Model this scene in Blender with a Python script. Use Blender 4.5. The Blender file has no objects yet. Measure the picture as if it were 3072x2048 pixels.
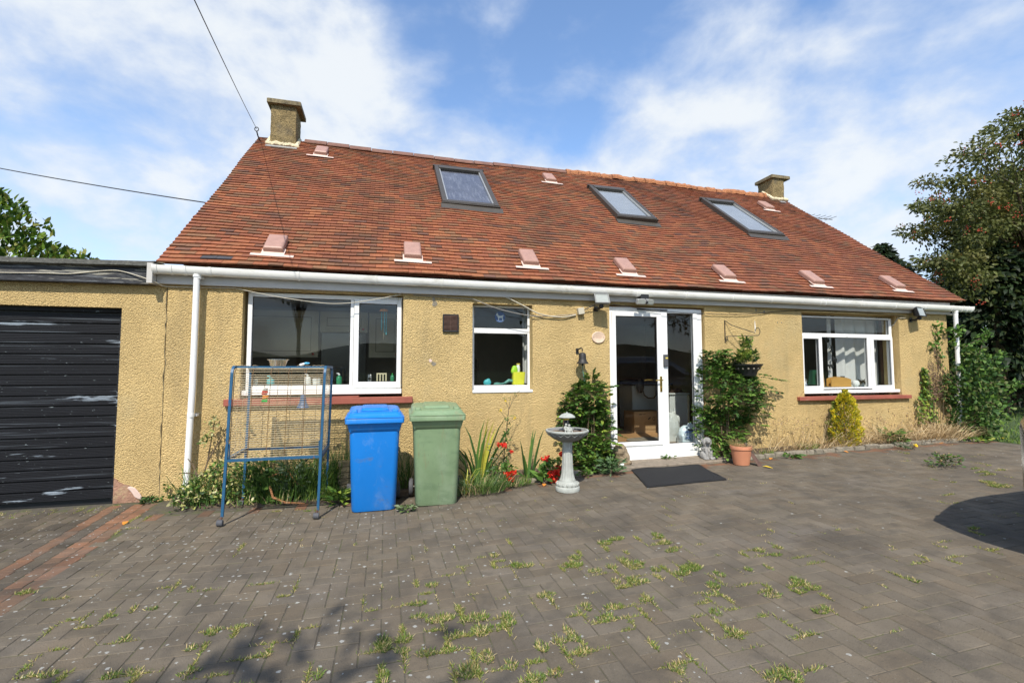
import bpy, math, random
import numpy as np
from mathutils import Vector, Matrix
rng = np.random.default_rng(7)
random.seed(7)
scene = bpy.context.scene
COL = scene.collection
R_ = math.radians

# ---------------------------------------------------------------- camera
YAW, PITCH, ROLL = R_(-14.95), R_(3.4326), R_(-0.079)
cam_d = bpy.data.cameras.new('camera')
cam_d.sensor_width = 36.0
cam_d.lens = 36.0 * 1422.27 / 3072.0
cam_d.clip_start, cam_d.clip_end = 0.05, 3000
cam = bpy.data.objects.new('camera', cam_d)
COL.objects.link(cam)
fwd = Vector((-math.sin(YAW) * math.cos(PITCH), math.cos(YAW) * math.cos(PITCH), math.sin(PITCH)))
r0 = fwd.cross(Vector((0, 0, 1))).normalized()
u0 = r0.cross(fwd)
rt = r0 * math.cos(ROLL) + u0 * math.sin(ROLL)
up = -r0 * math.sin(ROLL) + u0 * math.cos(ROLL)
M3 = Matrix((rt, up, -fwd)).transposed()
cam.matrix_world = Matrix.Translation((0, -6.4356, 1.5)) @ M3.to_4x4()
scene.camera = cam

# ---------------------------------------------------------------- light and sky
SUN = Vector((-0.33, -1.0, 1.22)).normalized()
sun_d = bpy.data.lights.new('sun', 'SUN')
sun_d.energy = 5.0
sun_d.angle = R_(0.5)
sun_d.color = (1.0, 0.94, 0.84)
sun = bpy.data.objects.new('sun', sun_d)
sun.rotation_euler = SUN.to_track_quat('Z', 'Y').to_euler()
sun.location = (-6, -20, 24)
COL.objects.link(sun)

world = bpy.data.worlds.new('World')
scene.world = world
world.use_nodes = True
wn, wl = world.node_tree.nodes, world.node_tree.links
wn.clear()
def W(t, **kw):
    n = wn.new(t)
    for k, v in kw.items(): setattr(n, k, v)
    return n
def wmath(op, a, b=None, clamp=False):
    n = W('ShaderNodeMath', operation=op, use_clamp=clamp)
    for i, x in enumerate((a, b)):
        if x is None: continue
        if isinstance(x, (int, float)): n.inputs[i].default_value = x
        else: wl.new(x, n.inputs[i])
    return n.outputs[0]
def wrange(v, a, b):
    n = W('ShaderNodeMapRange', interpolation_type='SMOOTHSTEP')
    wl.new(v, n.inputs['Value']); n.inputs['From Min'].default_value = a; n.inputs['From Max'].default_value = b
    return n.outputs['Result']
sky = W('ShaderNodeTexSky', sky_type='NISHITA', sun_disc=False)
sky.sun_elevation = math.asin(SUN.z)
sky.sun_rotation = math.atan2(SUN.x, SUN.y)
sky.air_density, sky.dust_density, sky.ozone_density = 1.0, 0.6, 2.5
tc = W('ShaderNodeTexCoord')
hs = W('ShaderNodeHueSaturation')
hs.inputs['Saturation'].default_value = 1.04
hs.inputs['Value'].default_value = 1.7
wl.new(sky.outputs[0], hs.inputs['Color'])
bg1 = W('ShaderNodeBackground'); bg1.inputs['Strength'].default_value = 0.145
wl.new(hs.outputs[0], bg1.inputs['Color'])
# clouds: noise on the sky direction, gathered into banks in given directions
nrm = W('ShaderNodeVectorMath', operation='NORMALIZE'); wl.new(tc.outputs['Generated'], nrm.inputs[0])
bank = None
for d, ro, ri, wgt in (((-.47, .80, .36), 30, 12, 1.0), ((-.24, .87, .42), 20, 8, 1.0), ((-.5, .75, .43), 20, 6, .75),
                       ((-.05, .91, .36), 15, 4, .72), ((.16, .92, .33), 13, 3, .55), ((.33, .88, .30), 12, 3, .6), ((.53, .77, .33), 15, 5, 1.0), ((.66, .69, .30), 17, 6, 1.0), ((.74, .60, .28), 18, 7, 1.0),
                       ((.78, .46, .44), 22, 6, .62), ((.64, .62, .46), 12, 3, .62), ((.80, .55, .20), 30, 10, .9), ((.30, .88, .34), 9, 2, .6),
                       ((-.3, .72, .60), 12, 3, .5), ((.3, -.9, .3), 70, 25, .7), ((-.9, .1, .3), 40, 15, .8)):
    dv = Vector(d).normalized()
    dot = W('ShaderNodeVectorMath', operation='DOT_PRODUCT')
    wl.new(nrm.outputs[0], dot.inputs[0]); dot.inputs[1].default_value = dv
    m = wmath('MULTIPLY', wrange(dot.outputs['Value'], math.cos(R_(ro)), math.cos(R_(ri))), wgt)
    bank = m if bank is None else wmath('MAXIMUM', bank, m)
mp = W('ShaderNodeMapping'); mp.inputs['Scale'].default_value = (1.0, 1.0, 1.6)
wl.new(nrm.outputs[0], mp.inputs['Vector'])
n1 = W('ShaderNodeTexNoise'); n1.inputs['Scale'].default_value = 5.2; n1.inputs['Detail'].default_value = 8; n1.inputs['Roughness'].default_value = 0.54; n1.inputs['Distortion'].default_value = 0.15
wl.new(mp.outputs[0], n1.inputs['Vector'])
n2 = W('ShaderNodeTexNoise'); n2.inputs['Scale'].default_value = 11; n2.inputs['Detail'].default_value = 6; n2.inputs['Roughness'].default_value = 0.6
wl.new(mp.outputs[0], n2.inputs['Vector'])
dens = wmath('ADD', wmath('ADD', wmath('MULTIPLY', n1.outputs['Fac'], 1.5), wmath('MULTIPLY', bank, 0.40)), wmath('MULTIPLY', n2.outputs['Fac'], 0.22))
cov = wmath('MULTIPLY', wrange(dens, 0.78, 1.40), 0.93)
cr = W('ShaderNodeMixRGB'); cr.inputs['Color1'].default_value = (0.72, 0.81, 0.96, 1); cr.inputs['Color2'].default_value = (0.93, 0.97, 1.0, 1)
wl.new(wrange(dens, 1.05, 1.45), cr.inputs['Fac'])
bg2 = W('ShaderNodeBackground'); bg2.inputs['Strength'].default_value = 0.92
wl.new(cr.outputs[0], bg2.inputs['Color'])
mixw = W('ShaderNodeMixShader')
wl.new(cov, mixw.inputs['Fac']); wl.new(bg1.outputs[0], mixw.inputs[1]); wl.new(bg2.outputs[0], mixw.inputs[2])
out = W('ShaderNodeOutputWorld'); wl.new(mixw.outputs[0], out.inputs['Surface'])

scene.view_settings.view_transform = 'Standard'
scene.view_settings.look = 'None'
scene.view_settings.exposure = 0.1
scene.view_settings.gamma = 1.0
scene.render.engine = 'CYCLES'
scene.cycles.max_bounces = 8
scene.cycles.transparent_max_bounces = 12
scene.cycles.use_denoising = True

# ---------------------------------------------------------------- materials
def pbr(name, col, rough=0.6, metal=0.0, var=0.12, vscale=6.0, bump=0.0, bscale=60.0, bdist=0.01, tint=False,
        stains=(), spec=0.5, transl=0.0, coat=0.0, stretch=(1, 1, 1), bump2=None, sheen=0.0):
    """Procedural material: base colour (times the mesh's tint), mottled by noise, with stains of their own shape and bump.
    stains: (colour, scale, low, high, stretch xyz, amount)"""
    m = bpy.data.materials.new(name); m.use_nodes = True
    nt = m.node_tree; N, Lk = nt.nodes, nt.links
    b = N['Principled BSDF']
    t = N.new('ShaderNodeTexCoord')
    def noise(scale, detail=4, st=(1, 1, 1), rough_=.55, dist=0.0):
        mpn = N.new('ShaderNodeMapping'); mpn.inputs['Scale'].default_value = st
        Lk.new(t.outputs['Object'], mpn.inputs['Vector'])
        n = N.new('ShaderNodeTexNoise'); n.inputs['Scale'].default_value = scale; n.inputs['Detail'].default_value = detail
        n.inputs['Roughness'].default_value = rough_; n.inputs['Distortion'].default_value = dist
        Lk.new(mpn.outputs[0], n.inputs['Vector']); return n.outputs['Fac']
    def rng_(v, a, c, o0=0.0, o1=1.0):
        r = N.new('ShaderNodeMapRange'); Lk.new(v, r.inputs['Value'])
        r.inputs['From Min'].default_value = a; r.inputs['From Max'].default_value = c
        r.inputs['To Min'].default_value = o0; r.inputs['To Max'].default_value = o1
        return r.outputs['Result']
    def mix(f, c1, c2, mode='MIX'):
        x = N.new('ShaderNodeMixRGB'); x.blend_type = mode
        for s, v in (('Fac', f), ('Color1', c1), ('Color2', c2)):
            if isinstance(v, (int, float)): x.inputs[s].default_value = v
            elif isinstance(v, tuple): x.inputs[s].default_value = (*v, 1) if len(v) == 3 else v
            else: Lk.new(v, x.inputs[s])
        return x.outputs[0]
    c = N.new('ShaderNodeRGB'); c.outputs[0].default_value = (*col, 1); cs = c.outputs[0]
    if tint:
        a = N.new('ShaderNodeVertexColor'); a.layer_name = 'tint'
        cs = mix(1.0, cs, a.outputs['Color'], 'MULTIPLY')
    if var > 0:
        v = rng_(noise(vscale, 5, stretch), .25, .75, 1 - var, 1 + var)
        g = N.new('ShaderNodeCombineColor')
        for k in range(3): Lk.new(v, g.inputs[k])
        cs = mix(1.0, cs, g.outputs[0], 'MULTIPLY')
    for st in stains:
        scol, sc, lo, hi, sxyz, amt = st
        f = rng_(noise(sc, 6, sxyz, .62, .3), lo, hi, 0, amt)
        cs = mix(f, cs, tuple(scol))
    Lk.new(cs, b.inputs['Base Color'])
    b.inputs['Roughness'].default_value = rough; b.inputs['Metallic'].default_value = metal
    b.inputs['Specular IOR Level'].default_value = spec
    if coat: b.inputs['Coat Weight'].default_value = coat; b.inputs['Coat Roughness'].default_value = .08
    if bump:
        h = noise(bscale, 3, (1, 1, 1), .6, .6)
        if bump2:
            vo = N.new('ShaderNodeTexVoronoi'); vo.inputs['Scale'].default_value = bump2
            Lk.new(t.outputs['Object'], vo.inputs['Vector'])
            h2 = N.new('ShaderNodeMath'); h2.operation = 'ADD'; Lk.new(h, h2.inputs[0]); Lk.new(vo.outputs['Distance'], h2.inputs[1]); h = h2.outputs[0]
        bp = N.new('ShaderNodeBump'); bp.inputs['Strength'].default_value = bump; bp.inputs['Distance'].default_value = bdist
        Lk.new(h, bp.inputs['Height']); Lk.new(bp.outputs[0], b.inputs['Normal'])
    if transl:
        tr = N.new('ShaderNodeBsdfTranslucent'); Lk.new(cs, tr.inputs['Color'])
        ms = N.new('ShaderNodeMixShader'); ms.inputs['Fac'].default_value = transl
        Lk.new(b.outputs[0], ms.inputs[1]); Lk.new(tr.outputs[0], ms.inputs[2])
        Lk.new(ms.outputs[0], N['Material Output'].inputs['Surface'])
    return m

def glass_mat(name, tint=(.80, .84, .83), ior=1.5, rough=0.0):
    m = bpy.data.materials.new(name); m.use_nodes = True
    nt = m.node_tree; N, Lk = nt.nodes, nt.links
    N.remove(N['Principled BSDF'])
    f = N.new('ShaderNodeFresnel'); ge = N.new('ShaderNodeNewGeometry'); mr = N.new('ShaderNodeMapRange')   # a thin pane: the same reflectance from either side
    mr.inputs['To Min'].default_value = ior; mr.inputs['To Max'].default_value = 1 / ior
    Lk.new(ge.outputs['Backfacing'], mr.inputs['Value']); Lk.new(mr.outputs[0], f.inputs['IOR'])
    tr = N.new('ShaderNodeBsdfTransparent'); tr.inputs['Color'].default_value = (*tint, 1)
    gl = N.new('ShaderNodeBsdfGlossy'); gl.inputs['Roughness'].default_value = rough
    ms = N.new('ShaderNodeMixShader')
    Lk.new(f.outputs[0], ms.inputs[0]); Lk.new(tr.outputs[0], ms.inputs[1]); Lk.new(gl.outputs[0], ms.inputs[2])
    Lk.new(ms.outputs[0], N['Material Output'].inputs['Surface'])
    return m

def wall_mat():
    m = pbr('pebble_dash_render', (.79, .575, .262), .95, var=.14, vscale=2.2, bump=0, spec=.15,
            stains=(((.70, .56, .30), 1.3, .56, .72, (1, 1, 1), .5), ((.42, .32, .17), 2.6, .54, .74, (1, 1, .22), .5), ((.30, .25, .17), 55, .66, .78, (1, 1, 1), .55)))
    N, Lk = m.node_tree.nodes, m.node_tree.links
    b = N['Principled BSDF']; t = N.new('ShaderNodeTexCoord')
    mp_ = N.new('ShaderNodeMapping'); mp_.inputs['Rotation'].default_value = (0, R_(28), 0); mp_.inputs['Scale'].default_value = (.62, 1, 1.15)
    Lk.new(t.outputs['Object'], mp_.inputs['Vector'])
    n = N.new('ShaderNodeTexNoise'); n.inputs['Scale'].default_value = 62; n.inputs['Detail'].default_value = 6; n.inputs['Roughness'].default_value = .68; n.inputs['Distortion'].default_value = .35
    Lk.new(mp_.outputs[0], n.inputs['Vector'])
    v = N.new('ShaderNodeTexVoronoi'); v.inputs['Scale'].default_value = 95; v.feature = 'F1'
    Lk.new(mp_.outputs[0], v.inputs['Vector'])
    s = N.new('ShaderNodeMath'); s.operation = 'MULTIPLY_ADD'; s.inputs[1].default_value = -.8
    Lk.new(v.outputs['Distance'], s.inputs[0]); Lk.new(n.outputs['Fac'], s.inputs[2])
    bp = N.new('ShaderNodeBump'); bp.inputs['Strength'].default_value = 1.0; bp.inputs['Distance'].default_value = .036
    Lk.new(s.outputs[0], bp.inputs['Height']); Lk.new(bp.outputs[0], b.inputs['Normal'])
    return m

MAT = {}
MAT['render'] = wall_mat()
MAT['chimney_render'] = pbr('weathered_chimney_render', (.28, .21, .105), .95, var=.35, vscale=9, bump=1, bscale=48, bdist=.03, spec=.1,
                            stains=(((.10, .085, .05), 30, .50, .62, (1, 1, 1), .8), ((.13, .12, .10), 3, .52, .7, (1, 1, 1), .6)))
MAT['cap_stone'] = pbr('weathered_cap_concrete', (.20, .16, .09), .95, var=.4, vscale=14, bump=.7, bscale=60, stains=(((.07, .06, .04), 9, .5, .66, (1, 1, 1), .8), ((.35, .31, .18), 25, .62, .7, (1, 1, 1), .6)))
MAT['mortar'] = pbr('cream_mortar', (.66, .57, .38), .95, var=.2, vscale=20, bump=.6, bscale=50, bdist=.02)
MAT['tile'] = pbr('clay_roof_tile', (1, 1, 1), .78, var=.22, vscale=28, bump=.35, bscale=90, bdist=.004, tint=True, spec=.35,
                  stains=(((.07, .042, .028), 1.0, .47, .72, (1, 1, 1), .55), ((.05, .035, .03), 40, .60, .74, (1, 1, 1), .55)))
MAT['ridge_dark'] = pbr('dark_ridge_tile', (.17, .085, .06), .85, var=.3, vscale=10, bump=.4, bscale=40)
MAT['ridge_orange'] = pbr('crumbling_orange_ridge', (.40, .165, .07), .95, var=.35, vscale=9, bump=1, bscale=26, bdist=.03, stains=(((.16, .07, .04), 9, .52, .66, (1, 1, 1), .8),))
MAT['vent_cap'] = pbr('pink_plastic_vent', (.37, .215, .165), .45, var=.1, vscale=12, stains=(((.20, .09, .06), 14, .62, .75, (1, 1, 1), .5),))
MAT['vent_flash'] = pbr('pale_pink_flashing', (.62, .47, .40), .7, var=.1, vscale=10)
MAT['upvc'] = pbr('white_upvc', (.80, .80, .78), .35, var=.04, vscale=5, stains=(((.42, .38, .30), 7, .66, .8, (1, 1, 1), .35),))
MAT['gutter'] = pbr('grubby_white_gutter', (.84, .83, .78), .4, var=.08, vscale=4, stains=(((.36, .32, .22), 9, .55, .75, (.35, 1, 1), .5),))
MAT['fascia'] = pbr('off_white_fascia', (.50, .48, .45), .55, var=.08, vscale=3, stains=(((.30, .28, .23), 6, .6, .75, (.3, 1, 1), .35),))
MAT['red_sill'] = pbr('red_painted_sill', (.30, .085, .055), .75, var=.18, vscale=7, bump=.3, bscale=40, stains=(((.42, .27, .20), 12, .62, .72, (.5, 1, 1), .6), ((.10, .05, .04), 18, .62, .74, (1, 1, 1), .6)))
MAT['dark_frame'] = pbr('dark_brown_aluminium', (.060, .052, .042), .5, var=.12, vscale=8)
MAT['steel_trim'] = pbr('pale_steel_trim', (.62, .60, .54), .35, metal=.7, var=.05)
MAT['glass'] = glass_mat('window_glass', (.88, .90, .89), 1.6)
MAT['skylight_glass'] = glass_mat('skylight_glass', (.75, .78, .80), 1.7)
MAT['blind'] = pbr('grey_blind', (.42, .43, .45), .9, var=.08, vscale=3)
MAT['net'] = pbr('lace_on_dark_room', (.16, .16, .20), .9, var=.25, vscale=5, stains=(((.62, .62, .66), 11, .50, .72, (2.2, .25, .25), .35),))  # dark base paints the unlit room behind; the pale streaks are the lace
MAT['black_plastic'] = pbr('black_plastic', (.018, .018, .02), .45, var=.15, vscale=9)
MAT['grey_metal'] = pbr('grey_cast_metal', (.20, .20, .19), .55, var=.15, vscale=20)
MAT['lamp_glass'] = pbr('dusty_lamp_glass', (.34, .36, .33), .18, var=.1, vscale=30)
MAT['white_mesh'] = pbr('chrome_reflector', (.66, .66, .64), .3, metal=.6, var=.1)
MAT['brass'] = pbr('brass', (.62, .42, .10), .28, metal=1, var=.08)
MAT['garage_wood'] = pbr('black_weathered_boards', (.009, .0095, .012), .62, spec=.3, var=.25, vscale=6, bump=.35, bscale=60, bdist=.004, stretch=(.15, 1, 3),
                         stains=(((.30, .35, .40), 1.5, .630, .655, (.35, 1, 4.2), .8), ((.12, .14, .16), 5, .59, .68, (.10, 1, 7), .6), ((.40, .47, .48), 30, .66, .70, (.5, 1, 2.0), .8)))
MAT['fascia_wood'] = pbr('peeling_black_fascia', (.020, .021, .026), .7, var=.3, vscale=7, bump=.6, bscale=30, bdist=.01, stretch=(.2, 1, 3),
                         stains=(((.33, .31, .25), 4.5, .54, .59, (.34, 1, 4.5), .85), ((.14, .15, .16), 12, .54, .62, (.2, 1, 3), .8)))
MAT['bitumen'] = pbr('mossy_bitumen_edge', (.085, .085, .075), .95, var=.4, vscale=22, bump=.8, bscale=70, stains=(((.17, .17, .14), 18, .55, .68, (1, 1, 1), .7),))
MAT['brick'] = pbr('old_exposed_brick', (.32, .18, .12), .95, var=.3, vscale=9, bump=.8, bscale=30, bdist=.02, stains=(((.46, .36, .20), 7, .5, .62, (1, 1, 1), .8), ((.55, .45, .38), 14, .6, .7, (1, 1, 1), .6)))
MAT['paver'] = pbr('concrete_block_paver', (.147, .123, .091), .95, var=.2, vscale=3.6, bump=.8, bscale=120, bdist=.006, tint=True, spec=.2,
                   stains=(((.062, .054, .046), 1.1, .50, .70, (1, 1, 1), .65), ((.175, .152, .126), 2.0, .54, .74, (.5, 1, 1), .6), ((.05, .045, .04), 120, .58, .66, (1, 1, 1), .55), ((.25, .23, .20), 95, .63, .70, (1, 1, 1), .55), ((.075, .066, .054), 5, .50, .66, (1, 1, 1), .5)))
MAT['joint'] = pbr('mossy_joint_soil', (.085, .073, .055), .95, var=.4, vscale=18, bump=.6, bscale=60, stains=(((.085, .095, .025), 7, .48, .62, (1, 1, 1), .7),))
MAT['soil'] = pbr('dry_bed_soil', (.11, .082, .055), .98, var=.4, vscale=18, bump=1, bscale=45, bdist=.03)
MAT['kerb'] = pbr('grey_kerb_stone', (.24, .21, .16), .95, var=.3, vscale=16, bump=.8, bscale=45, bdist=.01, stains=(((.10, .09, .06), 7, .55, .7, (1, 1, 1), .7),))
MAT['concrete'] = pbr('gritty_step_concrete', (.25, .205, .155), .95, var=.25, vscale=14, bump=.9, bscale=110, bdist=.01, stains=(((.11, .09, .06), 9, .55, .7, (1, 1, 1), .7),))
MAT['grass_ground'] = pbr('lawn_turf', (.045, .075, .018), .95, var=.35, vscale=3, bump=.5, bscale=30, bdist=.03)
MAT['blade'] = pbr('grass_blade', (1, 1, 1), .6, var=.15, vscale=30, tint=True, transl=.25)
MAT['leaf'] = pbr('plant_leaf', (1, 1, 1), .55, var=.15, vscale=20, tint=True, transl=.22, spec=.3)
MAT['bark'] = pbr('bark', (.12, .085, .05), .95, var=.3, vscale=18, bump=.8, bscale=40)
MAT['petal'] = pbr('red_petal', (.72, .03, .012), .6, var=.15, vscale=30, transl=.2)
MAT['blue_metal'] = pbr('blue_painted_steel', (.018, .092, .185), .42, var=.12, vscale=14, stains=(((.20, .085, .035), 11, .64, .70, (1, 1, 1), .85),))
MAT['wire'] = pbr('brassy_wire', (.78, .64, .42), .34, tint=True, metal=.5, var=.2, vscale=30, stains=(((.16, .08, .04), 20, .6, .7, (1, 1, 1), .7),))
MAT['steel'] = pbr('polished_steel', (.72, .72, .72), .24, metal=1, var=.04)
MAT['rubber'] = pbr('grey_rubber', (.07, .072, .08), .7, var=.15)
MAT['blue_bin'] = pbr('blue_bin_plastic', (.006, .185, .60), .42, var=.05, vscale=3, stains=(((.06, .22, .58), 2.2, .5, .7, (1, 1, .6), .5), ((.20, .33, .56), 9, .56, .72, (1, 1, .6), .3), ((.12, .15, .20), 9, .60, .72, (.6, 1, .8), .55)))
MAT['green_bin'] = pbr('faded_green_bin_plastic', (.19, .275, .15), .5, var=.10, vscale=3.5, stains=(((.31, .39, .27), 2.4, .48, .7, (1, 1, .6), .6), ((.10, .17, .09), 4, .52, .70, (1, 1, 2.4), .5), ((.24, .16, .08), 7, .58, .72, (2.2, 1, .35), .6), ((.12, .16, .10), 40, .60, .70, (1.5, 1, .5), .5)))
MAT['stone_grey'] = pbr('pale_cast_stone', (.37, .385, .35), .85, var=.16, vscale=14, bump=.4, bscale=70, stains=(((.22, .23, .20), 12, .55, .7, (1, 1, .5), .5),))
MAT['stone_dark'] = pbr('dark_cast_stone', (.20, .20, .19), .85, var=.2, vscale=14, bump=.4, bscale=70)
MAT['statue'] = pbr('lichened_grey_statue', (.27, .265, .25), .92, var=.3, vscale=22, bump=.9, bscale=55, bdist=.012, stains=(((.50, .48, .44), 14, .54, .64, (1, 1, 1), .7), ((.10, .10, .09), 10, .56, .68, (1, 1, 1), .7)))
MAT['brown_stone'] = pbr('brown_pitted_stone', (.32, .245, .155), .95, var=.3, vscale=16, bump=1, bscale=40, bdist=.02, stains=(((.12, .085, .05), 12, .54, .66, (1, 1, 1), .7),))
MAT['water'] = pbr('rusty_bath_water', (.16, .075, .03), .12, var=.4, vscale=20)
MAT['solar'] = pbr('solar_panel', (.03, .035, .05), .2, var=.1)
MAT['terracotta'] = pbr('terracotta', (.52, .215, .115), .8, var=.1, vscale=8, bump=.15, bscale=60, stains=(((.62, .38, .26), 5, .58, .75, (1, 1, 1), .5),))
MAT['rust'] = pbr('rusty_steel', (.10, .055, .04), .8, var=.35, vscale=25, bump=.4, bscale=60)
MAT['mat_rubber'] = pbr('black_bristle_mat', (.014, .014, .015), .9, var=.35, vscale=60, bump=1, bscale=220, bdist=.01)
MAT['iron'] = pbr('black_iron', (.020, .019, .018), .55, var=.2, vscale=20)
MAT['plaque'] = pbr('pale_ceramic_plaque', (.66, .49, .36), .6, var=.12, vscale=18)
MAT['plaque_line'] = pbr('faded_plaque_lettering', (.50, .33, .23), .7, var=.1)
MAT['beige_plastic'] = pbr('beige_plastic_box', (.50, .46, .36), .6, var=.1, vscale=14)
MAT['cable'] = pbr('grey_cable', (.30, .28, .25), .6, var=.1)
MAT['dark_cable'] = pbr('dark_cable', (.03, .03, .03), .6, var=.1)
MAT['interior'] = pbr('interior_wall', (.42, .36, .27), .9, var=.05)
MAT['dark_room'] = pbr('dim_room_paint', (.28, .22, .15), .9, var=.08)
MAT['ceiling'] = pbr('ceiling_paint', (.45, .42, .36), .9, var=.04)
MAT['wood_floor'] = pbr('oak_laminate', (.42, .24, .105), .45, var=.18, vscale=5, stretch=(8, .6, 1), stains=(((.26, .14, .06), 9, .56, .7, (6, .4, 1), .5),))
MAT['cabinet'] = pbr('cream_cabinet', (.40, .35, .235), .55, var=.06)
MAT['cabinet_line'] = pbr('cabinet_shadow_line', (.20, .17, .11), .7, var=.06)  # darker cream puts the shade along the door moulding into its colour
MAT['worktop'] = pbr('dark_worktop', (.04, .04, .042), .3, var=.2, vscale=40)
MAT['black_gloss'] = pbr('black_appliance', (.012, .012, .013), .15, var=.1)
MAT['white_panel'] = pbr('white_appliance', (.58, .62, .60), .4, var=.04)
MAT['curtain'] = pbr('white_curtain', (.74, .75, .73), .9, var=.06, vscale=4, transl=.25)
MAT['brown_cloth'] = pbr('brown_curtain', (.20, .085, .05), .9, var=.12)
MAT['card'] = pbr('cardboard', (.40, .26, .13), .9, var=.1, vscale=9)
MAT['ink'] = pbr('dark_print', (.03, .025, .02), .8, var=.05)
MAT['pine'] = pbr('varnished_pine', (.50, .27, .06), .4, var=.12, vscale=6, stretch=(1, 1, 5))
def plain(k, c, rough=.5, **kw): MAT[k] = pbr(k, c, rough, var=.08, vscale=14, **kw)
plain('yellow', (.66, .66, .04)); plain('lime', (.35, .62, .03)); plain('turquoise', (.06, .42, .46)); plain('bottle_green', (.03, .22, .10), .2)
plain('white_plastic', (.74, .76, .74)); plain('sky_blue', (.10, .42, .70)); plain('toy_red', (.50, .04, .03)); plain('toy_orange', (.75, .25, .02)); plain('toy_green', (.03, .40, .06)); plain('dark_green', (.015, .085, .04))
plain('toy_blue', (.07, .13, .24), .35); plain('clear_bag', (.52, .55, .52), .25); plain('bag_blue', (.02, .10, .42)); plain('bag_white', (.62, .72, .76), .3); plain('label_yellow', (.65, .52, .10)); plain('sticker_blue', (.07, .12, .24)); plain('sticker_white', (.50, .56, .55))
plain('aluminium', (.45, .45, .44), .4, metal=.6); plain('orange_leaf', (.60, .22, .03), .7); plain('yellow_leaf', (.80, .55, .03), .6); plain('flower_yellow', (.85, .62, .02)); plain('cream', (.55, .50, .33)); plain('rope_green', (.10, .28, .24))
MAT['car_paint'] = pbr('grey_bronze_car_paint', (.44, .42, .39), .2, metal=1.0, var=.03, coat=.5)
MAT['chrome'] = pbr('chrome', (.75, .75, .75), .1, metal=1, var=.02)
MAT['tyre'] = pbr('tyre', (.02, .02, .02), .85, var=.2)
MAT['car_glass'] = pbr('tinted_car_glass', (.01, .011, .012), .05, var=.02)
MAT['tail_lamp'] = pbr('red_tail_lamp', (.30, .01, .01), .15, var=.05)

def lichen(m):
    # pale lichen dots, thickest on the paving near the cage
    N, Lk = m.node_tree.nodes, m.node_tree.links; b = N['Principled BSDF']; old = b.inputs['Base Color'].links[0].from_socket
    t = N.new('ShaderNodeTexCoord'); v = N.new('ShaderNodeTexVoronoi'); v.inputs['Scale'].default_value = 25
    wn_ = N.new('ShaderNodeTexNoise'); wn_.inputs['Scale'].default_value = 55; wn_.inputs['Detail'].default_value = 3; Lk.new(t.outputs['Object'], wn_.inputs['Vector'])
    wa = N.new('ShaderNodeVectorMath'); wa.operation = 'MULTIPLY_ADD'; wa.inputs[1].default_value = (.022, .022, 0); Lk.new(wn_.outputs['Color'], wa.inputs[0]); Lk.new(t.outputs['Object'], wa.inputs[2]); Lk.new(wa.outputs[0], v.inputs['Vector'])
    sep = N.new('ShaderNodeSeparateColor'); Lk.new(v.outputs['Color'], sep.inputs[0])
    def M(op, a, c):
        n = N.new('ShaderNodeMath'); n.operation = op
        for i, x in enumerate((a, c)):
            if isinstance(x, (int, float)): n.inputs[i].default_value = x
            else: Lk.new(x, n.inputs[i])
        return n.outputs[0]
    sz = M('MULTIPLY', M('POWER', sep.outputs[0], 2.4), .33)
    sx = N.new('ShaderNodeSeparateXYZ'); Lk.new(t.outputs['Object'], sx.inputs[0])
    n = N.new('ShaderNodeTexNoise'); n.inputs['Scale'].default_value = 1.1; Lk.new(t.outputs['Object'], n.inputs['Vector'])
    r = N.new('ShaderNodeMapRange'); r.inputs['From Min'].default_value = 2.2; r.inputs['From Max'].default_value = -.8; Lk.new(M('ADD', sx.outputs[0], M('MULTIPLY', M('SUBTRACT', n.outputs['Fac'], .5), 5.0)), r.inputs['Value'])
    keep = M('LESS_THAN', sep.outputs[1], M('ADD', M('MULTIPLY', r.outputs[0], .95), .07))
    f = M('MULTIPLY', M('LESS_THAN', M('ADD', v.outputs['Distance'], M('MULTIPLY', sep.outputs[2], .03)), sz), keep)
    x = N.new('ShaderNodeMixRGB'); Lk.new(M('MULTIPLY', f, .8), x.inputs['Fac']); Lk.new(old, x.inputs['Color1']); x.inputs['Color2'].default_value = (.36, .36, .33, 1)
    Lk.new(x.outputs[0], b.inputs['Base Color'])
lichen(MAT['paver'])

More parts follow.
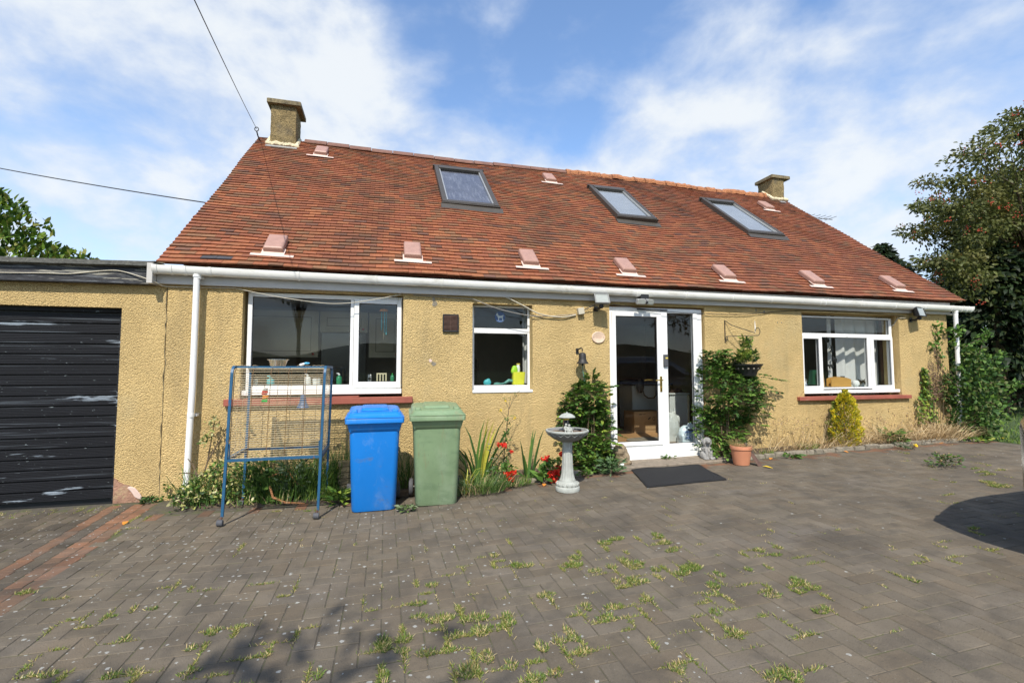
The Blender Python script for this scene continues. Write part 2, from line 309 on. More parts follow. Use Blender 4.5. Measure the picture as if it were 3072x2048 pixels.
# ---------------------------------------------------------------- mesh helpers
class MB:
    def __init__(s): s.v = []; s.f = []; s.c = []; s.n = 0
    def add(s, verts, faces, col=(1, 1, 1)):
        verts = np.asarray(verts, float).reshape(-1, 3)
        s.v.append(verts)
        s.f.extend([tuple(int(i) + s.n for i in f) for f in faces])
        c = np.asarray(col, float)
        s.c.append(np.tile(c, (len(verts), 1)) if c.ndim == 1 else c)
        s.n += len(verts); return s
    def add_np(s, verts, faces, cols):
        s.v.append(verts); s.c.append(cols)
        s.f.extend((faces + s.n).tolist()); s.n += len(verts)
    def box(s, x0, x1, y0, y1, z0, z1, col=(1, 1, 1)):
        v = [(x, y, z) for x in (x0, x1) for y in (y0, y1) for z in (z0, z1)]
        return s.add(v, [(0, 1, 3, 2), (4, 6, 7, 5), (0, 4, 5, 1), (2, 3, 7, 6), (0, 2, 6, 4), (1, 5, 7, 3)], col)
    def obox(s, c, ax, ay, az, col=(1, 1, 1)):
        c, ax, ay, az = (np.asarray(q, float) for q in (c, ax, ay, az))
        v = [c + i * ax + j * ay + k * az for i in (-1, 1) for j in (-1, 1) for k in (-1, 1)]
        return s.add(v, [(0, 1, 3, 2), (4, 6, 7, 5), (0, 4, 5, 1), (2, 3, 7, 6), (0, 2, 6, 4), (1, 5, 7, 3)], col)
    def loft(s, rings, cap0=True, cap1=True, col=(1, 1, 1), closed=True):
        n = len(rings[0]); v = np.concatenate([np.asarray(r, float) for r in rings]); f = []
        for i in range(len(rings) - 1):
            for j in range(n if closed else n - 1):
                k = (j + 1) % n
                f.append((i * n + j, i * n + k, (i + 1) * n + k, (i + 1) * n + j))
        if cap0: f.append(tuple(range(n))[::-1])
        if cap1: f.append(tuple((len(rings) - 1) * n + j for j in range(n)))
        return s.add(v, f, col)
    def tube(s, pts, r, n=8, col=(1, 1, 1), caps=True):
        P = [Vector(p) for p in pts]; rs = r if hasattr(r, '__len__') else [r] * len(P)
        rings = []; prev = None
        for i, p in enumerate(P):
            d = (P[min(i + 1, len(P) - 1)] - P[max(i - 1, 0)]).normalized()
            if prev is None: a = d.orthogonal().normalized()
            else: a = (prev - d * prev.dot(d)); a = a.normalized() if a.length > 1e-6 else d.orthogonal().normalized()
            prev = a; b = d.cross(a)
            rings.append([p + (a * math.cos(t) + b * math.sin(t)) * rs[i] for t in (2 * math.pi * k / n for k in range(n))])
        return s.loft([[tuple(q) for q in rg] for rg in rings], caps, caps, col)
    def lathe(s, prof, c=(0, 0, 0), n=24, col=(1, 1, 1), mod=None, cap0=True, cap1=True):
        rings = []
        for r, z in prof:
            rings.append([(c[0] + (r if not mod else mod(r, z, t)) * math.cos(t), c[1] + (r if not mod else mod(r, z, t)) * math.sin(t), c[2] + z) for t in (2 * math.pi * k / n for k in range(n))])
        return s.loft(rings, cap0, cap1, col)
    def ball(s, c, r, nu=12, nv=8, col=(1, 1, 1), rot=None):
        r = r if hasattr(r, '__len__') else (r, r, r)
        rings = []
        for i in range(1, nv):
            ph = math.pi * i / nv
            ring = [Vector((math.sin(ph) * math.cos(t) * r[0], math.sin(ph) * math.sin(t) * r[1], -math.cos(ph) * r[2])) for t in (2 * math.pi * k / nu for k in range(nu))]
            if rot is not None: ring = [rot @ q for q in ring]
            rings.append([tuple(q + Vector(c)) for q in ring])
        return s.loft(rings, True, True, col)
    def prism(s, poly, y0, y1, col=(1, 1, 1)):
        return s.loft([[(x, y0, z) for x, z in poly], [(x, y1, z) for x, z in poly]], True, True, col)
    def mesh(s, name, base=(0, 0, 0), smooth=False, angle=40):
        me = bpy.data.meshes.new(name)
        V = np.concatenate(s.v) - np.asarray(base, float)
        me.from_pydata(V.tolist(), [], s.f)
        C = np.concatenate(s.c)
        a = me.color_attributes.new('tint', 'FLOAT_COLOR', 'POINT')
        a.data.foreach_set('color', np.concatenate([C, np.ones((len(C), 1))], 1).astype(np.float32).ravel())
        if smooth:
            me.polygons.foreach_set('use_smooth', [True] * len(me.polygons))
            if angle: me.set_sharp_from_angle(angle=R_(angle))
        me.update(); return me

def tag(o, label=None, cat=None, group=None, kind=None):
    if label: o['label'] = label
    if cat: o['category'] = cat
    if group: o['group'] = group
    if kind: o['kind'] = kind
    return o
def base_of(o):
    while o.parent: o = o.parent
    return tuple(o.location)
def thing(name, label, cat, loc, group=None):
    o = bpy.data.objects.new(name, None); o.location = loc; o.empty_display_size = .1
    COL.objects.link(o); return tag(o, label, cat, group)
def part(name, mb, mat, parent, smooth=False, angle=40, bevel=0, label=None, kind=None, segs=2):
    me = mb.mesh(name, base_of(parent), smooth, angle) if isinstance(mb, MB) else mb
    o = bpy.data.objects.new(name, me); COL.objects.link(o); o.parent = parent
    me.materials.append(MAT[mat])
    if bevel: addbevel(o, bevel, segs)
    if label: o['label'] = label
    if kind: o['kind'] = kind
    return o
def addbevel(o, w, segs=2):
    b = o.modifiers.new('bevel', 'BEVEL'); b.width = w; b.segments = segs; b.limit_method = 'ANGLE'; b.angle_limit = R_(35)
def solo(name, mb, mat, label=None, cat=None, loc=(0, 0, 0), group=None, kind=None, smooth=False, angle=40, bevel=0):
    me = mb.mesh(name, loc, smooth, angle) if isinstance(mb, MB) else mb
    o = bpy.data.objects.new(name, me); COL.objects.link(o); o.location = loc
    me.materials.append(MAT[mat])
    if bevel: addbevel(o, bevel)
    return tag(o, label, cat, group, kind)
def fuse(mb, voxel, smooth=4, base=(0, 0, 0)):
    """One continuous surface out of overlapping volumes."""
    me = mb.mesh('tmp', base); o = bpy.data.objects.new('tmp', me); COL.objects.link(o)
    r = o.modifiers.new('r', 'REMESH'); r.mode = 'VOXEL'; r.voxel_size = voxel
    if smooth:
        s = o.modifiers.new('s', 'SMOOTH'); s.iterations = smooth; s.factor = .5
    dg = bpy.context.evaluated_depsgraph_get()
    nm = bpy.data.meshes.new_from_object(o.evaluated_get(dg))
    bpy.data.objects.remove(o); bpy.data.meshes.remove(me)
    nm.polygons.foreach_set('use_smooth', [True] * len(nm.polygons)); nm.materials.clear()
    return nm
def rrect(cx, cy, hx, hy, r, z, n=4):
    pts = []
    for sx, sy, a0 in ((1, 1, 0), (-1, 1, 90), (-1, -1, 180), (1, -1, 270)):
        for k in range(n + 1):
            a = R_(a0 + 90 * k / n)
            pts.append((cx + sx * (hx - r) + r * math.cos(a), cy + sy * (hy - r) + r * math.sin(a), z))
    return pts

# ---- leaves and blades, many at a time
def norm_(a): return a / np.maximum(np.linalg.norm(a, axis=1, keepdims=True), 1e-9)
LF = np.array([[0, 2, 1, 1], [1, 2, 4, 3], [3, 4, 5, 5]])
def leaves(mb, P, D, Nn, L, wr, C, curl=.18):
    """P base points, D directions, Nn approximate normals, L lengths, wr width/length, C colours."""
    k = len(P); D = norm_(D); S = norm_(np.cross(D, Nn)); U = norm_(np.cross(S, D))
    L = np.asarray(L).reshape(-1, 1); w = L * wr
    V = np.stack([P, P + D * L * .35 - S * w * .5 + U * L * .06, P + D * L * .35 + S * w * .5 + U * L * .06,
                  P + D * L * .72 - S * w * .38 - U * L * curl * .3, P + D * L * .72 + S * w * .38 - U * L * curl * .3, P + D * L - U * L * curl], 1).reshape(-1, 3)
    base = (np.arange(k) * 6)
    tris = np.concatenate([np.stack([base, base + 2, base + 1], 1)]); quads = np.stack([base + 1, base + 2, base + 4, base + 3], 1); t2 = np.stack([base + 3, base + 4, base + 5], 1)
    n0 = mb.n
    mb.v.append(V); mb.c.append(np.repeat(C, 6, 0))
    mb.f.extend((tris + n0).tolist()); mb.f.extend((quads + n0).tolist()); mb.f.extend((t2 + n0).tolist()); mb.n += len(V)
def blades(mb, P, D, L, w, C, bend=.35, side=None, wd=None):
    k = len(P); D = norm_(D); L = np.asarray(L).reshape(-1, 1); w = np.asarray(w).reshape(-1, 1) if hasattr(w, '__len__') else np.full((k, 1), w)
    a = rng.uniform(0, 2 * np.pi, k)
    H = np.stack([np.cos(a), np.sin(a), np.zeros(k)], 1) if side is None else side
    S = norm_(np.cross(D, H) + 1e-4) if wd is None else norm_(wd - D * np.sum(wd * D, 1, keepdims=True))
    B = H * L * bend
    b = np.asarray(bend)
    V = np.stack([P - S * w * .5, P + S * w * .5, P + D * L * .42 + B * .16 - S * w * .42, P + D * L * .42 + B * .16 + S * w * .42,
                  P + D * L * .76 + B * .52 - S * w * .28, P + D * L * .76 + B * .52 + S * w * .28, P + D * L * (1 - .25 * bend) + B], 1).reshape(-1, 3)
    i = np.arange(k) * 7; n0 = mb.n
    mb.v.append(V); mb.c.append(np.repeat(C, 7, 0))
    for q in (np.stack([i, i + 1, i + 3, i + 2], 1), np.stack([i + 2, i + 3, i + 5, i + 4], 1), np.stack([i + 4, i + 5, i + 6], 1)): mb.f.extend((q + n0).tolist())
    mb.n += len(V)
def pick(cols, k, jit=.15):
    cols = np.asarray(cols, float); c = cols[rng.integers(0, len(cols), k)]
    return c * rng.uniform(1 - jit, 1 + jit, (k, 1))
def rdir(k, up=.3):
    d = rng.normal(size=(k, 3)); d = norm_(d); d[:, 2] += up; return norm_(d)
XS = [-60, -12, 0, 3.6, 6.4, 9, 13, 80]; ZS = [0, 0, 0, .12, .18, .24, .25, .25]
def gz(x): return np.interp(x, XS, ZS)
# ---------------------------------------------------------------- the setting
def sheet(xs, ys, dz):
    mb = MB(); nx, ny = len(xs), len(ys)
    v = [(x, y, float(gz(x)) + dz) for x in xs for y in ys]
    mb.add(v, [(i * ny + j, (i + 1) * ny + j, (i + 1) * ny + j + 1, i * ny + j + 1) for i in range(nx - 1) for j in range(ny - 1)]); return mb
solo('ground', sheet([-900, -300, -100, -60, -12, 0, 3.6, 6.4, 9, 13, 80, 100, 300, 900], [-900, -300, -60, -12, 0, 60, 900], -.05), 'grass_ground', kind='structure')
solo('driveway', sheet([-14, -12, -6, 0, 3.6, 6.4, 9, 10.35], [-16, -8, 0, .02], -.0038), 'joint', kind='structure')
solo('lawn', sheet([10.36, 13, 20, 60], [-30, -12, 0, 30], -.006), 'grass_ground', kind='structure')

# block paving, herringbone, one mesh; its edge list also tells where grass can root
Lb, gap = .116, .0026
pav = MB(); edges = []
def red_band(x, y):
    e = -2.50 + .085 * (-.4 - y) * (1 if y > -3.4 else 1)
    d = e - x
    return d
def paver(cx, cy, hx, hy, col):
    dz = rng.normal(0, .0009); t = rng.normal(0, .0022, 2); ch = .0035
    q = []
    for (ax, ay, b) in ((hx, hy, -.03), (hx, hy, -ch), (hx - ch, hy - ch, 0)):
        q.append([(cx + sx * ax, cy + sy * ay, float(gz(cx + sx * ax)) + b + dz + (sx * hx * t[0] + sy * hy * t[1] if b > -.02 else 0)) for sx, sy in ((1, 1), (-1, 1), (-1, -1), (1, -1))])
    pav.loft(q, False, True, col)
    edges.append((cx, cy, hx, hy))
GREYS = [(1, 1, 1), (1.04, 1.02, 1.0), (.95, .95, .96), (1.0, .96, .92), (1.03, 1.03, 1.04), (.97, .95, .92)]
REDS = [(1.55, .98, .78), (1.4, .94, .78), (1.25, .92, .80), (1.65, 1.02, .82)]
for i in range(-130, 150):
    for j in range(-90, 90):
        ox, oy = i * Lb + j * 2 * Lb, i * Lb - j * 2 * Lb
        for cx, cy, hx, hy in ((ox + Lb, oy + Lb / 2, Lb, Lb / 2), (ox + Lb / 2, oy + 2 * Lb, Lb / 2, Lb)):
            if not (-4.5 < cx < 10.25 and -8.2 < cy < -.08): continue
            if red_band(cx, cy) > -.05 : continue
            if cy > -.42 + (0 if cx > 2 else -.22): continue
            c = np.array(GREYS[rng.integers(6)]) * rng.uniform(.92, 1.07)
            lim = -.60 if cx > 2 else -.74
            if cy > lim and (rng.random() < .8): c = np.array(REDS[rng.integers(4)]) * rng.uniform(.7, 1.0)
            paver(cx, cy, hx - gap, hy - gap, c)
# two red courses by the garage, dark blocks between and beyond them
def course(d0, d1, cols, ln, yy0=-8.0, yy1=-.10):
    y = yy1
    while y > yy0:
        yc = y - ln / 2; x = -2.50 + .085 * (-.4 - yc) - (d0 + d1) / 2
        paver(x, yc, (d1 - d0) / 2 - gap, ln / 2 - gap, np.array(cols[rng.integers(len(cols))]) * rng.uniform(.8, 1.1)); y -= ln
DK = [(.72, .72, .74), (.62, .62, .64), (.8, .78, .76)]
course(-.05, .065, REDS, .23); course(.065, .18, REDS, .115, ); course(.18, .295, DK, .23); course(.295, .41, REDS, .23)
for k in range(30):
    course(.41 + k * .115, .41 + (k + 1) * .115, DK if rng.random() > .12 else GREYS, .23, -8.0, -.12 - .115 * (k % 2))
solo('paving', pav, 'paver', kind='structure')

# hills beyond the drive, behind the camera: what the windows mirror
hb = MB(); ring = []
for k in range(81):
    a = math.pi + math.pi * k / 80 * 1.0
    ring.append((a, 18 + 7 * math.sin(k * .31) + 4 * math.sin(k * .83 + 1) + rng.uniform(0, 2.2)))
inner = [(330 * math.cos(a), -6 + 330 * math.sin(a), -1) for a, h in ring]; mid = [(400 * math.cos(a), -6 + 400 * math.sin(a), h * .75) for a, h in ring]; top = [(430 * math.cos(a), -6 + 430 * math.sin(a), h + 6) for a, h in ring]; back = [(520 * math.cos(a), -6 + 520 * math.sin(a), -2) for a, h in ring]
hb.loft([inner, mid, top, back], False, False, closed=False)
MAT['hill'] = pbr('wooded_hill', (.022, .032, .014), .95, var=.4, vscale=.05, bump=0)
solo('hills', hb, 'hill', kind='structure')

# bed soil along the wall, kerb stones, step
def strip(name, pts_front, yb, z0, z1, mat):
    mb = MB(); rings = []
    for x, yf in pts_front: rings.append([(x, yf, float(gz(x)) + z0 - .05), (x, yf, float(gz(x)) + z0), (x, yf + .06, float(gz(x)) + z1 + rng.uniform(-.012, .012)), (x, yb, float(gz(x)) + z1 + .02), (x, yb, float(gz(x)) - .05)])
    mb.loft(rings); return solo(name, mb, mat, kind='structure')
strip('soil', [(-2.35, -.10), (-2.1, -.42), (-1.5, -.55), (-.6, -.60), (.4, -.62), (1.1, -.60), (1.9, -.42), (2.6, -.38), (3.12, -.36)], .01, .01, .035, 'soil')
strip('soil', [(5.02, -.30), (5.6, -.31), (7, -.30), (8.5, -.30), (9.6, -.30), (10.34, -.28)], .01, .03, .05, 'soil')
def kerb(name, x0, x1, y0, y1, h, label):
    th = thing(name, label, 'kerb', (x0, y0, float(gz(x0))))
    x = x0
    while x < x1 - .1:
        l = min(rng.uniform(.14, .42), x1 - x); t = (x + l / 2 - x0) / (x1 - x0); yc = y0 + (y1 - y0) * t
        mb = MB().obox((x + l / 2, yc, float(gz(x)) + h / 2 - .03), (l / 2 - .006, (y1 - y0) / (x1 - x0) * l / 2, 0), (0, .042, 0), (rng.uniform(-.01, .01), rng.uniform(-.012, .012), h / 2 + .03 + rng.uniform(-.016, .008)))
        part('kerb_stone', mb, 'kerb', th, bevel=.018); x += l
kerb('stone_kerb', 5.25, 10.36, -.345, -.34, .065, 'low grey kerb of stone blocks edging the dry bed under the right-hand wall')
kerb('stone_kerb', 1.12, 2.62, -.60, -.40, .06, 'short grey kerb of stone blocks behind the bird bath and geraniums')
st = MB()
st.loft([[(x, y0, z0), (x, y0, z1 - .01), (x, y0 + .012, z1), (x, .02, z1 + .012), (x, .02, z0)] for x, y0, z0, z1 in ((3.10, -.40, .05, .155), (3.3, -.43, .05, .158), (3.9, -.44, .05, .165), (4.5, -.44, .06, .172), (5.0, -.42, .08, .182))])
solo('doorstep', st, 'concrete', 'low gritty concrete step under the white front door', 'step', kind=None)

# ---------------------------------------------------------------- the cottage
EY, EZ, RA = -.130, 2.7536, R_(39.6857)
SL = 5.465
XL, XR = -2.577, 10.41
ca, sa = math.cos(RA), math.sin(RA)
def warp(x, s):
    return .022 * math.sin(x * .9 + .4) * math.sin(s * .8) + .045 * math.exp(-((x - 6.1) / .7) ** 2 - ((s - 2.2) / 1.0) ** 2) - .03 * math.exp(-((x - 5.2) / .8) ** 2 - ((s - 2.6) / 1.6) ** 2) + .008 * math.sin(x * 3.1 + s * 2.3)
def RP(x, s, h, w=True):
    h = h + (warp(x, s) if w else 0)
    return (x, EY + s * ca - h * sa, EZ + s * sa + h * ca)
house = thing('cottage', 'yellow rendered cottage under a long red tiled roof with two chimneys', 'house', (4, 2, 0))

def wall_grid(mb, x0, x1, z0, z1, ya, yb, holes):
    xs = sorted({x0, x1, *[h[0] for h in holes], *[h[1] for h in holes]}); zs = sorted({z0, z1, *[h[2] for h in holes], *[h[3] for h in holes]})
    def solid(i, j):
        if i < 0 or j < 0 or i >= len(xs) - 1 or j >= len(zs) - 1: return False
        cx, cz = (xs[i] + xs[i + 1]) / 2, (zs[j] + zs[j + 1]) / 2
        return not any(h[0] < cx < h[1] and h[2] < cz < h[3] for h in holes)
    for i in range(len(xs) - 1):
        for j in range(len(zs) - 1):
            if not solid(i, j): continue
            a, b, c, d = xs[i], xs[i + 1], zs[j], zs[j + 1]
            mb.add([(a, ya, c), (b, ya, c), (b, ya, d), (a, ya, d)], [(0, 1, 2, 3)])
            mb.add([(a, yb, c), (b, yb, c), (b, yb, d), (a, yb, d)], [(3, 2, 1, 0)])
            if not solid(i - 1, j): mb.add([(a, ya, c), (a, yb, c), (a, yb, d), (a, ya, d)], [(3, 2, 1, 0)])
            if not solid(i + 1, j): mb.add([(b, ya, c), (b, yb, c), (b, yb, d), (b, ya, d)], [(0, 1, 2, 3)])
            if not solid(i, j - 1): mb.add([(a, ya, c), (b, ya, c), (b, yb, c), (a, yb, c)], [(3, 2, 1, 0)])
            if not solid(i, j + 1): mb.add([(a, ya, d), (b, ya, d), (b, yb, d), (a, yb, d)], [(0, 1, 2, 3)])
KO, BO, DO, LO = (-1.70, .222, 1.15, 2.492), (1.155, 2.022, 1.183, 2.422), (3.225, 4.875, .15, 2.475), (6.78, 8.94, 1.045, 2.470)
wm = MB()
wall_grid(wm, -2.50, 10.13, -.15, 2.74, 0, .30, [KO, BO, DO, LO])
wm.add([(10.13, .0, -.1), (10.13, 8.3, -.1), (10.13, 8.3, 2.74), (10.13, 4.07, 6.15), (10.13, 0, 2.74)], [(0, 1, 2, 3, 4)])
wm.add([(-2.50, .30, -.1), (-2.50, 8.3, -.1), (-2.50, 8.3, 2.74), (-2.50, 4.07, 6.15), (-2.50, .3, 2.74)], [(4, 3, 2, 1, 0)])
wm.add([(-2.5, 8.3, -.1), (10.13, 8.3, -.1), (10.13, 8.3, 2.74), (-2.5, 8.3, 2.74)], [(3, 2, 1, 0)])
part('wall', wm, 'render', house)

# roof: boards, every tile, ridge
TP = [(.36, .116, .048), (.385, .13, .053), (.325, .102, .046), (.29, .094, .044), (.40, .15, .060)]
TB = [(.24, .12, .058), (.20, .105, .056), (.28, .145, .068)]
TD = [(.16, .082, .055), (.135, .074, .055), (.19, .088, .055)]
roof = MB()
roof.add([RP(XL + .05, .02, -.03, 0), RP(XR - .05, .02, -.03, 0), RP(XR - .05, SL, -.03, 0), RP(XL + .05, SL, -.03, 0), (XR - .05, 2 * (EY + SL * ca) - EY, EZ - .03), (XL + .05, 2 * (EY + SL * ca) - EY, EZ - .03)], [(0, 1, 2, 3), (3, 2, 4, 5)], (.3, .13, .08))
g, tw = .1012, .168
ncourse = int(SL / g)
for r in range(ncourse + 1):
    s0 = r * g - .005; s1 = min(s0 + .135, SL + .02)
    x = XL - (tw / 2 if r % 2 else 0)
    while x < XR:
        xa, xb = max(x, XL + rng.uniform(-.006, .006)), min(x + tw, XR + rng.uniform(-.008, .008))
        x += tw
        if xb - xa < .03: continue
        rx = (xa + xb) / 2
        mid = math.exp(-((rx - 1.2) / 3.2) ** 2)
        pd = .05 + .02 * math.exp(-((rx - 5.6) / 1.6) ** 2 - ((s0 - 3.1) / 1.4) ** 2) * 4
        pbn = .20 if s0 < 1.8 and rx < 4 else .17 + .12 * mid
        if rx > 6.3: pbn, pd = .10, pd * .5
        u = rng.random()
        pal = TD if u < pd else TB if u < pd + pbn else TP
        c = np.array(pal[rng.integers(len(pal))]) * rng.uniform(.76, .98)
        c = c * .66 + np.array((.26, .105, .055)) * .25
        if rx > 5: c = c * np.array((.86, .84, .86))
        lift = abs(rng.normal(0, .0022)); sk = rng.normal(0, .0022); s_ = s0 + rng.normal(0, .003)
        if r == 1 and -2.1 < rx < -1.9: c = np.array((.06, .06, .066))
        hl, hh = .032 + lift, .010
        e = .0018
        v = [RP(xa + e, s_ - sk, hl - .019), RP(xb - e, s_ + sk, hl - .019), RP(xb - e, s1, hh - .012), RP(xa + e, s1, hh - .012),
             RP(xa + e, s_ - sk, hl), RP(xb - e, s_ + sk, hl + rng.normal(0, .0012)), RP(xb - e, s1, hh), RP(xa + e, s1, hh)]
        roof.add(v, [(4, 5, 6, 7), (0, 4, 7, 3), (1, 2, 6, 5), (0, 1, 5, 4)], c)
rf = part('roof', roof, 'tile', house)
RY, RZ = EY + SL * ca, EZ + SL * sa
x = -1.70
while x < 9.98:
    dark = x < 3.95
    l = .45 if dark else .30
    xe = min(x + l - .012, 9.98); zz = RZ + .045 + warp(x, SL) + (0.01 * rng.normal() if not dark else .002 * rng.normal())
    mb = MB(); rings = []
    for xx in ((x, xe) if dark else np.linspace(x, xe, 4)):
        rr = .105 if dark else .10 + rng.uniform(-.02, .025)
        if dark: pr = [(-rr * 1.15, -.085), (-rr * 1.1, -.06), (-.02, .035), (.02, .035), (rr * 1.1, -.06), (rr * 1.15, -.085)]
        else: pr = [(-rr * 1.25, -.115), (-rr * 1.2, -.05), (-rr * .6, .01 + rng.uniform(-.01, .02)), (0, .03 + rng.uniform(-.012, .02)), (rr * .6, .01), (rr * 1.2, -.1)]
        rings.append([(xx, RY + a, zz + b) for a, b in pr])
    mb.loft(rings, closed=True); part('ridge_tile', mb, 'ridge_dark' if dark else 'ridge_orange', rf, bevel=.006 if dark else 0)
    x += l
for xv, sg in ((XL + .035, 1), (XR - .035, -1)):
    vm = MB()
    vm.loft([[RP(xv - .04, s, -.022), RP(xv + .03, s, -.022), RP(xv + .03, s, -.002), RP(xv - .04, s, -.002)] for s in np.linspace(.03, SL - .05, 40)])
    part('verge_mortar', vm, 'mortar', rf)

# chimneys
def chimney(x0, x1, y0, y1, cx0, cx1, cy0, cy1, zb, zc0, zc1, flare, lead):
    mb = MB(); cx, cy = (x0 + x1) / 2, (y0 + y1) / 2; hx, hy = (x1 - x0) / 2, (y1 - y0) / 2
    rings = []
    nz = 14
    for k in range(nz + 1):
        t = k / nz; fl = flare * max(0, 1 - t * 4) ** 1.5 + rng.uniform(-.005, .005)
        rings.append(rrect(cx, cy, hx + fl, hy + fl, .02, zb + (zc0 - zb) * t, 2))
    mb.loft(rings); c = part('chimney', mb, 'chimney_render', house, smooth=True, angle=60)
    cp = MB().loft([rrect((cx0 + cx1) / 2, (cy0 + cy1) / 2, (cx1 - cx0) / 2 - d, (cy1 - cy0) / 2 - d, .01, z, 1) for d, z in ((0, zc0), (0, zc1 - .012), (.012, zc1), (.06, zc1 + .004))])
    part('chimney_cap', cp, 'cap_stone', c)
    fl = MB(); prev = None
    # lumpy flaunching that follows the roof slope round the stack
    pts = []
    for k in range(26):
        t = k / 25; xx = x0 - .07 + (x1 - x0 + .12) * t
        pts.append((xx, y0 - .045 + rng.uniform(-.012, .012), EZ + ((y0 - .045) - EY) / ca * sa + .045 + rng.uniform(0, .03)))
    fl.tube(pts, [.035 + .02 * abs(math.sin(k * 1.3)) for k in range(26)], 7)
    for xx in (x0 - .04, x1 + .02):
        fl.tube([(xx, y0 - .04 + t * .36, EZ + ((y0 - .04 + t * .36) - EY) / ca * sa + .05 + .02 * rng.random()) for t in np.linspace(0, 1, 8)], .04, 7)
    part('chimney_flaunching', fl, 'mortar', c, smooth=True)
    ap = MB(); ap.obox(RP((x0 + x1) / 2, (y0 - .11 - EY) / ca, .032), ((x1 - x0) / 2 + lead, 0, 0), (0, .05 * ca, .05 * sa), (0, -.003 * sa, .003 * ca))
    part('lead_flashing', ap, 'aluminium', c)
chimney(-2.31, -1.83, 3.80, 4.33, -2.374, -1.74, 3.721, 4.4016, 5.88, 6.878, 6.966, .035, .05)
chimney(10.02, 10.40, 3.83, 4.36, 9.955, 10.56, 3.78, 4.405, 5.80, 6.655, 6.74, .02, -.10)

# roof vents
vents = [(-1.40, .545), (.345, .555), (2.04, .56), (3.62, .53), (5.46, .535), (7.25, .50), (9.12, .50), (-1.30, 4.84), (3.52, 4.73), (9.18, 4.40)]
vx, vs = vents[0]
cap = MB(); rings = []
for d, h, ds in ((0, .022, 0), (0, .085, 0), (.012, .102, .008), (.032, .108, .02)):
    rings.append([(sx * (.118 - d), ss * (.200 - d) , h) for sx, ss in ((1, 1), (-1, 1), (-1, -1), (1, -1))])
def to_roof(rings, x, s): return [[RP(x + a, s + b, h, 0) for a, b, h in rg] for rg in rings]
wv = lambda x, s: warp(x, s)
for i, (x, s) in enumerate(vents):
    w0 = warp(x, s); ori = (x, EY + s * ca - w0 * sa, EZ + s * sa + w0 * ca)
    if i == 0:
        vt = part('roof_vent', MB().loft(to_roof(rings, x, s)), 'vent_cap', house, bevel=.012, segs=3)
        fb = MB(); fb.add([RP(x + a, s + b, h) for a, b, h in ((-.25, -.31, .030), (.25, -.31, .030), (.25, -.255, .031), (.135, -.255, .031), (.135, -.10, .040), (-.135, -.10, .040), (-.135, -.255, .031), (-.25, -.255, .031))], [tuple(range(8))])
        fo = part('vent_flashing', fb, 'vent_flash', vt)
        so = fo.modifiers.new('t', 'SOLIDIFY'); so.thickness = .006; so.offset = 1
        o0 = ori
    else:
        c = vt.copy(); COL.objects.link(c); c.location = vt.location + Vector(ori) - Vector(o0)
        f2 = fo.copy(); COL.objects.link(f2); f2.parent = c

# roof windows
def skylight(x0, x1, s0, s1, lower, net):
    w = .085
    def rbox(mb, a, b, c, d, h0, h1, col=(1, 1, 1)):
        v = [RP(x, s, h, 0) for x in (a, b) for s in (c, d) for h in (h0, h1)]
        mb.add(v, [(0, 1, 3, 2), (4, 6, 7, 5), (0, 4, 5, 1), (2, 3, 7, 6), (0, 2, 6, 4), (1, 5, 7, 3)], col)
    hh = max(warp(a_, c_) for a_ in np.linspace(x0, x1, 6) for c_ in np.linspace(s0, s1, 6)); b = max(0, hh) + .036
    fr = MB()
    rbox(fr, x0, x0 + w, s0, s1, -.02, b + .062); rbox(fr, x1 - w, x1, s0, s1, -.02, b + .062)
    rbox(fr, x0 + w, x1 - w, s1 - .16, s1, -.02, b + .078); rbox(fr, x0 + w, x1 - w, s0, s0 + .10, -.02, b + .058)
    rbox(fr, x0 - .02, x1 + .02, s0 - .03, s0 - .001, -.02, b + .05); rbox(fr, x0 - .03, x1 + .03, s1 + .001, s1 + .05, -.02, b + .066)
    f = part('skylight', fr, 'dark_frame', house, bevel=.006)
    for a, c in ((x0 + w, x0 + w + .022), (x1 - w - .022, x1 - w)):
        tr = MB(); rbox(tr, a, c, s0 + .10, s1 - .16, b + .02, b + .052); part('glazing_bead', tr, 'steel_trim', f)
    gl = MB(); gl.add([RP(x, s, b + .030, 0) for x, s in ((x0 + w, s0 + .10), (x1 - w, s0 + .10), (x1 - w, s1 - .16), (x0 + w, s1 - .16))], [(0, 1, 2, 3)])
    part('pane', gl, 'skylight_glass', f)
    bl = MB(); bl.add([RP(x, s, b + .004, 0) for x, s in ((x0 + w - .01, s0 + .09), (x1 - w + .01, s0 + .09), (x1 - w + .01, s1 - .15), (x0 + w - .01, s1 - .15))], [(0, 1, 2, 3)])
    part('blind', bl, 'net' if net else 'blind', f)
    ap = MB(); ap.loft([[RP(x, s0 - .03, .035 + b * .5), RP(x, s0 - .16, .032), RP(x, s0 - .16, .028), RP(x, s0 - .03, .029)] for x in np.linspace(x0 - .03, x1 + .06, 12)])
    part('skylight_apron', ap, 'dark_frame', f)
skylight(.93, 1.95, 2.52, 4.57, 0, True)
skylight(4.37, 5.24, 2.66, 4.40, 0, False)
skylight(7.23, 8.13, 2.38, 4.29, 0, False)

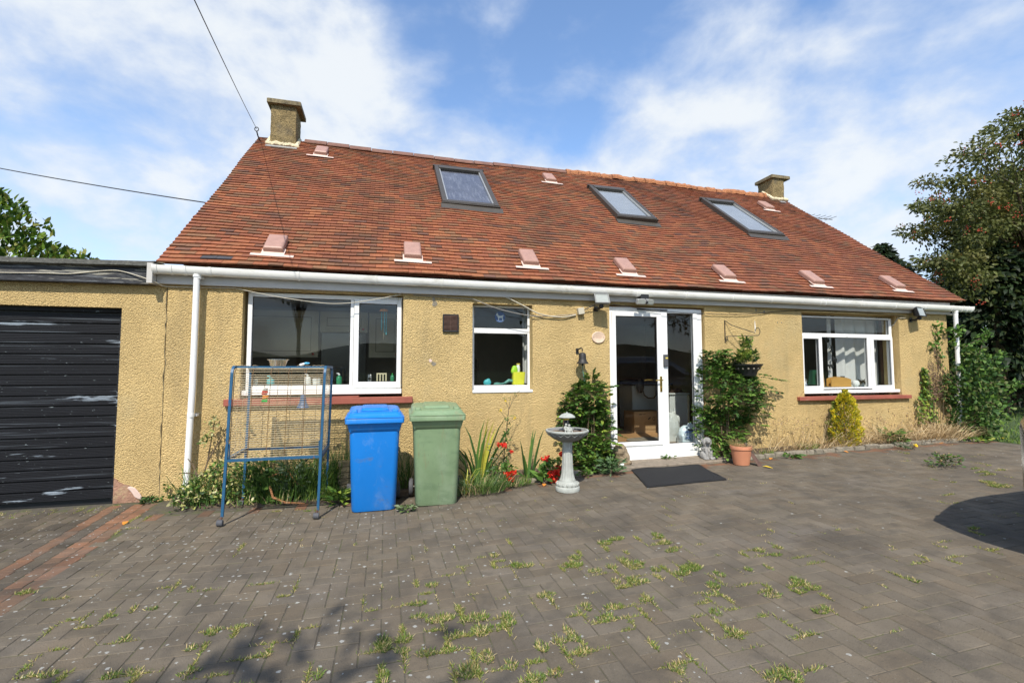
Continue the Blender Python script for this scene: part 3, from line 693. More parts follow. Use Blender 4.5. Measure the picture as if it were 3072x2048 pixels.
# eaves: fascia, gutter, pipes
fa = MB(); fa.box(-2.60, 10.16, -.055, -.002, 2.515, 2.735)
fm = part('fascia_board', fa, 'fascia', house, bevel=.004)
part('fascia_joint', MB().box(1.02, 1.05, -.0575, -.055, 2.518, 2.73), 'fascia', fm)
part('fascia_end', MB().box(-2.66, -2.602, -.16, .02, 2.50, 2.735), 'fascia', fm, bevel=.004)
gb = MB(); rg = []
def gy(x): return 2.715 - .004 * (x + 2.6)
for x in np.linspace(-2.61, 10.60, 30):
    zc = gy(x); out = [(x, -.118 + .058 * math.cos(t), zc + .098 * math.sin(t)) for t in np.linspace(math.pi, 2 * math.pi, 11)]
    inn = [(x, -.118 + .053 * math.cos(t), zc + .093 * math.sin(t)) for t in np.linspace(2 * math.pi, math.pi, 11)]
    rg.append(out + inn)
gb.loft(rg); gut = part('gutter', gb, 'gutter', house, smooth=True, angle=50)
for x, w in [(-2.585, .05), (-2.42, .022), (-2.28, .03), (-2.02, .03), (-1.05, .02), (-.13, .02), (.72, .02), (1.62, .02), (2.46, .035), (2.55, .03), (3.62, .02), (4.45, .02), (5.3, .02), (6.05, .02), (7.05, .035), (7.15, .03), (7.9, .02), (8.7, .02), (9.4, .02), (10.05, .03), (10.32, .03), (10.45, .03), (10.57, .03)]:
    mb = MB(); ringz = []
    for xx in (x - w / 2, x + w / 2):
        zc = gy(x); ringz.append([(xx, -.118 + .0655 * math.cos(t), zc + .002 + .1060 * math.sin(t)) for t in np.linspace(math.pi, 2 * math.pi, 11)] + [(xx, -.118 + .0585 * math.cos(t), zc + .002 + .0988 * math.sin(t)) for t in np.linspace(2 * math.pi, math.pi, 11)])
    part('gutter_bracket', mb.loft(ringz), 'gutter', gut, smooth=True, angle=40)
def downpipe(x, zb, zclips, bend):
    mb = MB(); zt = gy(x) - .085
    mb.tube([(x, -.115, zt), (x, -.115, zt - .03)], [.042, .042], 16)
    mb.tube([(x, -.115, zt - .02), (x - .004, -.112, 1.3), (x - .02, -.105, .7), (x - .03, -.10, zb + .10)] + ([(x - .035, -.12, zb + .03), (x - .05, -.17, zb - .03)] if bend else [(x - .03, -.10, zb)]), .0345, 16)
    o = part('downpipe', mb, 'upvc', house, smooth=True, angle=50)
    for z in zclips:
        xx = x - .02 * (1.9 - z) / 1.9
        c = MB().tube([(xx, -.11, z - .02), (xx, -.11, z + .02)], .0385, 16); c.box(xx - .05, xx + .05, -.075, -.003, z - .015, z + .015)
        part('pipe_clip', c, 'upvc', o, smooth=True, angle=40)
downpipe(-2.165, .12, (2.60, .98), True)
downpipe(10.19, .25, (2.52, 1.0), False)

# windows
def frame_rect(mb, x0, x1, z0, z1, w, y0, y1):
    mb.box(x0, x0 + w, y0, y1, z0, z1); mb.box(x1 - w, x1, y0, y1, z0, z1)
    mb.box(x0 + w, x1 - w, y0 + .001, y1 - .001, z0, z0 + w); mb.box(x0 + w, x1 - w, y0 + .001, y1 - .001, z1 - w, z1)
def pane(parent, x0, x1, z0, z1, y):
    p = MB().add([(x0 - .01, y, z0 - .01), (x1 + .01, y, z0 - .01), (x1 + .01, y, z1 + .01), (x0 - .01, y, z1 + .01)], [(0, 1, 2, 3)])
    part('pane', p, 'glass', parent)
def seal(parent, rects, y):
    mb = MB()
    for x0, x1, z0, z1 in rects: frame_rect(mb, x0 - .0, x1, z0, z1, .008, y, y + .006)
    part('glazing_seal', mb, 'black_plastic', parent)
def sash(parent, x0, x1, z0, z1, gx0, gx1, gz0, gz1, y0, y1):
    mb = MB(); mb.box(x0, gx0, y0, y1, z0, z1); mb.box(gx1, x1, y0, y1, z0, z1)
    mb.box(gx0, gx1, y0 + .001, y1, z0, gz0); mb.box(gx0, gx1, y0 + .001, y1, gz1, z1)
    return part('casement', mb, 'upvc', parent, bevel=.006)
# kitchen
w = MB(); y0, y1 = .10, .17
w.box(-1.668, -1.617, y0, y1, 1.255, 2.478); w.box(.158, .209, y0, y1, 1.255, 2.478); w.box(-.450, -.408, y0, y1, 1.255, 2.424)
w.box(-1.617, .158, y0 + .001, y1, 2.424, 2.478); w.box(-1.617, -.450, y0 + .001, y1, 1.255, 1.311); w.box(-.408, .158, y0 + .001, y1, 1.255, 1.29)
kw = part('window', w, 'upvc', house, bevel=.006, label='wide kitchen window with a fixed light and one casement')
pane(kw, -1.617, -.45, 1.311, 2.424, .13); seal(kw, [(-1.617, -.45, 1.311, 2.424)], .122)
c = sash(kw, -.404, .200, 1.268, 2.440, -.342, .145, 1.346, 2.380, .080, .0995)
pane(kw, -.342, .145, 1.346, 2.38, .115); seal(kw, [(-.342, .145, 1.346, 2.38)], .108)
part('window_cill', MB().box(-1.690, .212, .02, .12, 1.190, 1.254), 'upvc', kw, bevel=.008)
part('brick_sill', MB().box(-1.86, .352, -.062, .10, 1.072, 1.152), 'red_sill', kw, bevel=.006)
solo('loose_tile', MB().obox((-.48, -.012, 1.162), (.16, .004, .002), (0, .045, .0), (0, 0, .008)), 'red_sill', 'thin red tile lying loose on the kitchen window sill', 'tile')
# bathroom
y0, y1 = .145, .21
w = MB(); w.box(1.168, 1.205, y0, y1, 1.225, 2.418); w.box(1.992, 2.032, y0, y1, 1.225, 2.418)
w.box(1.205, 1.992, y0 + .001, y1, 2.390, 2.418); w.box(1.205, 1.992, y0 + .001, y1, 2.020, 2.092); w.box(1.205, 1.992, y0 + .001, y1, 1.225, 1.283)
bw = part('window', w, 'upvc', house, bevel=.006, label='small two-light window with a round sticker')
pane(bw, 1.205, 1.992, 2.092, 2.39, .175); pane(bw, 1.205, 1.992, 1.283, 2.020, .175)
seal(bw, [(1.205, 1.992, 2.092, 2.39), (1.205, 1.992, 1.283, 2.02)], .166)
part('window_cill', MB().box(1.157, 2.020, -.012, .16, 1.186, 1.224), 'upvc', bw, bevel=.006)
# living room
y0, y1 = .10, .17
w = MB(); w.box(6.80, 6.888, y0, y1, 1.165, 2.425); w.box(8.852, 8.905, y0, y1, 1.165, 2.425); w.box(7.235, 7.306, y0, y1, 1.165, 2.060); w.box(8.320, 8.405, y0, y1, 1.165, 2.060)
w.box(6.888, 8.852, y0 + .001, y1, 2.397, 2.425); w.box(6.888, 8.852, y0 + .001, y1, 2.060, 2.126)
w.box(7.306, 8.320, y0 + .001, y1, 1.165, 1.190); w.box(6.888, 7.235, y0 + .001, y1, 1.165, 1.19); w.box(8.405, 8.852, y0 + .001, y1, 1.165, 1.19)
lw = part('window', w, 'upvc', house, bevel=.006, label='wide living room window with a top light and two casements')
pane(lw, 6.888, 8.852, 2.126, 2.397, .13); pane(lw, 7.306, 8.32, 1.19, 2.06, .13)
seal(lw, [(6.888, 8.852, 2.126, 2.397), (7.306, 8.32, 1.19, 2.06)], .122)
for a, b, ga, gb_ in ((6.83, 7.275, 6.89, 7.217), (8.372, 8.890, 8.446, 8.845)):
    sash(lw, a, b, 1.150, 2.085, ga, gb_, 1.218, 2.028, .080, .0995); pane(lw, ga, gb_, 1.218, 2.028, .115); seal(lw, [(ga, gb_, 1.218, 2.028)], .108)
part('window_cill', MB().box(6.785, 8.935, .02, .12, 1.092, 1.145), 'upvc', lw, bevel=.008)
part('brick_sill', MB().box(6.625, 9.088, -.062, .10, .985, 1.047), 'red_sill', lw, bevel=.006)
for x, z in ((7.85, 2.078), (7.96, 1.176)):
    part('drain_cap', MB().box(x, x + .02, y0 - .004, y0, z, z + .006), 'black_plastic', lw)
# front door
y0, y1 = .03, .10
w = MB(); w.box(3.233, 3.290, y0, y1, .345, 2.449); w.box(4.690, 4.760, y0, y1, .345, 2.449); w.box(4.112, 4.222, y0, y1, .345, 2.449)
w.box(3.290, 4.112, y0 + .001, y1, 2.384, 2.449); w.box(4.222, 4.690, y0 + .001, y1, 2.380, 2.449); w.box(4.222, 4.69, y0 + .001, y1, .345, .37); w.box(3.29, 4.112, y0 + .001, y1, .345, .362)
w.box(4.762, 4.852, y0 + .012, y1, .20, 2.449)
dr = part('front_door', w, 'upvc', house, bevel=.006, label='white glazed front door with a glass sidelight')
sash(dr, 3.272, 4.106, .366, 2.382, 3.335, 4.03, .425, 2.309, .008, .0295); pane(dr, 3.335, 4.03, .425, 2.309, .05); pane(dr, 4.222, 4.69, .37, 2.38, .06)
seal(dr, [(3.335, 4.03, .425, 2.309)], .03); seal(dr, [(4.222, 4.69, .37, 2.38)], .052)
part('threshold', MB().box(3.235, 4.76, -.005, .10, .262, .344), 'upvc', dr, bevel=.008)
part('threshold', MB().box(3.235, 4.78, -.045, .095, .160, .260), 'upvc', dr, bevel=.008)
h = MB(); h.box(4.060, 4.096, -.002, .008, 1.165, 1.400); h.tube([(4.078, -.002, 1.342), (4.078, -.045, 1.342)], .010, 10); h.tube([(4.085, -.045, 1.342), (4.03, -.05, 1.346), (3.955, -.048, 1.338)], [.009, .0095, .008], 10); h.tube([(4.078, -.010, 1.23), (4.078, .0, 1.23)], .010, 10)
part('door_handle', h, 'brass', dr, smooth=True, bevel=.002)
h = MB(); h.tube([(3.99, .115, 1.342), (3.93, .118, 1.346), (3.86, .115, 1.338)], .009, 10); part('door_handle', h, 'brass', dr, smooth=True)
part('doorbell', MB().box(4.137, 4.208, -.004, .0295, 1.548, 1.735), 'rubber', dr, bevel=.008)
part('doorbell_label', MB().box(4.158, 4.200, -.0065, -.0045, 1.668, 1.690), 'label_yellow', dr)
part('letter_vent', MB().box(3.70, 4.22, .012, .029, 2.412, 2.430), 'rubber', dr)
# ---------------------------------------------------------------- garage
gar = thing('garage', 'flat roofed garage with a black boarded door joined to the cottage', 'garage', (-4.2, 1, 0))
gm = MB(); wall_grid(gm, -7.2, -2.508, -.15, 2.60, .006, .25, [(-5.62, -2.957, -.2, 2.224)])
gm.add([(-7.2, .25, -.15), (-7.2, 6, -.15), (-7.2, 6, 2.6), (-7.2, .25, 2.6)], [(0, 1, 2, 3)])
part('wall', gm, 'render', gar)
def gq(x): return 2.497 + .010 * (x + 2.6)
fb = MB()
fb.loft([[(x, -.085, gq(x)), (x, .02, gq(x)), (x, .02, gq(x) + .185), (x, -.085, gq(x) + .185)] for x in (-7.25, -5, -2.62)])
part('fascia_board', fb, 'fascia_wood', gar, bevel=.004)
rb = MB(); rr = []
for x in np.linspace(-7.3, -2.60, 40):
    z = gq(x) + .187 + .028 * (x + 2.6) * .5 + .022
    rr.append([(x, -.14, z + rng.uniform(-.004, .004)), (x, -.13, z + .055 + rng.uniform(-.006, .006)), (x, -.03, z + .075), (x, 6, z + .05), (x, 6, z - .03), (x, -.10, z - .012)])
part('roof_edge', rb.loft(rr), 'bitumen', gar, smooth=False)
gd = MB(); gd.box(-5.60, -2.96, .145, .16, -.05, 2.22)
part('door_backing', gd, 'black_plastic', gar)
door = None
z = .035; n = 18; bh = (2.16 - .035) / n
mb = MB()
for k in range(n):
    zz = z + k * bh; t = rng.normal(0, .0012)
    rings = []
    for x in (-5.58, -2.995):
        pr = [(.125, zz + .002)]
        for q in range(6):
            a = zz + .008 + (bh - .016) * q / 6; h = (bh - .016) / 6
            pr += [(.100 + t, a + h * .12), (.100 + t, a + h * .8), (.1035 + t, a + h * .86), (.1035 + t, a + h * .98)]
        pr += [(.125, zz + bh - .004)]
        rings.append([(x, y, zq) for y, zq in pr] + [(x, .140, zz + bh - .004), (x, .140, zz + .002)])
    mb.loft(rings)
part('garage_door', mb, 'garage_wood', gar)
fr = MB(); fr.box(-3.01, -2.958, .085, .143, -.03, 2.223); fr.box(-5.6, -3.01, .086, .143, 2.175, 2.223)
part('door_frame', fr, 'garage_wood', gar, bevel=.004)
# bricks and hard core where the render has fallen off the foot of the wall
bp = [(-2.953, .0), (-2.953, .285), (-2.93, .27), (-2.90, .235), (-2.85, .205), (-2.80, .195), (-2.765, .155), (-2.745, .10), (-2.70, .06), (-2.66, .0)]
part('exposed_brick', MB().prism(bp, -.004, .02), 'brick', gar)
mb = MB(); p = [(-2.82, .17), (-2.79, .185), (-2.74, .165), (-2.69, .10), (-2.655, .03), (-2.70, .035), (-2.74, .06), (-2.775, .12)]
mb.prism(p, -.016, .0)
part('broken_render', mb, 'vent_flash', gar, bevel=.008)
mb = MB(); pts = [(-2.505 + rng.uniform(-.012, .012), .001, z) for z in np.linspace(.03, 2.48, 34)]
mb.tube(pts, [.0025 + .003 * rng.random() for _ in pts], 5); part('wall_crack', mb, 'cap_stone', gar)

# ---------------------------------------------------------------- rooms behind the glass (parts of the cottage)
def room(x0, x1, y1, z0, z1, wallmat, floormat):
    mb = MB(); mb.add([(x0, .31, z0), (x1, .31, z0), (x1, y1, z0), (x0, y1, z0)], [(0, 1, 2, 3)]); fl = part('floor', mb, floormat, house)
    mb = MB(); mb.add([(x0, .31, z0), (x0, y1, z0), (x1, y1, z0), (x1, .31, z0), (x0, .31, z1), (x0, y1, z1), (x1, y1, z1), (x1, .31, z1)], [(0, 4, 5, 1), (1, 5, 6, 2), (2, 6, 7, 3)])
    part('room_wall', mb, wallmat, house)
    mb = MB(); mb.add([(x0, .31, z1), (x1, .31, z1), (x1, y1, z1), (x0, y1, z1)], [(3, 2, 1, 0)]); part('ceiling', mb, 'ceiling', house)
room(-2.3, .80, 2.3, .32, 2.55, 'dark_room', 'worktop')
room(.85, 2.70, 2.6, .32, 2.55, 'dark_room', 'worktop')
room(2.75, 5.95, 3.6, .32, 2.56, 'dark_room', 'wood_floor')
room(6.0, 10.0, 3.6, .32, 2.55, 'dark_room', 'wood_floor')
for nm, x0, x1, yb in (('inner_sill', -1.70, .222, .42), ('inner_sill', 1.155, 2.022, .42), ('inner_sill', 6.78, 8.94, .44)):
    z = {-1.70: 1.305, 1.155: 1.28, 6.78: 1.19}[x0]
    part(nm, MB().box(x0 - .02, x1 + .02, .172, yb, z - .03, z), 'white_panel', house)
# kitchen cupboards on the far wall
kc = thing('kitchen_cupboards', 'row of cream kitchen cupboards dimly seen through the wide kitchen window', 'cupboards', (-.7, 1.5, 1.5))
for x0, x1, zb, zt in ((-2.2, -1.02, 1.70, 2.42), (-1.0, -.28, 2.10, 2.42), (-.26, .24, 1.70, 2.42), (.26, .78, 1.70, 2.42)):
    d = part('cupboard_door', MB().box(x0, x1, 1.5, 1.85, zb, zt), 'cabinet', kc, bevel=.005)
    m = MB(); frame_rect(m, x0 + .10, x1 - .10, zb + .09, zt - .09, .012, 1.494, 1.4995); part('door_moulding', m, 'cabinet_line', d)
    part('door_knob', MB().ball((x1 - .07, 1.48, zb + .05), .018), 'toy_red', d, smooth=True)
solo('cooker_hood', MB().box(-.98, -.30, 1.52, 1.9, 1.32, 2.095), 'black_gloss', 'black cooker hood panel between the cream kitchen cupboards', 'cooker', (-.6, 1.6, 1.5), bevel=.01)
solo('kitchen_worktop', MB().box(-2.25, .75, 1.25, 2.2, 1.14, 1.18), 'worktop', 'dark worktop below the kitchen cupboards', 'worktop', (-.6, 1.6, 1.16), bevel=.004)
SX = (-1.70 + .222) / 2
def bottle(name, label, x, y, z, r, h, mat, capmat, sy=1.0, pump=False, group=None):
    t = thing(name, label, 'bottle', (x, y, z), group)
    part('bottle_body', MB().lathe([(r * .92, 0), (r, .006), (r, h * .62), (r * .75, h * .74), (r * .32, h * .80), (r * .32, h * .86)], (x, y, z), 16), mat, t, smooth=True)
    c = MB().lathe([(r * .38, h * .86), (r * .38, h * .93), (r * .2, h * .95), (r * .2, h)], (x, y, z), 12)
    if pump: c.tube([(x, y, z + h), (x - r * .9, y, z + h + .002)], r * .16, 8)
    part('bottle_cap', c, capmat, t, smooth=True); return t
ZK = 1.3055
bottle('soap_bottle', 'green liquid soap bottle with a clear pump, right of the fixed kitchen pane', -.59, .26, ZK, .036, .15, 'bottle_green', 'white_plastic', pump=True)
bottle('soap_bottle', 'turquoise soap bottle on the sill behind the left part of the cage', -1.42, .26, ZK, .045, .115, 'turquoise', 'turquoise', pump=True)
bottle('soap_bottle', 'white pump bottle on the kitchen sill, left of its white twin tub', -.98, .26, ZK, .042, .14, 'white_plastic', 'white_plastic', pump=True)
bottle('washing_up_bottle', 'small green bottle in the corner of the opening kitchen casement', .095, .27, 1.346, .026, .11, 'bottle_green', 'toy_green')
t = thing('tub', 'short white plastic tub on the kitchen sill beside a pump bottle', 'tub', (-.87, .26, ZK))
part('tub_body', MB().lathe([(.045, 0), (.05, .07)], (-.87, .26, ZK), 18), 'white_plastic', t, smooth=True); part('tub_lid', MB().lathe([(.052, .071), (.052, .085), (.04, .09)], (-.87, .26, ZK), 18), 'white_plastic', t, smooth=True)
t = thing('drinking_glass', 'clear drinking glass in the left corner of the kitchen sill', 'glass', (-1.60, .27, ZK))
part('glass_wall', MB().lathe([(.028, 0), (.034, .09), (.031, .09), (.026, .006)], (-1.60, .27, ZK), 18, cap1=False), 'clear_bag', t, smooth=True)
t = thing('peg_rack', 'cream slotted wooden holder standing inside the opening kitchen casement', 'holder', (-.07, .5, 1.2))
mb = MB()
for a in (-.117, -.077, -.037, .003 - .0): mb.box(a, a + .018, .49, .51, 1.18, 1.46)
for z0 in (1.18, 1.30, 1.44): mb.box(-.099, .003, .492, .508, z0, z0 + .02)
part('slats', mb, 'cream', t)
t = thing('socket_strip', 'grey upright socket strip beside the slotted holder in the kitchen', 'socket strip', (-.21, .52, 1.2))
part('strip_body', MB().box(-.235, -.185, .5, .53, 1.19, 1.44), 'aluminium', t, bevel=.006)
for z in (1.24, 1.31, 1.38): part('socket', MB().lathe([(.02, 0), (.02, .004)], (0, 0, 0), 14).mesh('socket', (0, 0, 0)), 'ink', t).location = Vector((-.21 + .21, .497 - .52, z - 1.2))
for o in [c for c in t.children if c.name.startswith('socket') and c.name != 'socket_strip']: o.rotation_euler = (R_(90), 0, 0)
t = thing('wind_chime', 'hanging wind chime with an orange disc inside the opening kitchen casement', 'wind chime', (-.03, .35, 2.3))
part('disc', MB().lathe([(.055, 0), (.06, .012), (.05, .028)], (-.03, .35, 2.315), 20), 'toy_orange', t, smooth=True)
for k in range(5):
    a = k * 1.257; part('chime_tube', MB().tube([(-.03 + .035 * math.cos(a), .35 + .035 * math.sin(a), 2.30), (-.03 + .035 * math.cos(a), .35 + .035 * math.sin(a), 1.99 + .03 * k)], .006, 8), 'turquoise', t, smooth=True)
m = MB().tube([(-.03, .35, 2.5), (-.03, .35, 1.93)], .0015, 5); part('cord', m, 'cream', t); part('striker', MB().lathe([(.022, 0), (.022, .01)], (-.03, .35, 2.16), 14), 'cream', t, smooth=True)

# bathroom sill
ZB = 1.2805
t = thing('yellow_jug', 'yellow plastic jug stuffed with bright packets on the small window sill', 'jug', (1.87, .27, ZB))
part('jug_body', MB().loft([rrect(1.88, .27, .085, .05, .02, ZB, 3), rrect(1.885, .27, .09, .055, .02, ZB + .12, 3), rrect(1.89, .27, .092, .056, .02, ZB + .19, 3)]), 'yellow', t, smooth=True)
pk = fuse(MB().ball((1.83, .27, ZB + .22), (.05, .03, .07)).ball((1.80, .26, ZB + .20), (.03, .03, .04)), .008, 1, base_of(t)); part('packet', pk, 'lime', t)
pk = fuse(MB().ball((1.885, .28, ZB + .235), (.032, .025, .08)), .008, 1, base_of(t)); part('packet', pk, 'white_plastic', t)
part('packet_top', MB().box(1.86, 1.91, .265, .295, ZB + .295, ZB + .315), 'label_yellow', t)
solo('shell_stone', fuse(MB().ball((1.42, .26, ZB + .04), (.058, .035, .048)).ball((1.435, .26, ZB + .07), (.03, .025, .03)), .007, 2, (1.42, .26, ZB)), 'turquoise', 'pale turquoise shell-shaped stone on the small window sill', 'stone', (1.42, .26, ZB))
solo('driftwood', fuse(MB().tube([(1.68, .26, ZB + .03), (1.74, .27, ZB + .07), (1.80, .27, ZB + .06), (1.84, .27, ZB + .02)], [.018, .024, .022, .014], 8).ball((1.57, .27, ZB + .02), (.06, .03, .022)).tube([(1.6, .27, ZB + .02), (1.70, .27, ZB + .03)], .012, 8), .008, 2, (1.7, .27, ZB)), 'rope_green', 'blue-green piece of driftwood lying beside the yellow jug', 'driftwood', (1.7, .27, ZB))
solo('blue_vase', MB().lathe([(.06, 0), (.075, .08), (.06, .15), (.03, .19)], (1.17, .33, ZB), 18), 'turquoise', 'pale blue vase half hidden at the left edge of the small window', 'vase', (1.17, .33, ZB), smooth=True)
t = thing('shelf_unit', 'dim wooden shelf unit inside the room behind the small window', 'shelf', (1.2, 1.6, .32))
part('shelf_frame', MB().box(.98, 1.02, 1.5, 1.8, .32, 1.68), 'rust', t); part('shelf_frame', MB().box(1.5, 1.54, 1.5, 1.8, .32, 1.68), 'rust', t)
for z in (.8, 1.15, 1.5): part('shelf_board', MB().box(1.02, 1.5, 1.5, 1.8, z, z + .03), 'rust', t)
solo('pale_curtain', MB().loft([[(x, .44 + .02 * math.sin(x * 90), 1.3), (x, .44 + .02 * math.sin(x * 90), 2.45)] for x in np.linspace(2.00, 2.12, 14)], False, False, closed=False), 'curtain', 'pale curtain edge at the right side of the small window', 'curtain', (2.06, .44, 1.3))
# round sticker: white animal silhouette on blue
t = thing('window_sticker', 'round blue sticker with a white animal silhouette in the small window', 'sticker', (1.585, .172, 2.265))
mb = MB(); mb.loft([[(1.585 + .078 * math.cos(a), y, 2.262 + .078 * math.sin(a)) for a in np.linspace(0, 2 * math.pi, 28, endpoint=False)] for y in (.171, .1725)])
part('disc', mb, 'sticker_blue', t)
sil = [(-.060, .022), (-.052, .040), (-.050, .056), (-.044, .046), (-.036, .058), (-.030, .042), (-.024, .020), (-.005, .012), (.022, .016), (.046, .030), (.056, .024), (.044, .008), (.042, -.018), (.046, -.048), (.036, -.052), (.032, -.022), (.024, -.012), (.002, -.014), (-.012, -.014), (-.016, -.048), (-.026, -.050), (-.028, -.016), (-.038, .006), (-.046, .016)]
part('silhouette', MB().prism([(1.585 + a, 2.262 + b) for a, b in sil], .1692, .1708), 'sticker_white', t)

# hall: what stands behind the front door
t = thing('white_cabinet', 'white appliance with a black bag hanging from it, behind the glass door leaf', 'cabinet', (5.1, 2.1, .32))
part('side_panel', MB().box(4.78, 5.6, 2.1, 2.7, .32, 1.18), 'white_panel', t, bevel=.01); part('worktop', MB().box(4.72, 5.65, 2.06, 2.7, 1.182, 1.215), 'worktop', t); part('edge_post', MB().box(4.745, 4.79, 2.085, 2.13, .32, 1.18), 'white_panel', t)
t = thing('black_bag', 'black bag with a looped strap on the white appliance in the hall', 'bag', (4.8, 2.0, 1.2))
part('bag_body', fuse(MB().ball((4.70, 2.02, 1.27), (.28, .09, .06)).ball((4.86, 1.98, 1.19), (.09, .06, .16)), .015, 3, base_of(t)), 'black_plastic', t)
part('strap', MB().tube([(4.88, 1.94, 1.15), (4.92, 1.93, 1.0), (5.0, 1.92, .945), (5.12, 1.92, .945), (5.18, 1.93, 1.0), (5.19, 1.95, 1.2)], .014, 8), 'black_plastic', t, smooth=True)
t = thing('cardboard_box', 'brown cardboard shipping box with printed marks on the hall floor', 'box', (4.8, 1.7, .32))
bb = part('box_body', MB().box(4.52, 5.10, 1.62, 2.02, .32, .715), 'card', t, bevel=.004)
m = MB(); m.obox((4.835, 1.6185, .585), (.026, 0, .020), (0, .001, 0), (-.007, 0, .009)); m.loft([[(4.93 + r * math.cos(a), 1.6185, .575 + r * 1.25 * math.sin(a)) for a in np.linspace(0, 2 * math.pi, 18, endpoint=False)] for r in (.021, .029)], False, False)
frame_rect(m, 4.735, 4.87, .475, .515, .004, 1.6175, 1.6195); m.box(4.885, 5.0, 1.6175, 1.6195, .478, .482); m.box(4.885, 5.0, 1.6175, 1.6195, .502, .506); m.box(4.62, 4.68, 1.6175, 1.6195, .655, .668); m.box(4.70, 4.76, 1.6175, 1.6195, .66, .667)
part('printed_mark', m, 'ink', bb)
t = thing('fridge', 'small white fridge behind the glass sidelight of the front door', 'fridge', (5.1, 1.2, .32))
part('fridge_body', MB().box(4.89, 5.27, 1.02, 1.4, .33, 1.055), 'white_panel', t, bevel=.012); part('fridge_top', MB().box(4.87, 5.28, .995, 1.4, 1.058, 1.085), 'white_panel', t, bevel=.006); part('door_edge', MB().box(5.245, 5.268, .99, 1.018, .36, 1.04), 'cream', t)
solo('driftwood', fuse(MB().tube([(4.93, 1.1, 1.10), (5.0, 1.1, 1.13), (5.08, 1.1, 1.115), (5.2, 1.1, 1.12)], [.02, .035, .03, .018], 8).ball((5.12, 1.1, 1.14), (.05, .03, .03)), .01, 2, (5.1, 1.1, 1.09)), 'rust', 'brown knobbly driftwood on top of the small fridge', 'driftwood', (5.1, 1.1, 1.09))
def bag(name, label, c, r, mat, seed):
    q = np.random.default_rng(seed); mb = MB()
    mb.ball((c[0], c[1], c[2] + r[2] * .48), (r[0], r[1], r[2] * .52)); mb.box(c[0] - r[0] * .85, c[0] + r[0] * .85, c[1] - r[1] * .8, c[1] + r[1] * .8, c[2] + .002, c[2] + r[2] * .45)
    for k in range(9): mb.ball((c[0] + q.uniform(-.7, .7) * r[0], c[1] + q.uniform(-.6, .2) * r[1], c[2] + q.uniform(.2, 1.0) * r[2]), (q.uniform(.15, .35) * r[0], .3 * r[1], q.uniform(.12, .25) * r[2]))
    mb.tube([(c[0] + r[0] * .45, c[1], c[2] + r[2] * .85), (c[0] + r[0] * .5, c[1], c[2] + r[2] * 1.12)], [.03, .012], 8)
    t = thing(name, label, 'bag', c); part('bag_body', fuse(mb, .010, 1, c), mat, t); return t
bag('plastic_bag', 'crumpled clear plastic bag leaning behind the printed white one', (4.56, .50, .32), (.15, .12, .50), 'clear_bag', 3)
tb = bag('plastic_bag', 'white and pale blue plastic sack with blue printed lettering by the sidelight', (4.70, .28, .32), (.155, .10, .30), 'bag_white', 5)
def text(body, loc, size, mat, parent, rot=(R_(90), 0, 0), name='lettering', depth=.0008, shear=0.0):
    cu = bpy.data.curves.new(name, 'FONT'); cu.body = body; cu.size = size; cu.extrude = depth; cu.shear = shear; cu.align_x = 'CENTER'
    fo = bpy.data.objects.new('tmp', cu); COL.objects.link(fo)
    me = bpy.data.meshes.new_from_object(fo.evaluated_get(bpy.context.evaluated_depsgraph_get())); bpy.data.objects.remove(fo); bpy.data.curves.remove(cu); me.materials.clear()
    o = bpy.data.objects.new(name, me); COL.objects.link(o); o.parent = parent
    o.location = Vector(loc) - Vector(base_of(parent)); o.rotation_euler = rot; me.materials.append(MAT[mat]); return o
text('repeat', (4.70, .172, .50), .085, 'bag_blue', tb, (R_(88), R_(-6), 0))
m = MB()
for k, (a, b) in enumerate(((4.60, 4.71), (4.61, 4.68), (4.62, 4.70), (4.76, 4.80))): m.box(a, b, .172, .1735, .455 - .022 * k, .463 - .022 * k)
part('small_print', m, 'bag_blue', tb); part('dark_patch', MB().box(4.655, 4.745, .169, .1715, .535, .565), 'rubber', tb)
t = thing('door_mat', 'grey oval mat lying on the wooden hall floor', 'mat', (4.25, .75, .32))
part('mat_pile', MB().loft([[(4.35 + .45 * k * math.cos(a), .75 + .28 * k * math.sin(a), z) for a in np.linspace(0, 2 * math.pi, 28, endpoint=False)] for k, z in ((1, .322), (1, .330), (.97, .334))]), 'kerb', t)

# living room sill and curtains
ZL = 1.1905
def curtain(name, label, x0, x1, y, z0, z1, mat, amp=.035, fr=26, cat='curtain'):
    mb = MB(); xs = np.linspace(x0, x1, int((x1 - x0) * 60) + 8)
    mb.loft([[(x, y + amp * math.sin(x * fr + .6 * math.sin(x * 7)) * (1.0 if z < z1 - .1 else .7), z) for z in (z0, (z0 + z1) / 2, z1)] for x in xs], False, False, closed=False)
    solo(name, mb, mat, label, cat, ((x0 + x1) / 2, y, z0), smooth=True, angle=0)
curtain('white_curtain', 'long white curtain across the right part of the living room window', 7.98, 9.02, .44, .34, 2.5, 'curtain')
curtain('white_curtain', 'narrow gathered white curtain strip left of the hanging figures', 7.80, 7.90, .43, .34, 2.5, 'curtain', .02, 60)
curtain('brown_curtain', 'brown curtain at the right edge of the living room window', 9.06, 9.40, .46, .34, 2.5, 'brown_cloth')
solo('reddish_wardrobe', MB().box(9.3, 9.95, .8, 1.4, .33, 2.3), 'brown_cloth', 'reddish brown wardrobe behind the brown curtain', 'wardrobe', (9.6, 1, .33), bevel=.01)
t = thing('letter_rack', 'varnished wooden letter rack with a curved top on the living room sill', 'letter rack', (7.90, .30, ZL))
arc = [(7.68, ZL), (8.13, ZL), (8.13, ZL + .135)] + [(7.90 + .225 * math.cos(a), ZL + .115 + .055 * math.sin(a)) for a in np.linspace(.2, math.pi - .2, 12)] + [(7.68, ZL + .09)]
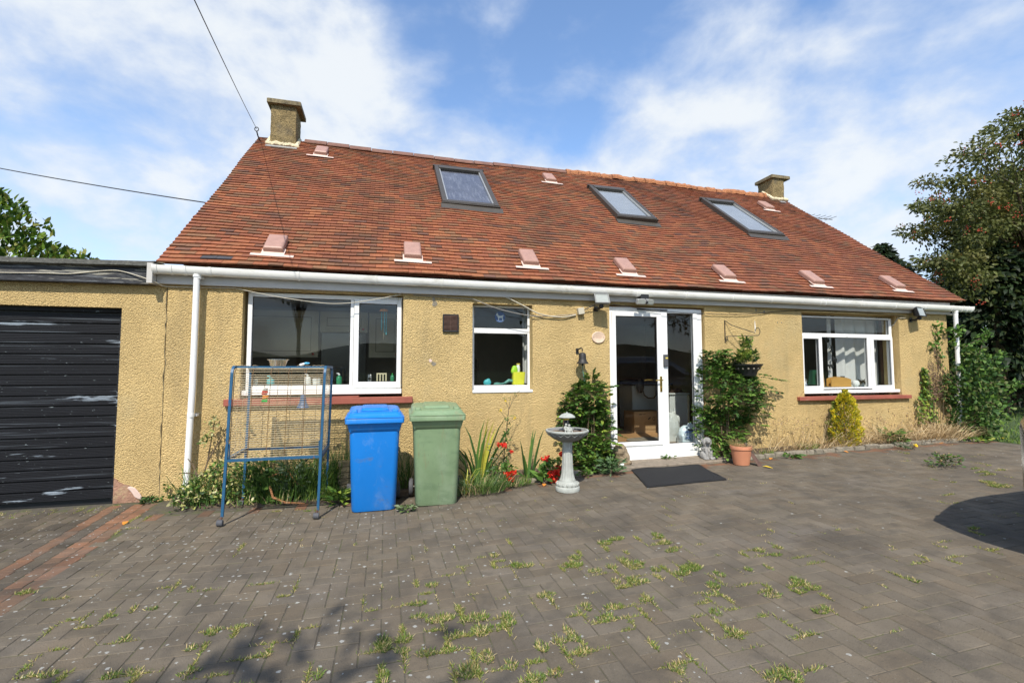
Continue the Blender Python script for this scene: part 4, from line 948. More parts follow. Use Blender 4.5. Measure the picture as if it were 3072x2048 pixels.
part('front_panel', MB().prism(arc, .28, .295), 'pine', t); part('back_panel', MB().prism([(x - .01, z + .01) for x, z in arc], .36, .375), 'pine', t); part('base', MB().box(7.69, 8.12, .295, .36, ZL, ZL + .015), 'pine', t)
solo('round_vase', MB().lathe([(.03, 0), (.058, .03), (.064, .06), (.05, .10), (.022, .115)], (8.24, .29, ZL), 20), 'white_plastic', 'round white vase right of the wooden letter rack', 'vase', (8.24, .29, ZL), smooth=True)
t = thing('dried_flowers', 'small pot of dried brown flowers beside the round white vase', 'dried flowers', (8.45, .34, ZL))
part('pot', MB().lathe([(.035, 0), (.045, .06)], (8.45, .34, ZL), 16), 'white_plastic', t, smooth=True)
m = MB(); k = 90; P = np.array([8.45, .34, ZL + .05]) + rng.normal(0, .012, (k, 3)); leaves(m, P, rdir(k, .7) * np.array((1.3, .8, .8)), rdir(k), rng.uniform(.05, .11, k), .3, pick([(.30, .19, .09), (.45, .36, .24), (.2, .12, .06)], k)); part('flower_heads', m, 'leaf', t)
t = thing('figurine', 'small silver and white figurine at the left end of the living room sill', 'figurine', (7.22, .30, ZL))
part('figurine_body', MB().lathe([(.03, 0), (.026, .05), (.014, .08), (.024, .10), (.026, .13), (.01, .15)], (7.15, .32, ZL), 14), 'steel', t, smooth=True)
solo('green_folder', MB().obox((7.44, .42, 1.36), (.13, .02, .0), (0, .004, 0), (.02, 0, .13)), 'dark_green', 'green folder with papers standing behind the window post', 'folder', (7.44, .42, 1.2))
solo('card_folder', MB().obox((7.56, .38, 1.34), (.10, .03, 0), (0, .004, 0), (-.02, 0, .15)), 'card', 'plain cardboard sheet leaning beside the green folder', 'cardboard', (7.56, .38, 1.2))
solo('metal_clip_box', MB().lathe([(.030, 0), (.034, .19), (.031, .19), (.028, .006)], (8.06, .385, 1.19), 8, cap1=False), 'rubber', 'small dark metal pot behind the wooden letter rack', 'pot', (8.06, .385, 1.19))
t = thing('hanging_ornament', 'string of dark animal figures hanging inside the living room window', 'ornament', (7.75, .34, 2.0))
part('string', MB().tube([(7.66, .34, 2.10), (7.76, .34, 1.92), (7.82, .34, 1.75), (7.78, .34, 1.50)], .0025, 5), 'iron', t)
for cx, cz, rot in ((7.67, 2.03, .2), (7.78, 1.87, -1.1), (7.83, 1.69, -.25), (7.74, 1.56, .3)):
    a = [(-.06, .02), (-.05, .045), (-.03, .05), (-.015, .03), (.03, .03), (.055, .02), (.07, -.01), (.062, -.05), (.05, -.05), (.05, -.015), (.03, -.01), (.035, -.055), (.022, -.055), (.012, -.01), (-.015, -.005), (-.02, -.05), (-.034, -.05), (-.034, .0), (-.045, .012)]
    part('figure', MB().prism([(cx + .9 * (u * math.cos(rot) - v * math.sin(rot)), cz + .9 * (u * math.sin(rot) + v * math.cos(rot))) for u, v in a], .332, .350), 'iron', t)

# ---------------------------------------------------------------- fixed to the front wall
def cable(name, label, pts, r, mat, n=5):
    P = np.array(pts, float); t = np.arange(len(P)); tt = np.linspace(0, len(P) - 1, len(P) * 6)
    Q = []
    for u in tt:
        i = min(int(u), len(P) - 2); f = u - i
        p0, p1, p2, p3 = P[max(i - 1, 0)], P[i], P[i + 1], P[min(i + 2, len(P) - 1)]
        Q.append(.5 * ((2 * p1) + (-p0 + p2) * f + (2 * p0 - 5 * p1 + 4 * p2 - p3) * f * f + (-p0 + 3 * p1 - 3 * p2 + p3) * f ** 3))
    return solo(name, MB().tube(Q, r, n), mat, label, 'cable', tuple(P[0]), smooth=True)
cable('wall_cable', 'thin pale cable sagging across the top of the wide kitchen window', [(-1.78, -.02, 2.50), (-1.69, -.025, 2.48), (-1.30, -.03, 2.41), (-.89, -.03, 2.36), (-.61, -.03, 2.35), (-.30, -.03, 2.39), (.19, -.02, 2.50)], .0045, 'beige_plastic')
cable('wall_cable', 'thin grey cable crossing the small window to the junction box', [(.35, -.015, 2.50), (1.07, -.02, 2.48), (1.17, -.03, 2.47), (1.44, -.04, 2.37), (1.69, -.04, 2.31), (1.95, -.04, 2.27), (2.20, -.03, 2.265), (2.68, -.02, 2.31)], .005, 'cable')
cable('wall_cable', 'thick pale cable looping from the eaves down to the junction box', [(1.62, -.03, 2.515), (1.70, -.04, 2.485), (1.88, -.05, 2.40), (2.12, -.04, 2.295), (2.44, -.03, 2.26), (2.68, -.02, 2.30)], .0085, 'beige_plastic')
cable('wall_cable', 'short dark cable between the junction box and the grey floodlight', [(2.79, -.03, 2.36), (2.87, -.05, 2.41), (2.96, -.09, 2.455)], .006, 'dark_cable')
cable('wall_cable', 'dark cable strung over the front door and along the wall to the right window', [(3.25, -.02, 2.475), (3.70, -.03, 2.43), (4.25, -.03, 2.39), (4.82, -.03, 2.38), (5.58, -.03, 2.39), (6.24, -.02, 2.46), (6.80, -.02, 2.495), (8.0, -.012, 2.50), (9.05, -.03, 2.455)], .005, 'dark_cable')
cable('wall_cable', 'pale cable running along the peeling black garage fascia', [(-6.4, -.095, 2.55), (-4.6, -.095, 2.545), (-4.03, -.095, 2.56), (-3.64, -.095, 2.575), (-3.41, -.095, 2.58), (-3.1, -.095, 2.63), (-2.92, -.095, 2.63), (-2.62, -.12, 2.535), (-2.53, -.03, 2.49), (-2.3, -.02, 2.488), (-1.78, -.02, 2.50)], .006, 'beige_plastic')
cable('wall_cable', 'pale cable bending from the right floodlight into the window reveal', [(9.08, -.02, 2.43), (8.98, -.02, 2.425), (8.93, .01, 2.41), (8.93, .08, 2.31), (8.90, .095, 2.30)], .006, 'beige_plastic')
solo('junction_box', MB().obox((2.748, -.035, 2.355), (.047, 0, .008), (0, .034, 0), (-.008, 0, .047)), 'beige_plastic', 'square beige junction box on the wall left of the grey floodlight', 'junction box', (2.748, -.035, 2.355), bevel=.006)
vt_ = thing('wall_vent', 'black square louvred vent on the wall left of the small window', 'vent', (.85, -.02, 2.135))
part('vent_body', MB().box(.742, .960, -.012, -.002, 2.015, 2.257), 'black_plastic', vt_, bevel=.004)
m = MB(); frame_rect(m, .742, .960, 2.015, 2.257, .016, -.034, -.012); part('vent_rim', m, 'black_plastic', vt_, bevel=.005)
m = MB()
for z in np.linspace(2.043, 2.228, 12): m.obox((.851, -.022, z), (.092, 0, 0), (0, .010, -.004), (0, .0015, .003))
m.box(.848, .854, -.036, -.012, 2.032, 2.240); part('vent_louvres', m, 'rust', vt_)
pl = thing('oval_plaque', 'pale oval plaque on the wall above the bell', 'plaque', (3.039, -.01, 1.98))
m = MB(); m.loft([[(3.039 + (.106 - d) * math.cos(a), y, 1.978 + (.088 - d) * math.sin(a)) for a in np.linspace(0, 2 * math.pi, 36, endpoint=False)] for d, y in ((0, -.002), (0, -.014), (.008, -.020), (.012, -.018))]); part('plaque_body', m, 'plaque', pl, smooth=True, angle=50)
m = MB()
for z, w_ in ((2.005, .045), (1.985, .052), (1.965, .040)): m.box(3.039 - w_, 3.039 + w_, -.0195, -.0182, z, z + .005)
part('faded_lettering', m, 'plaque_line', pl)
for sx in (-1, 1): part('screw', MB().ball((3.039 + sx * .078, -.019, 1.978), .006, 8, 6), 'rust', pl, smooth=True)
bl = thing('wall_bell', 'black iron bell hanging from a bracket left of the front door', 'bell', (2.74, -.11, 1.60))
BX, BYb = 2.735, -.115
part('bracket', MB().tube([(BX - .035, -.005, 1.775), (BX - .035, -.03, 1.79), (BX - .01, -.09, 1.815), (BX, -.115, 1.80), (BX, -.115, 1.765)], [.012, .012, .009, .008, .007], 8).box(BX - .055, BX - .015, -.012, -.002, 1.735, 1.81), 'iron', bl, smooth=True)
part('bell_body', MB().lathe([(.012, .165), (.042, .155), (.050, .135), (.052, .08), (.060, .045), (.078, .018), (.092, .004), (.090, 0), (.080, .006), (.052, .04), (.045, .12)], (BX, BYb, 1.585), 28), 'iron', bl, smooth=True, angle=60)
part('clapper', MB().ball((BX, BYb, 1.572), .016, 10, 8), 'iron', bl, smooth=True)
part('bell_rope', MB().tube([(BX, BYb, 1.56), (BX + .005, BYb, 1.47), (BX + .02, BYb - .005, 1.38), (BX + .03, BYb, 1.24)], .004, 6), 'rope_green', bl, smooth=True)
# floodlights
def floodlight(label, x, z, y, w_, h_, tilt, yaw, bodymat, facemat):
    t = thing('floodlight', label, 'floodlight', (x, y, z), 'floodlights under the eaves')
    rm = Matrix.Rotation(yaw, 3, 'Z') @ Matrix.Rotation(tilt, 3, 'X')
    c = Vector((x, y, z))
    def rb(mb, a, b, c0, d, e, f): mb.add([tuple(c + rm @ Vector((X, Y, Z))) for X in (a, b) for Y in (c0, d) for Z in (e, f)], [(0, 1, 3, 2), (4, 6, 7, 5), (0, 4, 5, 1), (2, 3, 7, 6), (0, 2, 6, 4), (1, 5, 7, 3)])
    m = MB(); m.loft([[tuple(c + rm @ Vector(q)) for q in rr] for rr in ([(sx * w_ * .30, .075, sz * h_ * .25) for sx, sz in ((1, 1), (-1, 1), (-1, -1), (1, -1))], [(sx * w_ * .48, .02, sz * h_ * .48) for sx, sz in ((1, 1), (-1, 1), (-1, -1), (1, -1))], [(sx * w_ * .5, -.02, sz * h_ * .5) for sx, sz in ((1, 1), (-1, 1), (-1, -1), (1, -1))])]); part('lamp_body', m, bodymat, t, bevel=.006)
    m = MB()
    for a, b, e, f in ((-w_ / 2 - .004, -w_ / 2 + .014, -h_ / 2 - .004, h_ / 2 + .004), (w_ / 2 - .014, w_ / 2 + .004, -h_ / 2 - .004, h_ / 2 + .004), (-w_ / 2 + .014, w_ / 2 - .014, -h_ / 2 - .004, -h_ / 2 + .012), (-w_ / 2 + .014, w_ / 2 - .014, h_ / 2 - .012, h_ / 2 + .004)): rb(m, a, b, -.034, -.021, e, f)
    part('lamp_rim', m, bodymat, t, bevel=.003)
    m = MB(); rb(m, -w_ / 2 + .012, w_ / 2 - .012, -.026, -.0215, -h_ / 2 + .01, h_ / 2 - .01); part('lamp_glass', m, facemat, t)
    m = MB().tube([(x, -.004, z - h_ * .75), (x, y * .5, z - h_ * .78), (x, y, z - h_ * .60)], .02, 8); m.ball((x, y + .01, z - h_ * .62), .035, 12, 8); m.box(x - .03, x + .03, -.014, -.002, z - h_ * .95, z - h_ * .5); part('lamp_bracket', m, 'black_plastic', t, smooth=True)
floodlight('grey floodlight tilted down at the left corner of the front door', 3.005, 2.515, -.20, .21, .16, R_(-28), R_(-8), 'grey_metal', 'lamp_glass')
floodlight('dark floodlight under the eaves beyond the right-hand window', 9.23, 2.52, -.16, .23, .17, R_(-15), R_(10), 'iron', 'lamp_glass')
t = thing('floodlight', 'black twin security lamp on the fascia above the front door', 'floodlight', (3.75, -.12, 2.55), 'floodlights under the eaves')
part('lamp_body', MB().box(3.665, 3.80, -.16, -.06, 2.545, 2.635), 'black_plastic', t, bevel=.008)
for x, s in ((3.655, -1), (3.80, 1)):
    m = MB(); m.obox((x, -.17, 2.51), (.062, .012 * s, 0), (0, .03, .012), (0, -.014, .036)); l = part('lamp_head', m, 'white_mesh', t, bevel=.008)
    q = MB(); q.obox((x, -.203, 2.505), (.054, .010 * s, 0), (0, .001, .0), (0, -.010, .030)); part('lamp_glass', q, 'lamp_glass', l)
part('sensor', MB().ball((3.735, -.19, 2.50), (.03, .03, .028)), 'black_plastic', t, smooth=True)
# bracket and hanging basket
t = thing('basket_bracket', 'black scrolled iron bracket on the wall above the hanging pot', 'bracket', (5.25, -.02, 2.1))
iron = MB()
iron.box(5.238, 5.250, -.012, -.001, 1.93, 2.29)
part('back_bar', iron, 'iron', t)
def scroll(c, r, a0, a1, yaxis): return [(c[0], c[1] + r * math.cos(a), c[2] + r * math.sin(a)) if yaxis else (c[0] + r * math.cos(a), c[1], c[2] + r * math.sin(a)) for a in np.linspace(a0, a1, 12)]
BD = Vector((.35, -.30, 0))
def bk(u, z): return (5.244 + BD.x * u, -.012 + BD.y * u, z)
m = MB(); m.tube([bk(.02, 2.03)] + [bk(u, 2.03) for u in (.5, 1.0)] + [bk(1.0 + .07 * math.sin(a), 2.05 - .0 + .06 * (1 - math.cos(a)) - .02) for a in np.linspace(.2, 4.5, 12)], .0055, 7)
m.tube([bk(.03 + .035 * math.sin(a), 2.245 + .03 * math.cos(a)) for a in np.linspace(-2.5, .8, 10)] + [bk(u, 2.245 - .19 * u) for u in (.2, .6, .92)], .0055, 7)
m.tube([bk(.04 + .03 * math.sin(a), 1.99 + .03 * math.cos(a)) for a in np.linspace(-.2, 4.4, 12)], .005, 7)
part('arm', m, 'iron', t, smooth=True)
HX, HY = 5.40, -.30
t = thing('hanging_pot', 'black patterned plastic pot of trailing plants hanging from the wall bracket', 'hanging pot', (HX, HY, 1.38))
m = MB().lathe([(.085, 0), (.115, .02), (.135, .08), (.175, .135), (.192, .165), (.212, .180), (.216, .20), (.208, .20), (.19, .17), (.1, .16)], (HX, HY, 1.385), 28)
ptp = part('pot_body', m, 'black_plastic', t, smooth=True, angle=35)
m = MB()
for k in range(14):
    a = k * 2 * math.pi / 14; m.ball((HX + .168 * math.cos(a), HY + .168 * math.sin(a), 1.385 + .13), (.016, .016, .018), 8, 6)
part('embossed_flowers', m, 'kerb', ptp, smooth=True)
m = MB()
for k in range(3): a = k * 2.094 + .5; m.tube([(HX + .20 * math.cos(a), HY + .20 * math.sin(a), 1.58), (HX + .0, HY, 2.02)], .003, 5)
part('hanger_wire', m, 'iron', t)
# small vents low on the wall
t = thing('air_brick', 'yellow painted air brick low on the wall right of the terracotta pot', 'air brick', (6.32, 0, .35))
m = MB(); m.box(6.225, 6.425, -.006, -.0005, .285, .425); part('brick_face', m, 'render', t)
m = MB()
for z in np.linspace(.305, .405, 5): m.box(6.237, 6.413, -.012, -.0065, z - .007, z + .007)
part('louvres', m, 'render', t, bevel=.003)

# cement repairs and bare spots on the render
def patch(name, cx, cz, r, mat, seed, sy=1.0):
    q = np.random.default_rng(seed); n = 18
    part(name, MB().prism([(cx + r * q.uniform(.6, 1.15) * math.cos(a), cz + sy * r * q.uniform(.6, 1.15) * math.sin(a)) for a in np.linspace(0, 2 * math.pi, n, endpoint=False)], -.0035, .002), mat, house, bevel=.002)
for cx, cz, r, mt, sd, sy in ((.635, 2.40, .040, 'kerb', 1, 1.2), (.62, 2.455, .020, 'kerb', 2, 2.0), (.63, 1.585, .040, 'kerb', 3, .8), (.585, 1.625, .024, 'vent_flash', 4, 1), (5.83, 2.20, .008, 'upvc', 5, 12), (5.86, 2.47, .012, 'kerb', 6, 2.5), (6.02, 2.45, .016, 'kerb', 7, 1.6), (6.28, 2.28, .012, 'kerb', 8, 1), (6.36, 2.28, .010, 'kerb', 9, 1)): patch('render_patch', cx, cz, r, mt, sd, sy)
# ---------------------------------------------------------------- wheelie bins
def wheelie_bin(label, cx, yf, mat, yaw, lean=0.0, group='wheelie bins against the wall'):
    z0 = float(gz(cx)); t = thing('wheelie_bin', label, 'wheelie bin', (cx, yf + .28, z0), group)
    c = Vector((cx, yf + .28, z0)); rm = Matrix.Rotation(yaw, 3, 'Z') @ Matrix.Rotation(lean, 3, 'X')
    def T(rg): return [tuple(c + rm @ Vector(q)) for q in rg]
    b = MB(); S = []
    for z, hx, yf_, yb, r in ((.0, .205, -.262, .20, .055), (.012, .222, -.278, .21, .06), (.03, .226, -.282, .215, .06), (.034, .228, -.284, .215, .06), (.80, .256, -.318, .285, .055), (.845, .258, -.320, .288, .05), (.848, .262, -.324, .29, .03), (.90, .272, -.345, .30, .02), (.945, .286, -.360, .305, .02)):
        S.append(T(rrect(0, (yf_ + yb) / 2, hx, (yb - yf_) / 2, r, z, 5)))
    b.loft(S); bd = part('bin_body', b, mat, t, smooth=True, angle=35)
    m = MB()
    for k in (-1, 0, 1): m.add(T([(k * .13 - .003, -.324, .85), (k * .13 + .003, -.324, .85), (k * .13 + .003, -.358, .94), (k * .13 - .003, -.358, .94), (k * .13 - .003, -.335, .94), (k * .13 + .003, -.335, .94)]), [(0, 1, 2, 3), (0, 3, 4), (1, 5, 2)])
    part('rim_rib', m, mat, bd)
    m = MB(); m.loft([T(rrect(0, -.042, hx, hy, .022, z, 4)) for hx, hy, z in ((.292, .335, .938), (.300, .343, .942), (.303, .346, .985), (.300, .343, .990))], True, True); part('bin_rim', m, mat, t, smooth=True, angle=35)
    m = MB(); L = []
    def ring(hx, y0, y1, r, z0_, z1_):
        return T([(x, y, z0_ + (z1_ - z0_) * (y - y0) / (y1 - y0)) for x, y, _ in rrect(0, (y0 + y1) / 2, hx, (y1 - y0) / 2, r, 0, 5)])
    L.append(ring(.303, -.388, .31, .03, .992, .998)); L.append(ring(.304, -.390, .312, .032, 1.000, 1.008)); L.append(ring(.284, -.352, .30, .05, 1.008, 1.018)); L.append(ring(.276, -.340, .295, .06, 1.030, 1.060)); L.append(ring(.262, -.318, .285, .07, 1.046, 1.080)); L.append(ring(.235, -.28, .26, .06, 1.052, 1.086))
    m.loft(L); ld = part('bin_lid', m, mat, t, smooth=True, angle=50)
    m = MB(); m.loft([ring(.15, -.20, .20, .04, 1.060, 1.078), ring(.135, -.18, .185, .04, 1.082, 1.10), ring(.125, -.17, .178, .03, 1.084, 1.102)]); part('lid_panel', m, mat, ld, smooth=True, angle=40)
    for s in (-1, 1):
        m = MB(); m.loft([T([(s * .205 + a, b_, h) for a, b_ in ((-.035, -.30), (.035, -.30), (.035, -.18), (-.035, -.18))]) if False else ring_at(T, s * .21, -.25, .034, .055, h, d) for h, d in ((1.03, 0), (1.072, .004), (1.078, .012))]); part('lid_grip', m, mat, ld, bevel=.006)
    m = MB(); m.tube([tuple(c + rm @ Vector(q)) for q in ((-.16, .36, 1.04), (.16, .36, 1.04))], .016, 10)
    for s in (-1, 1): m.tube([tuple(c + rm @ Vector(q)) for q in ((s * .15, .29, 1.02), (s * .15, .36, 1.04))], .015, 8)
    part('handle_bar', m, mat, t, smooth=True)
    for s in (-1, 1):
        m = MB(); q = []
        for x, r in ((-.022, .085), (-.022, .098), (-.012, .102), (.012, .102), (.022, .098), (.022, .085)): q.append([tuple(c + rm @ Vector((s * .272 + x, .205 + r * math.cos(a), .102 + r * math.sin(a)))) for a in np.linspace(0, 2 * math.pi, 22, endpoint=False)])
        m.loft(q); w_ = part('wheel', m, 'rubber', t, smooth=True, angle=40)
        h = MB().tube([tuple(c + rm @ Vector((s * (.272 + d), .205, .102))) for d in (-.026, .026)], .04, 12); part('hub', h, 'black_plastic', w_, smooth=True, angle=40)
    m = MB().tube([tuple(c + rm @ Vector((x, .205, .102))) for x in (-.25, .25)], .011, 8); part('axle', m, 'steel_trim', t, smooth=True)
def ring_at(T, cx, cy, hx, hy, z, d): return T([(x, y, z + .10 * (y - cy) + .0) for x, y, _ in rrect(cx, cy, hx - d, hy - d, .012, 0, 2)])
wheelie_bin('bright blue wheelie bin standing between the cage and the green bin', -.105, -1.10, 'blue_bin', R_(1.5))
wheelie_bin('faded green wheelie bin standing right of the blue one', .575, -1.105, 'green_bin', R_(-2), R_(1.2))

# brick stack behind the blue bin
t = thing('brick_stack', 'small stack of old bricks half hidden behind the blue wheelie bin', 'bricks', (-.42, -.45, 0))
for k in range(6):
    m = MB().obox((-.415 + rng.normal(0, .012), -.42, .06 + .068 * k), (.10, .01 * rng.normal(), 0), (0, .052, 0), (0, 0, .031)); part('brick', m, 'cap_stone', t, bevel=.008)

# ---------------------------------------------------------------- bird cage on legs
t = thing('bird_cage', 'large rusty wire bird cage on a blue tubular steel stand with castors', 'bird cage', (-1.07, -.83, 0))
X0, X1, YF, YB, ZT, ZS_ = -1.508, -.6425, -1.187, -.478, 1.535, .618
def lean(x, y, z): return (x + .036 * z / 1.5, y + .04 * z / 1.5 * (1 if y < -.8 else .2), z)
hs_ = .012
def sq(mb, pts, h=hs_):
    P = [Vector(p) for p in pts]; rings = []
    for i, p in enumerate(P):
        d = (P[min(i + 1, len(P) - 1)] - P[max(i - 1, 0)]).normalized(); a = Vector((1, 0, 0)) if abs(d.x) < .9 else Vector((0, 1, 0)); a = (a - d * a.dot(d)).normalized(); b = d.cross(a)
        rings.append([tuple(p + a * h * i1 + b * h * j1) for i1, j1 in ((1, 1), (-1, 1), (-1, -1), (1, -1))])
    mb.loft(rings); return mb
rad = .075
for x in (X0, X1):
    yl = [(x, YF, .085), (x, YF, ZS_), (x, YF, ZT - rad)] + [(x, YF + rad * (1 - math.cos(a)), ZT - rad + rad * math.sin(a)) for a in np.linspace(.2, math.pi / 2, 7)]
    yr = [(x, YB, .085), (x, YB, ZS_), (x, YB, ZT - rad)] + [(x, YB - rad * (1 - math.cos(a)), ZT - rad + rad * math.sin(a)) for a in np.linspace(.2, math.pi / 2, 7)]
    ym = (YF + YB) / 2
    part('leg', sq(MB(), [lean(*q) for q in yl + [(x, ym, ZT)]]), 'blue_metal', t)
    part('leg', sq(MB(), [lean(*q) for q in yr + [(x, ym + .001, ZT)]]), 'blue_metal', t)
for y in (YF, YB):
    part('shelf_rail', sq(MB(), [lean(X0 + hs_, y, ZS_), lean(X1 - hs_, y, ZS_)], .0125), 'blue_metal', t)
    yy = y + (rad + .015 if y == YF else -rad - .015); part('top_rail', sq(MB(), [lean(X0 + hs_, yy, ZT - .002), lean(X1 - hs_, yy, ZT - .002)], .009), 'blue_metal', t)
for x in (X0, X1): part('shelf_rail', sq(MB(), [lean(x, YF + hs_, ZS_ + .002), lean(x, YB - hs_, ZS_ + .002)], .016), 'blue_metal', t)
for x in (X0, X1):
    for y in (YF, YB):
        part('latch_plate', MB().obox(lean(x + (.020 if x == X0 else -.020), y + (.012 if y == YF else -.012), ZS_ + .09), (.004, 0, 0), (0, .010, 0), (0, 0, .07)), 'blue_metal', t)
        cst = MB(); cx_ = x - .012; cq = []
        for d, r in ((-.026, .026), (-.022, .031), (.022, .031), (.026, .026)): cq.append([(cx_ + d * .9 + .2 * d, y - .012 - .3 * d + r * math.cos(a), .032 + r * math.sin(a)) for a in np.linspace(0, 2 * math.pi, 18, endpoint=False)])
        cst.loft(cq); cc = part('castor', cst, 'rubber', t, smooth=True, angle=40)
        part('castor_stem', MB().tube([(cx_, y - .008, .05), (x, y, .09)], [.012, .011], 8), 'rust', cc, smooth=True)
VW = (.34, .24, .17)
def wire_panel(n_h, kind):
    mb = MB(); i0, i1 = X0 + .018, X1 - .018; f0, f1 = YF + .022, YB - .022; zb, zt = ZS_ + .018, ZT - .012; rr = .07
    def prof(f, s):   # front/back face with its rounded shoulder: list of (y,z)
        return [(f, zb), (f, zt - rr)] + [(f + s * rr * (1 - math.cos(a)), zt - rr + rr * math.sin(a)) for a in np.linspace(.25, math.pi / 2, 7)]
    if kind in ('front', 'back'):
        f, s = (f0, 1) if kind == 'front' else (f1, -1)
        for k in range(n_h):
            z = zb + (zt - rr - zb) * k / (n_h - 4)
            if k <= n_h - 4: y = f
            else:
                a = (k - (n_h - 4)) / 3 * math.pi / 2 * .9; y = f + s * rr * (1 - math.cos(a)); z = zt - rr + rr * math.sin(a)
            mb.tube([lean(i0, y, z + rng.normal(0, .0012)), lean((i0 + i1) / 2, y + rng.normal(0, .002), z + rng.normal(0, .0015)), lean(i1, y, z + rng.normal(0, .0012))], .0029, 4)
        for x in np.linspace(i0, i1, 6 if kind == 'front' else 7): mb.tube([lean(x, y - .002 * s, z) for y, z in prof(f, s)], .0032, 5, VW)
    elif kind in ('side_a', 'side_b'):
        x = i0 if kind == 'side_a' else i1
        for k in range(n_h):
            z = zb + (zt - zb) * k / (n_h - 1); d = max(0, z - (zt - rr)); ins = rr - math.sqrt(max(0, rr * rr - d * d))
            mb.tube([lean(x, f0 + ins, z), lean(x, f1 - ins, z)], .0029, 4)
        for y in np.linspace(f0, f1, 5): mb.tube([lean(x + .002, y, zb), lean(x + .002, y, zt - (.06 if y in (f0, f1) else 0))], .0016, 5)
    else:
        for y in np.linspace(f0 + .09, f1 - .09, 18): mb.tube([lean(i0, y, zt), lean((i0 + i1) / 2, y, zt - .004), lean(i1, y, zt)], .0029, 4)
        for x in np.linspace(i0, i1, 6): mb.tube([lean(x, f0 + .07, zt + .002), lean(x, f1 - .07, zt + .002)], .0016, 5)
        for x in (i0 + .02, i0 + .06, i0 + .14, i1 - .26, i1 - .18, i1 - .11, i1 - .07, i1 - .03): mb.tube([lean(x + .03 * math.cos(a), f0 + .16 + .03 * math.cos(a * 2), zt + .014 + .014 * math.sin(a)) for a in np.linspace(0, 2 * math.pi, 12)], .002, 5)
    return mb
for k_, n_ in (('front', 40), ('back', 36), ('side_a', 36), ('side_b', 36), ('top', 0)): part('wire_panel', wire_panel(n_, k_), 'wire', t)
zt_ = ZT + .006
t = thing('steel_bowl', 'shiny stainless steel bowl sitting on top of the bird cage', 'bowl', (-1.10, -.92, zt_))
part('bowl_wall', MB().lathe([(.055, 0), (.072, .004), (.092, .066), (.108, .070), (.108, .074), (.088, .072), (.066, .010), (.0, .008)], (-1.10, -.92, zt_), 32), 'steel', t, smooth=True, angle=60)
t = thing('spray_nozzle', 'small blue and white plastic piece lying on top of the cage', 'plastic piece', (-.84, -.85, zt_))
part('nozzle_body', fuse(MB().tube([(-.90, -.86, zt_ + .012), (-.85, -.85, zt_ + .03)], .014, 8).ball((-.88, -.85, zt_ + .018), (.025, .016, .016)), .006, 1, base_of(t)), 'white_plastic', t); part('nozzle_cap', fuse(MB().ball((-.835, -.845, zt_ + .034), (.024, .018, .014)).tube([(-.85, -.85, zt_ + .03), (-.80, -.84, zt_ + .036)], .010, 8), .006, 1, base_of(t)), 'sky_blue', t)
def lx(x, y, z): return lean(x, y, z)
t = thing('toy_bell', 'dark blue plastic bell toy hanging inside the bird cage', 'bird toy', lx(-.865, -1.0, 1.08))
q = lx(-.865, -1.0, 1.10)
tbm = part('bell_body', MB().lathe([(.010, .145), (.024, .14), (.030, .10), (.036, .06), (.058, .018), (.064, 0), (.058, .002), (.03, .06)], q, 24), 'toy_blue', t, smooth=True); part('hanging_chain', MB().tube([(q[0], q[1], q[2] + .14), (q[0], q[1], 1.52)], .003, 5), 'iron', t)
t = thing('toy_blocks', 'string of red, orange and green toy blocks hanging inside the bird cage', 'bird toy', lx(-1.235, -1.02, 1.16))
q = lx(-1.235, -1.02, 1.16)
for k, mt in enumerate(('toy_green', 'toy_orange', 'toy_red', 'white_plastic')):
    part('toy_block', MB().obox((q[0] + .008 * (k % 2), q[1], q[2] + .024 + .042 * k), (.026 - .004 * (k == 3), .006, 0), (-.006, .022, 0), (.004, 0, .019 - .006 * (k == 3))), mt, t, bevel=.005)
part('hanging_chain', MB().tube([(q[0], q[1], q[2] + .15), (q[0], q[1], 1.52)], .0025, 5), 'iron', t)

# ---------------------------------------------------------------- bird bath
BXc, BYc = 2.12, -1.055; BZ = float(gz(BXc))
t = thing('bird_bath', 'pale fluted stone bird bath with a little umbrella group in its bowl', 'bird bath', (BXc, BYc, BZ))
part('base', MB().lathe([(.142, 0), (.143, .012), (.143, .045), (.136, .052), (.128, .055), (.132, .07), (.128, .088), (.112, .105), (.098, .112), (.094, .128)], (BXc, BYc, BZ), 40), 'stone_grey', t, smooth=True, angle=45)
m = MB()
for k in range(16):
    a = k * 2 * math.pi / 16; m.ball((BXc + .127 * math.cos(a), BYc + .127 * math.sin(a), BZ + .080), (.014, .014, .021), 8, 6)
part('lotus_band', m, 'stone_grey', t, smooth=True)
fl = lambda r, z, a: r * (1 + .045 * math.cos(a * 14))
part('column', MB().lathe([(.092, .125), (.080, .15), (.070, .20), (.064, .28), (.059, .40), (.056, .50), (.056, .545), (.062, .56), (.062, .575)], (BXc, BYc, BZ), 84, mod=fl), 'stone_grey', t, smooth=True, angle=60)
bowl = part('bowl', MB().lathe([(.05, .572), (.09, .578), (.15, .600), (.200, .632), (.232, .664), (.243, .682), (.254, .690), (.256, .708), (.250, .714), (.238, .712), (.226, .700), (.18, .672), (.10, .655), (.0, .650)], (BXc, BYc, BZ), 56), 'stone_dark', t, smooth=True, angle=35)
part('bowl_rim', MB().lathe([(.2445, .683), (.2565, .690), (.2585, .709), (.251, .7165), (.236, .714), (.2355, .712)], (BXc, BYc, BZ), 56, cap0=False, cap1=False), 'stone_grey', bowl, smooth=True, angle=60)
m = MB()
for k in range(18):
    a0, a1 = k * 2 * math.pi / 18, (k + 1) * 2 * math.pi / 18; am = (a0 + a1) / 2
    P = lambda a, r, z: (BXc + r * math.cos(a), BYc + r * math.sin(a), BZ + z)
    m.tube([P(a0, .2475, .684), P(am, .224, .650), P(a1, .2475, .684)], .0035, 6)
part('petal_edge', m, 'stone_grey', bowl, smooth=True)
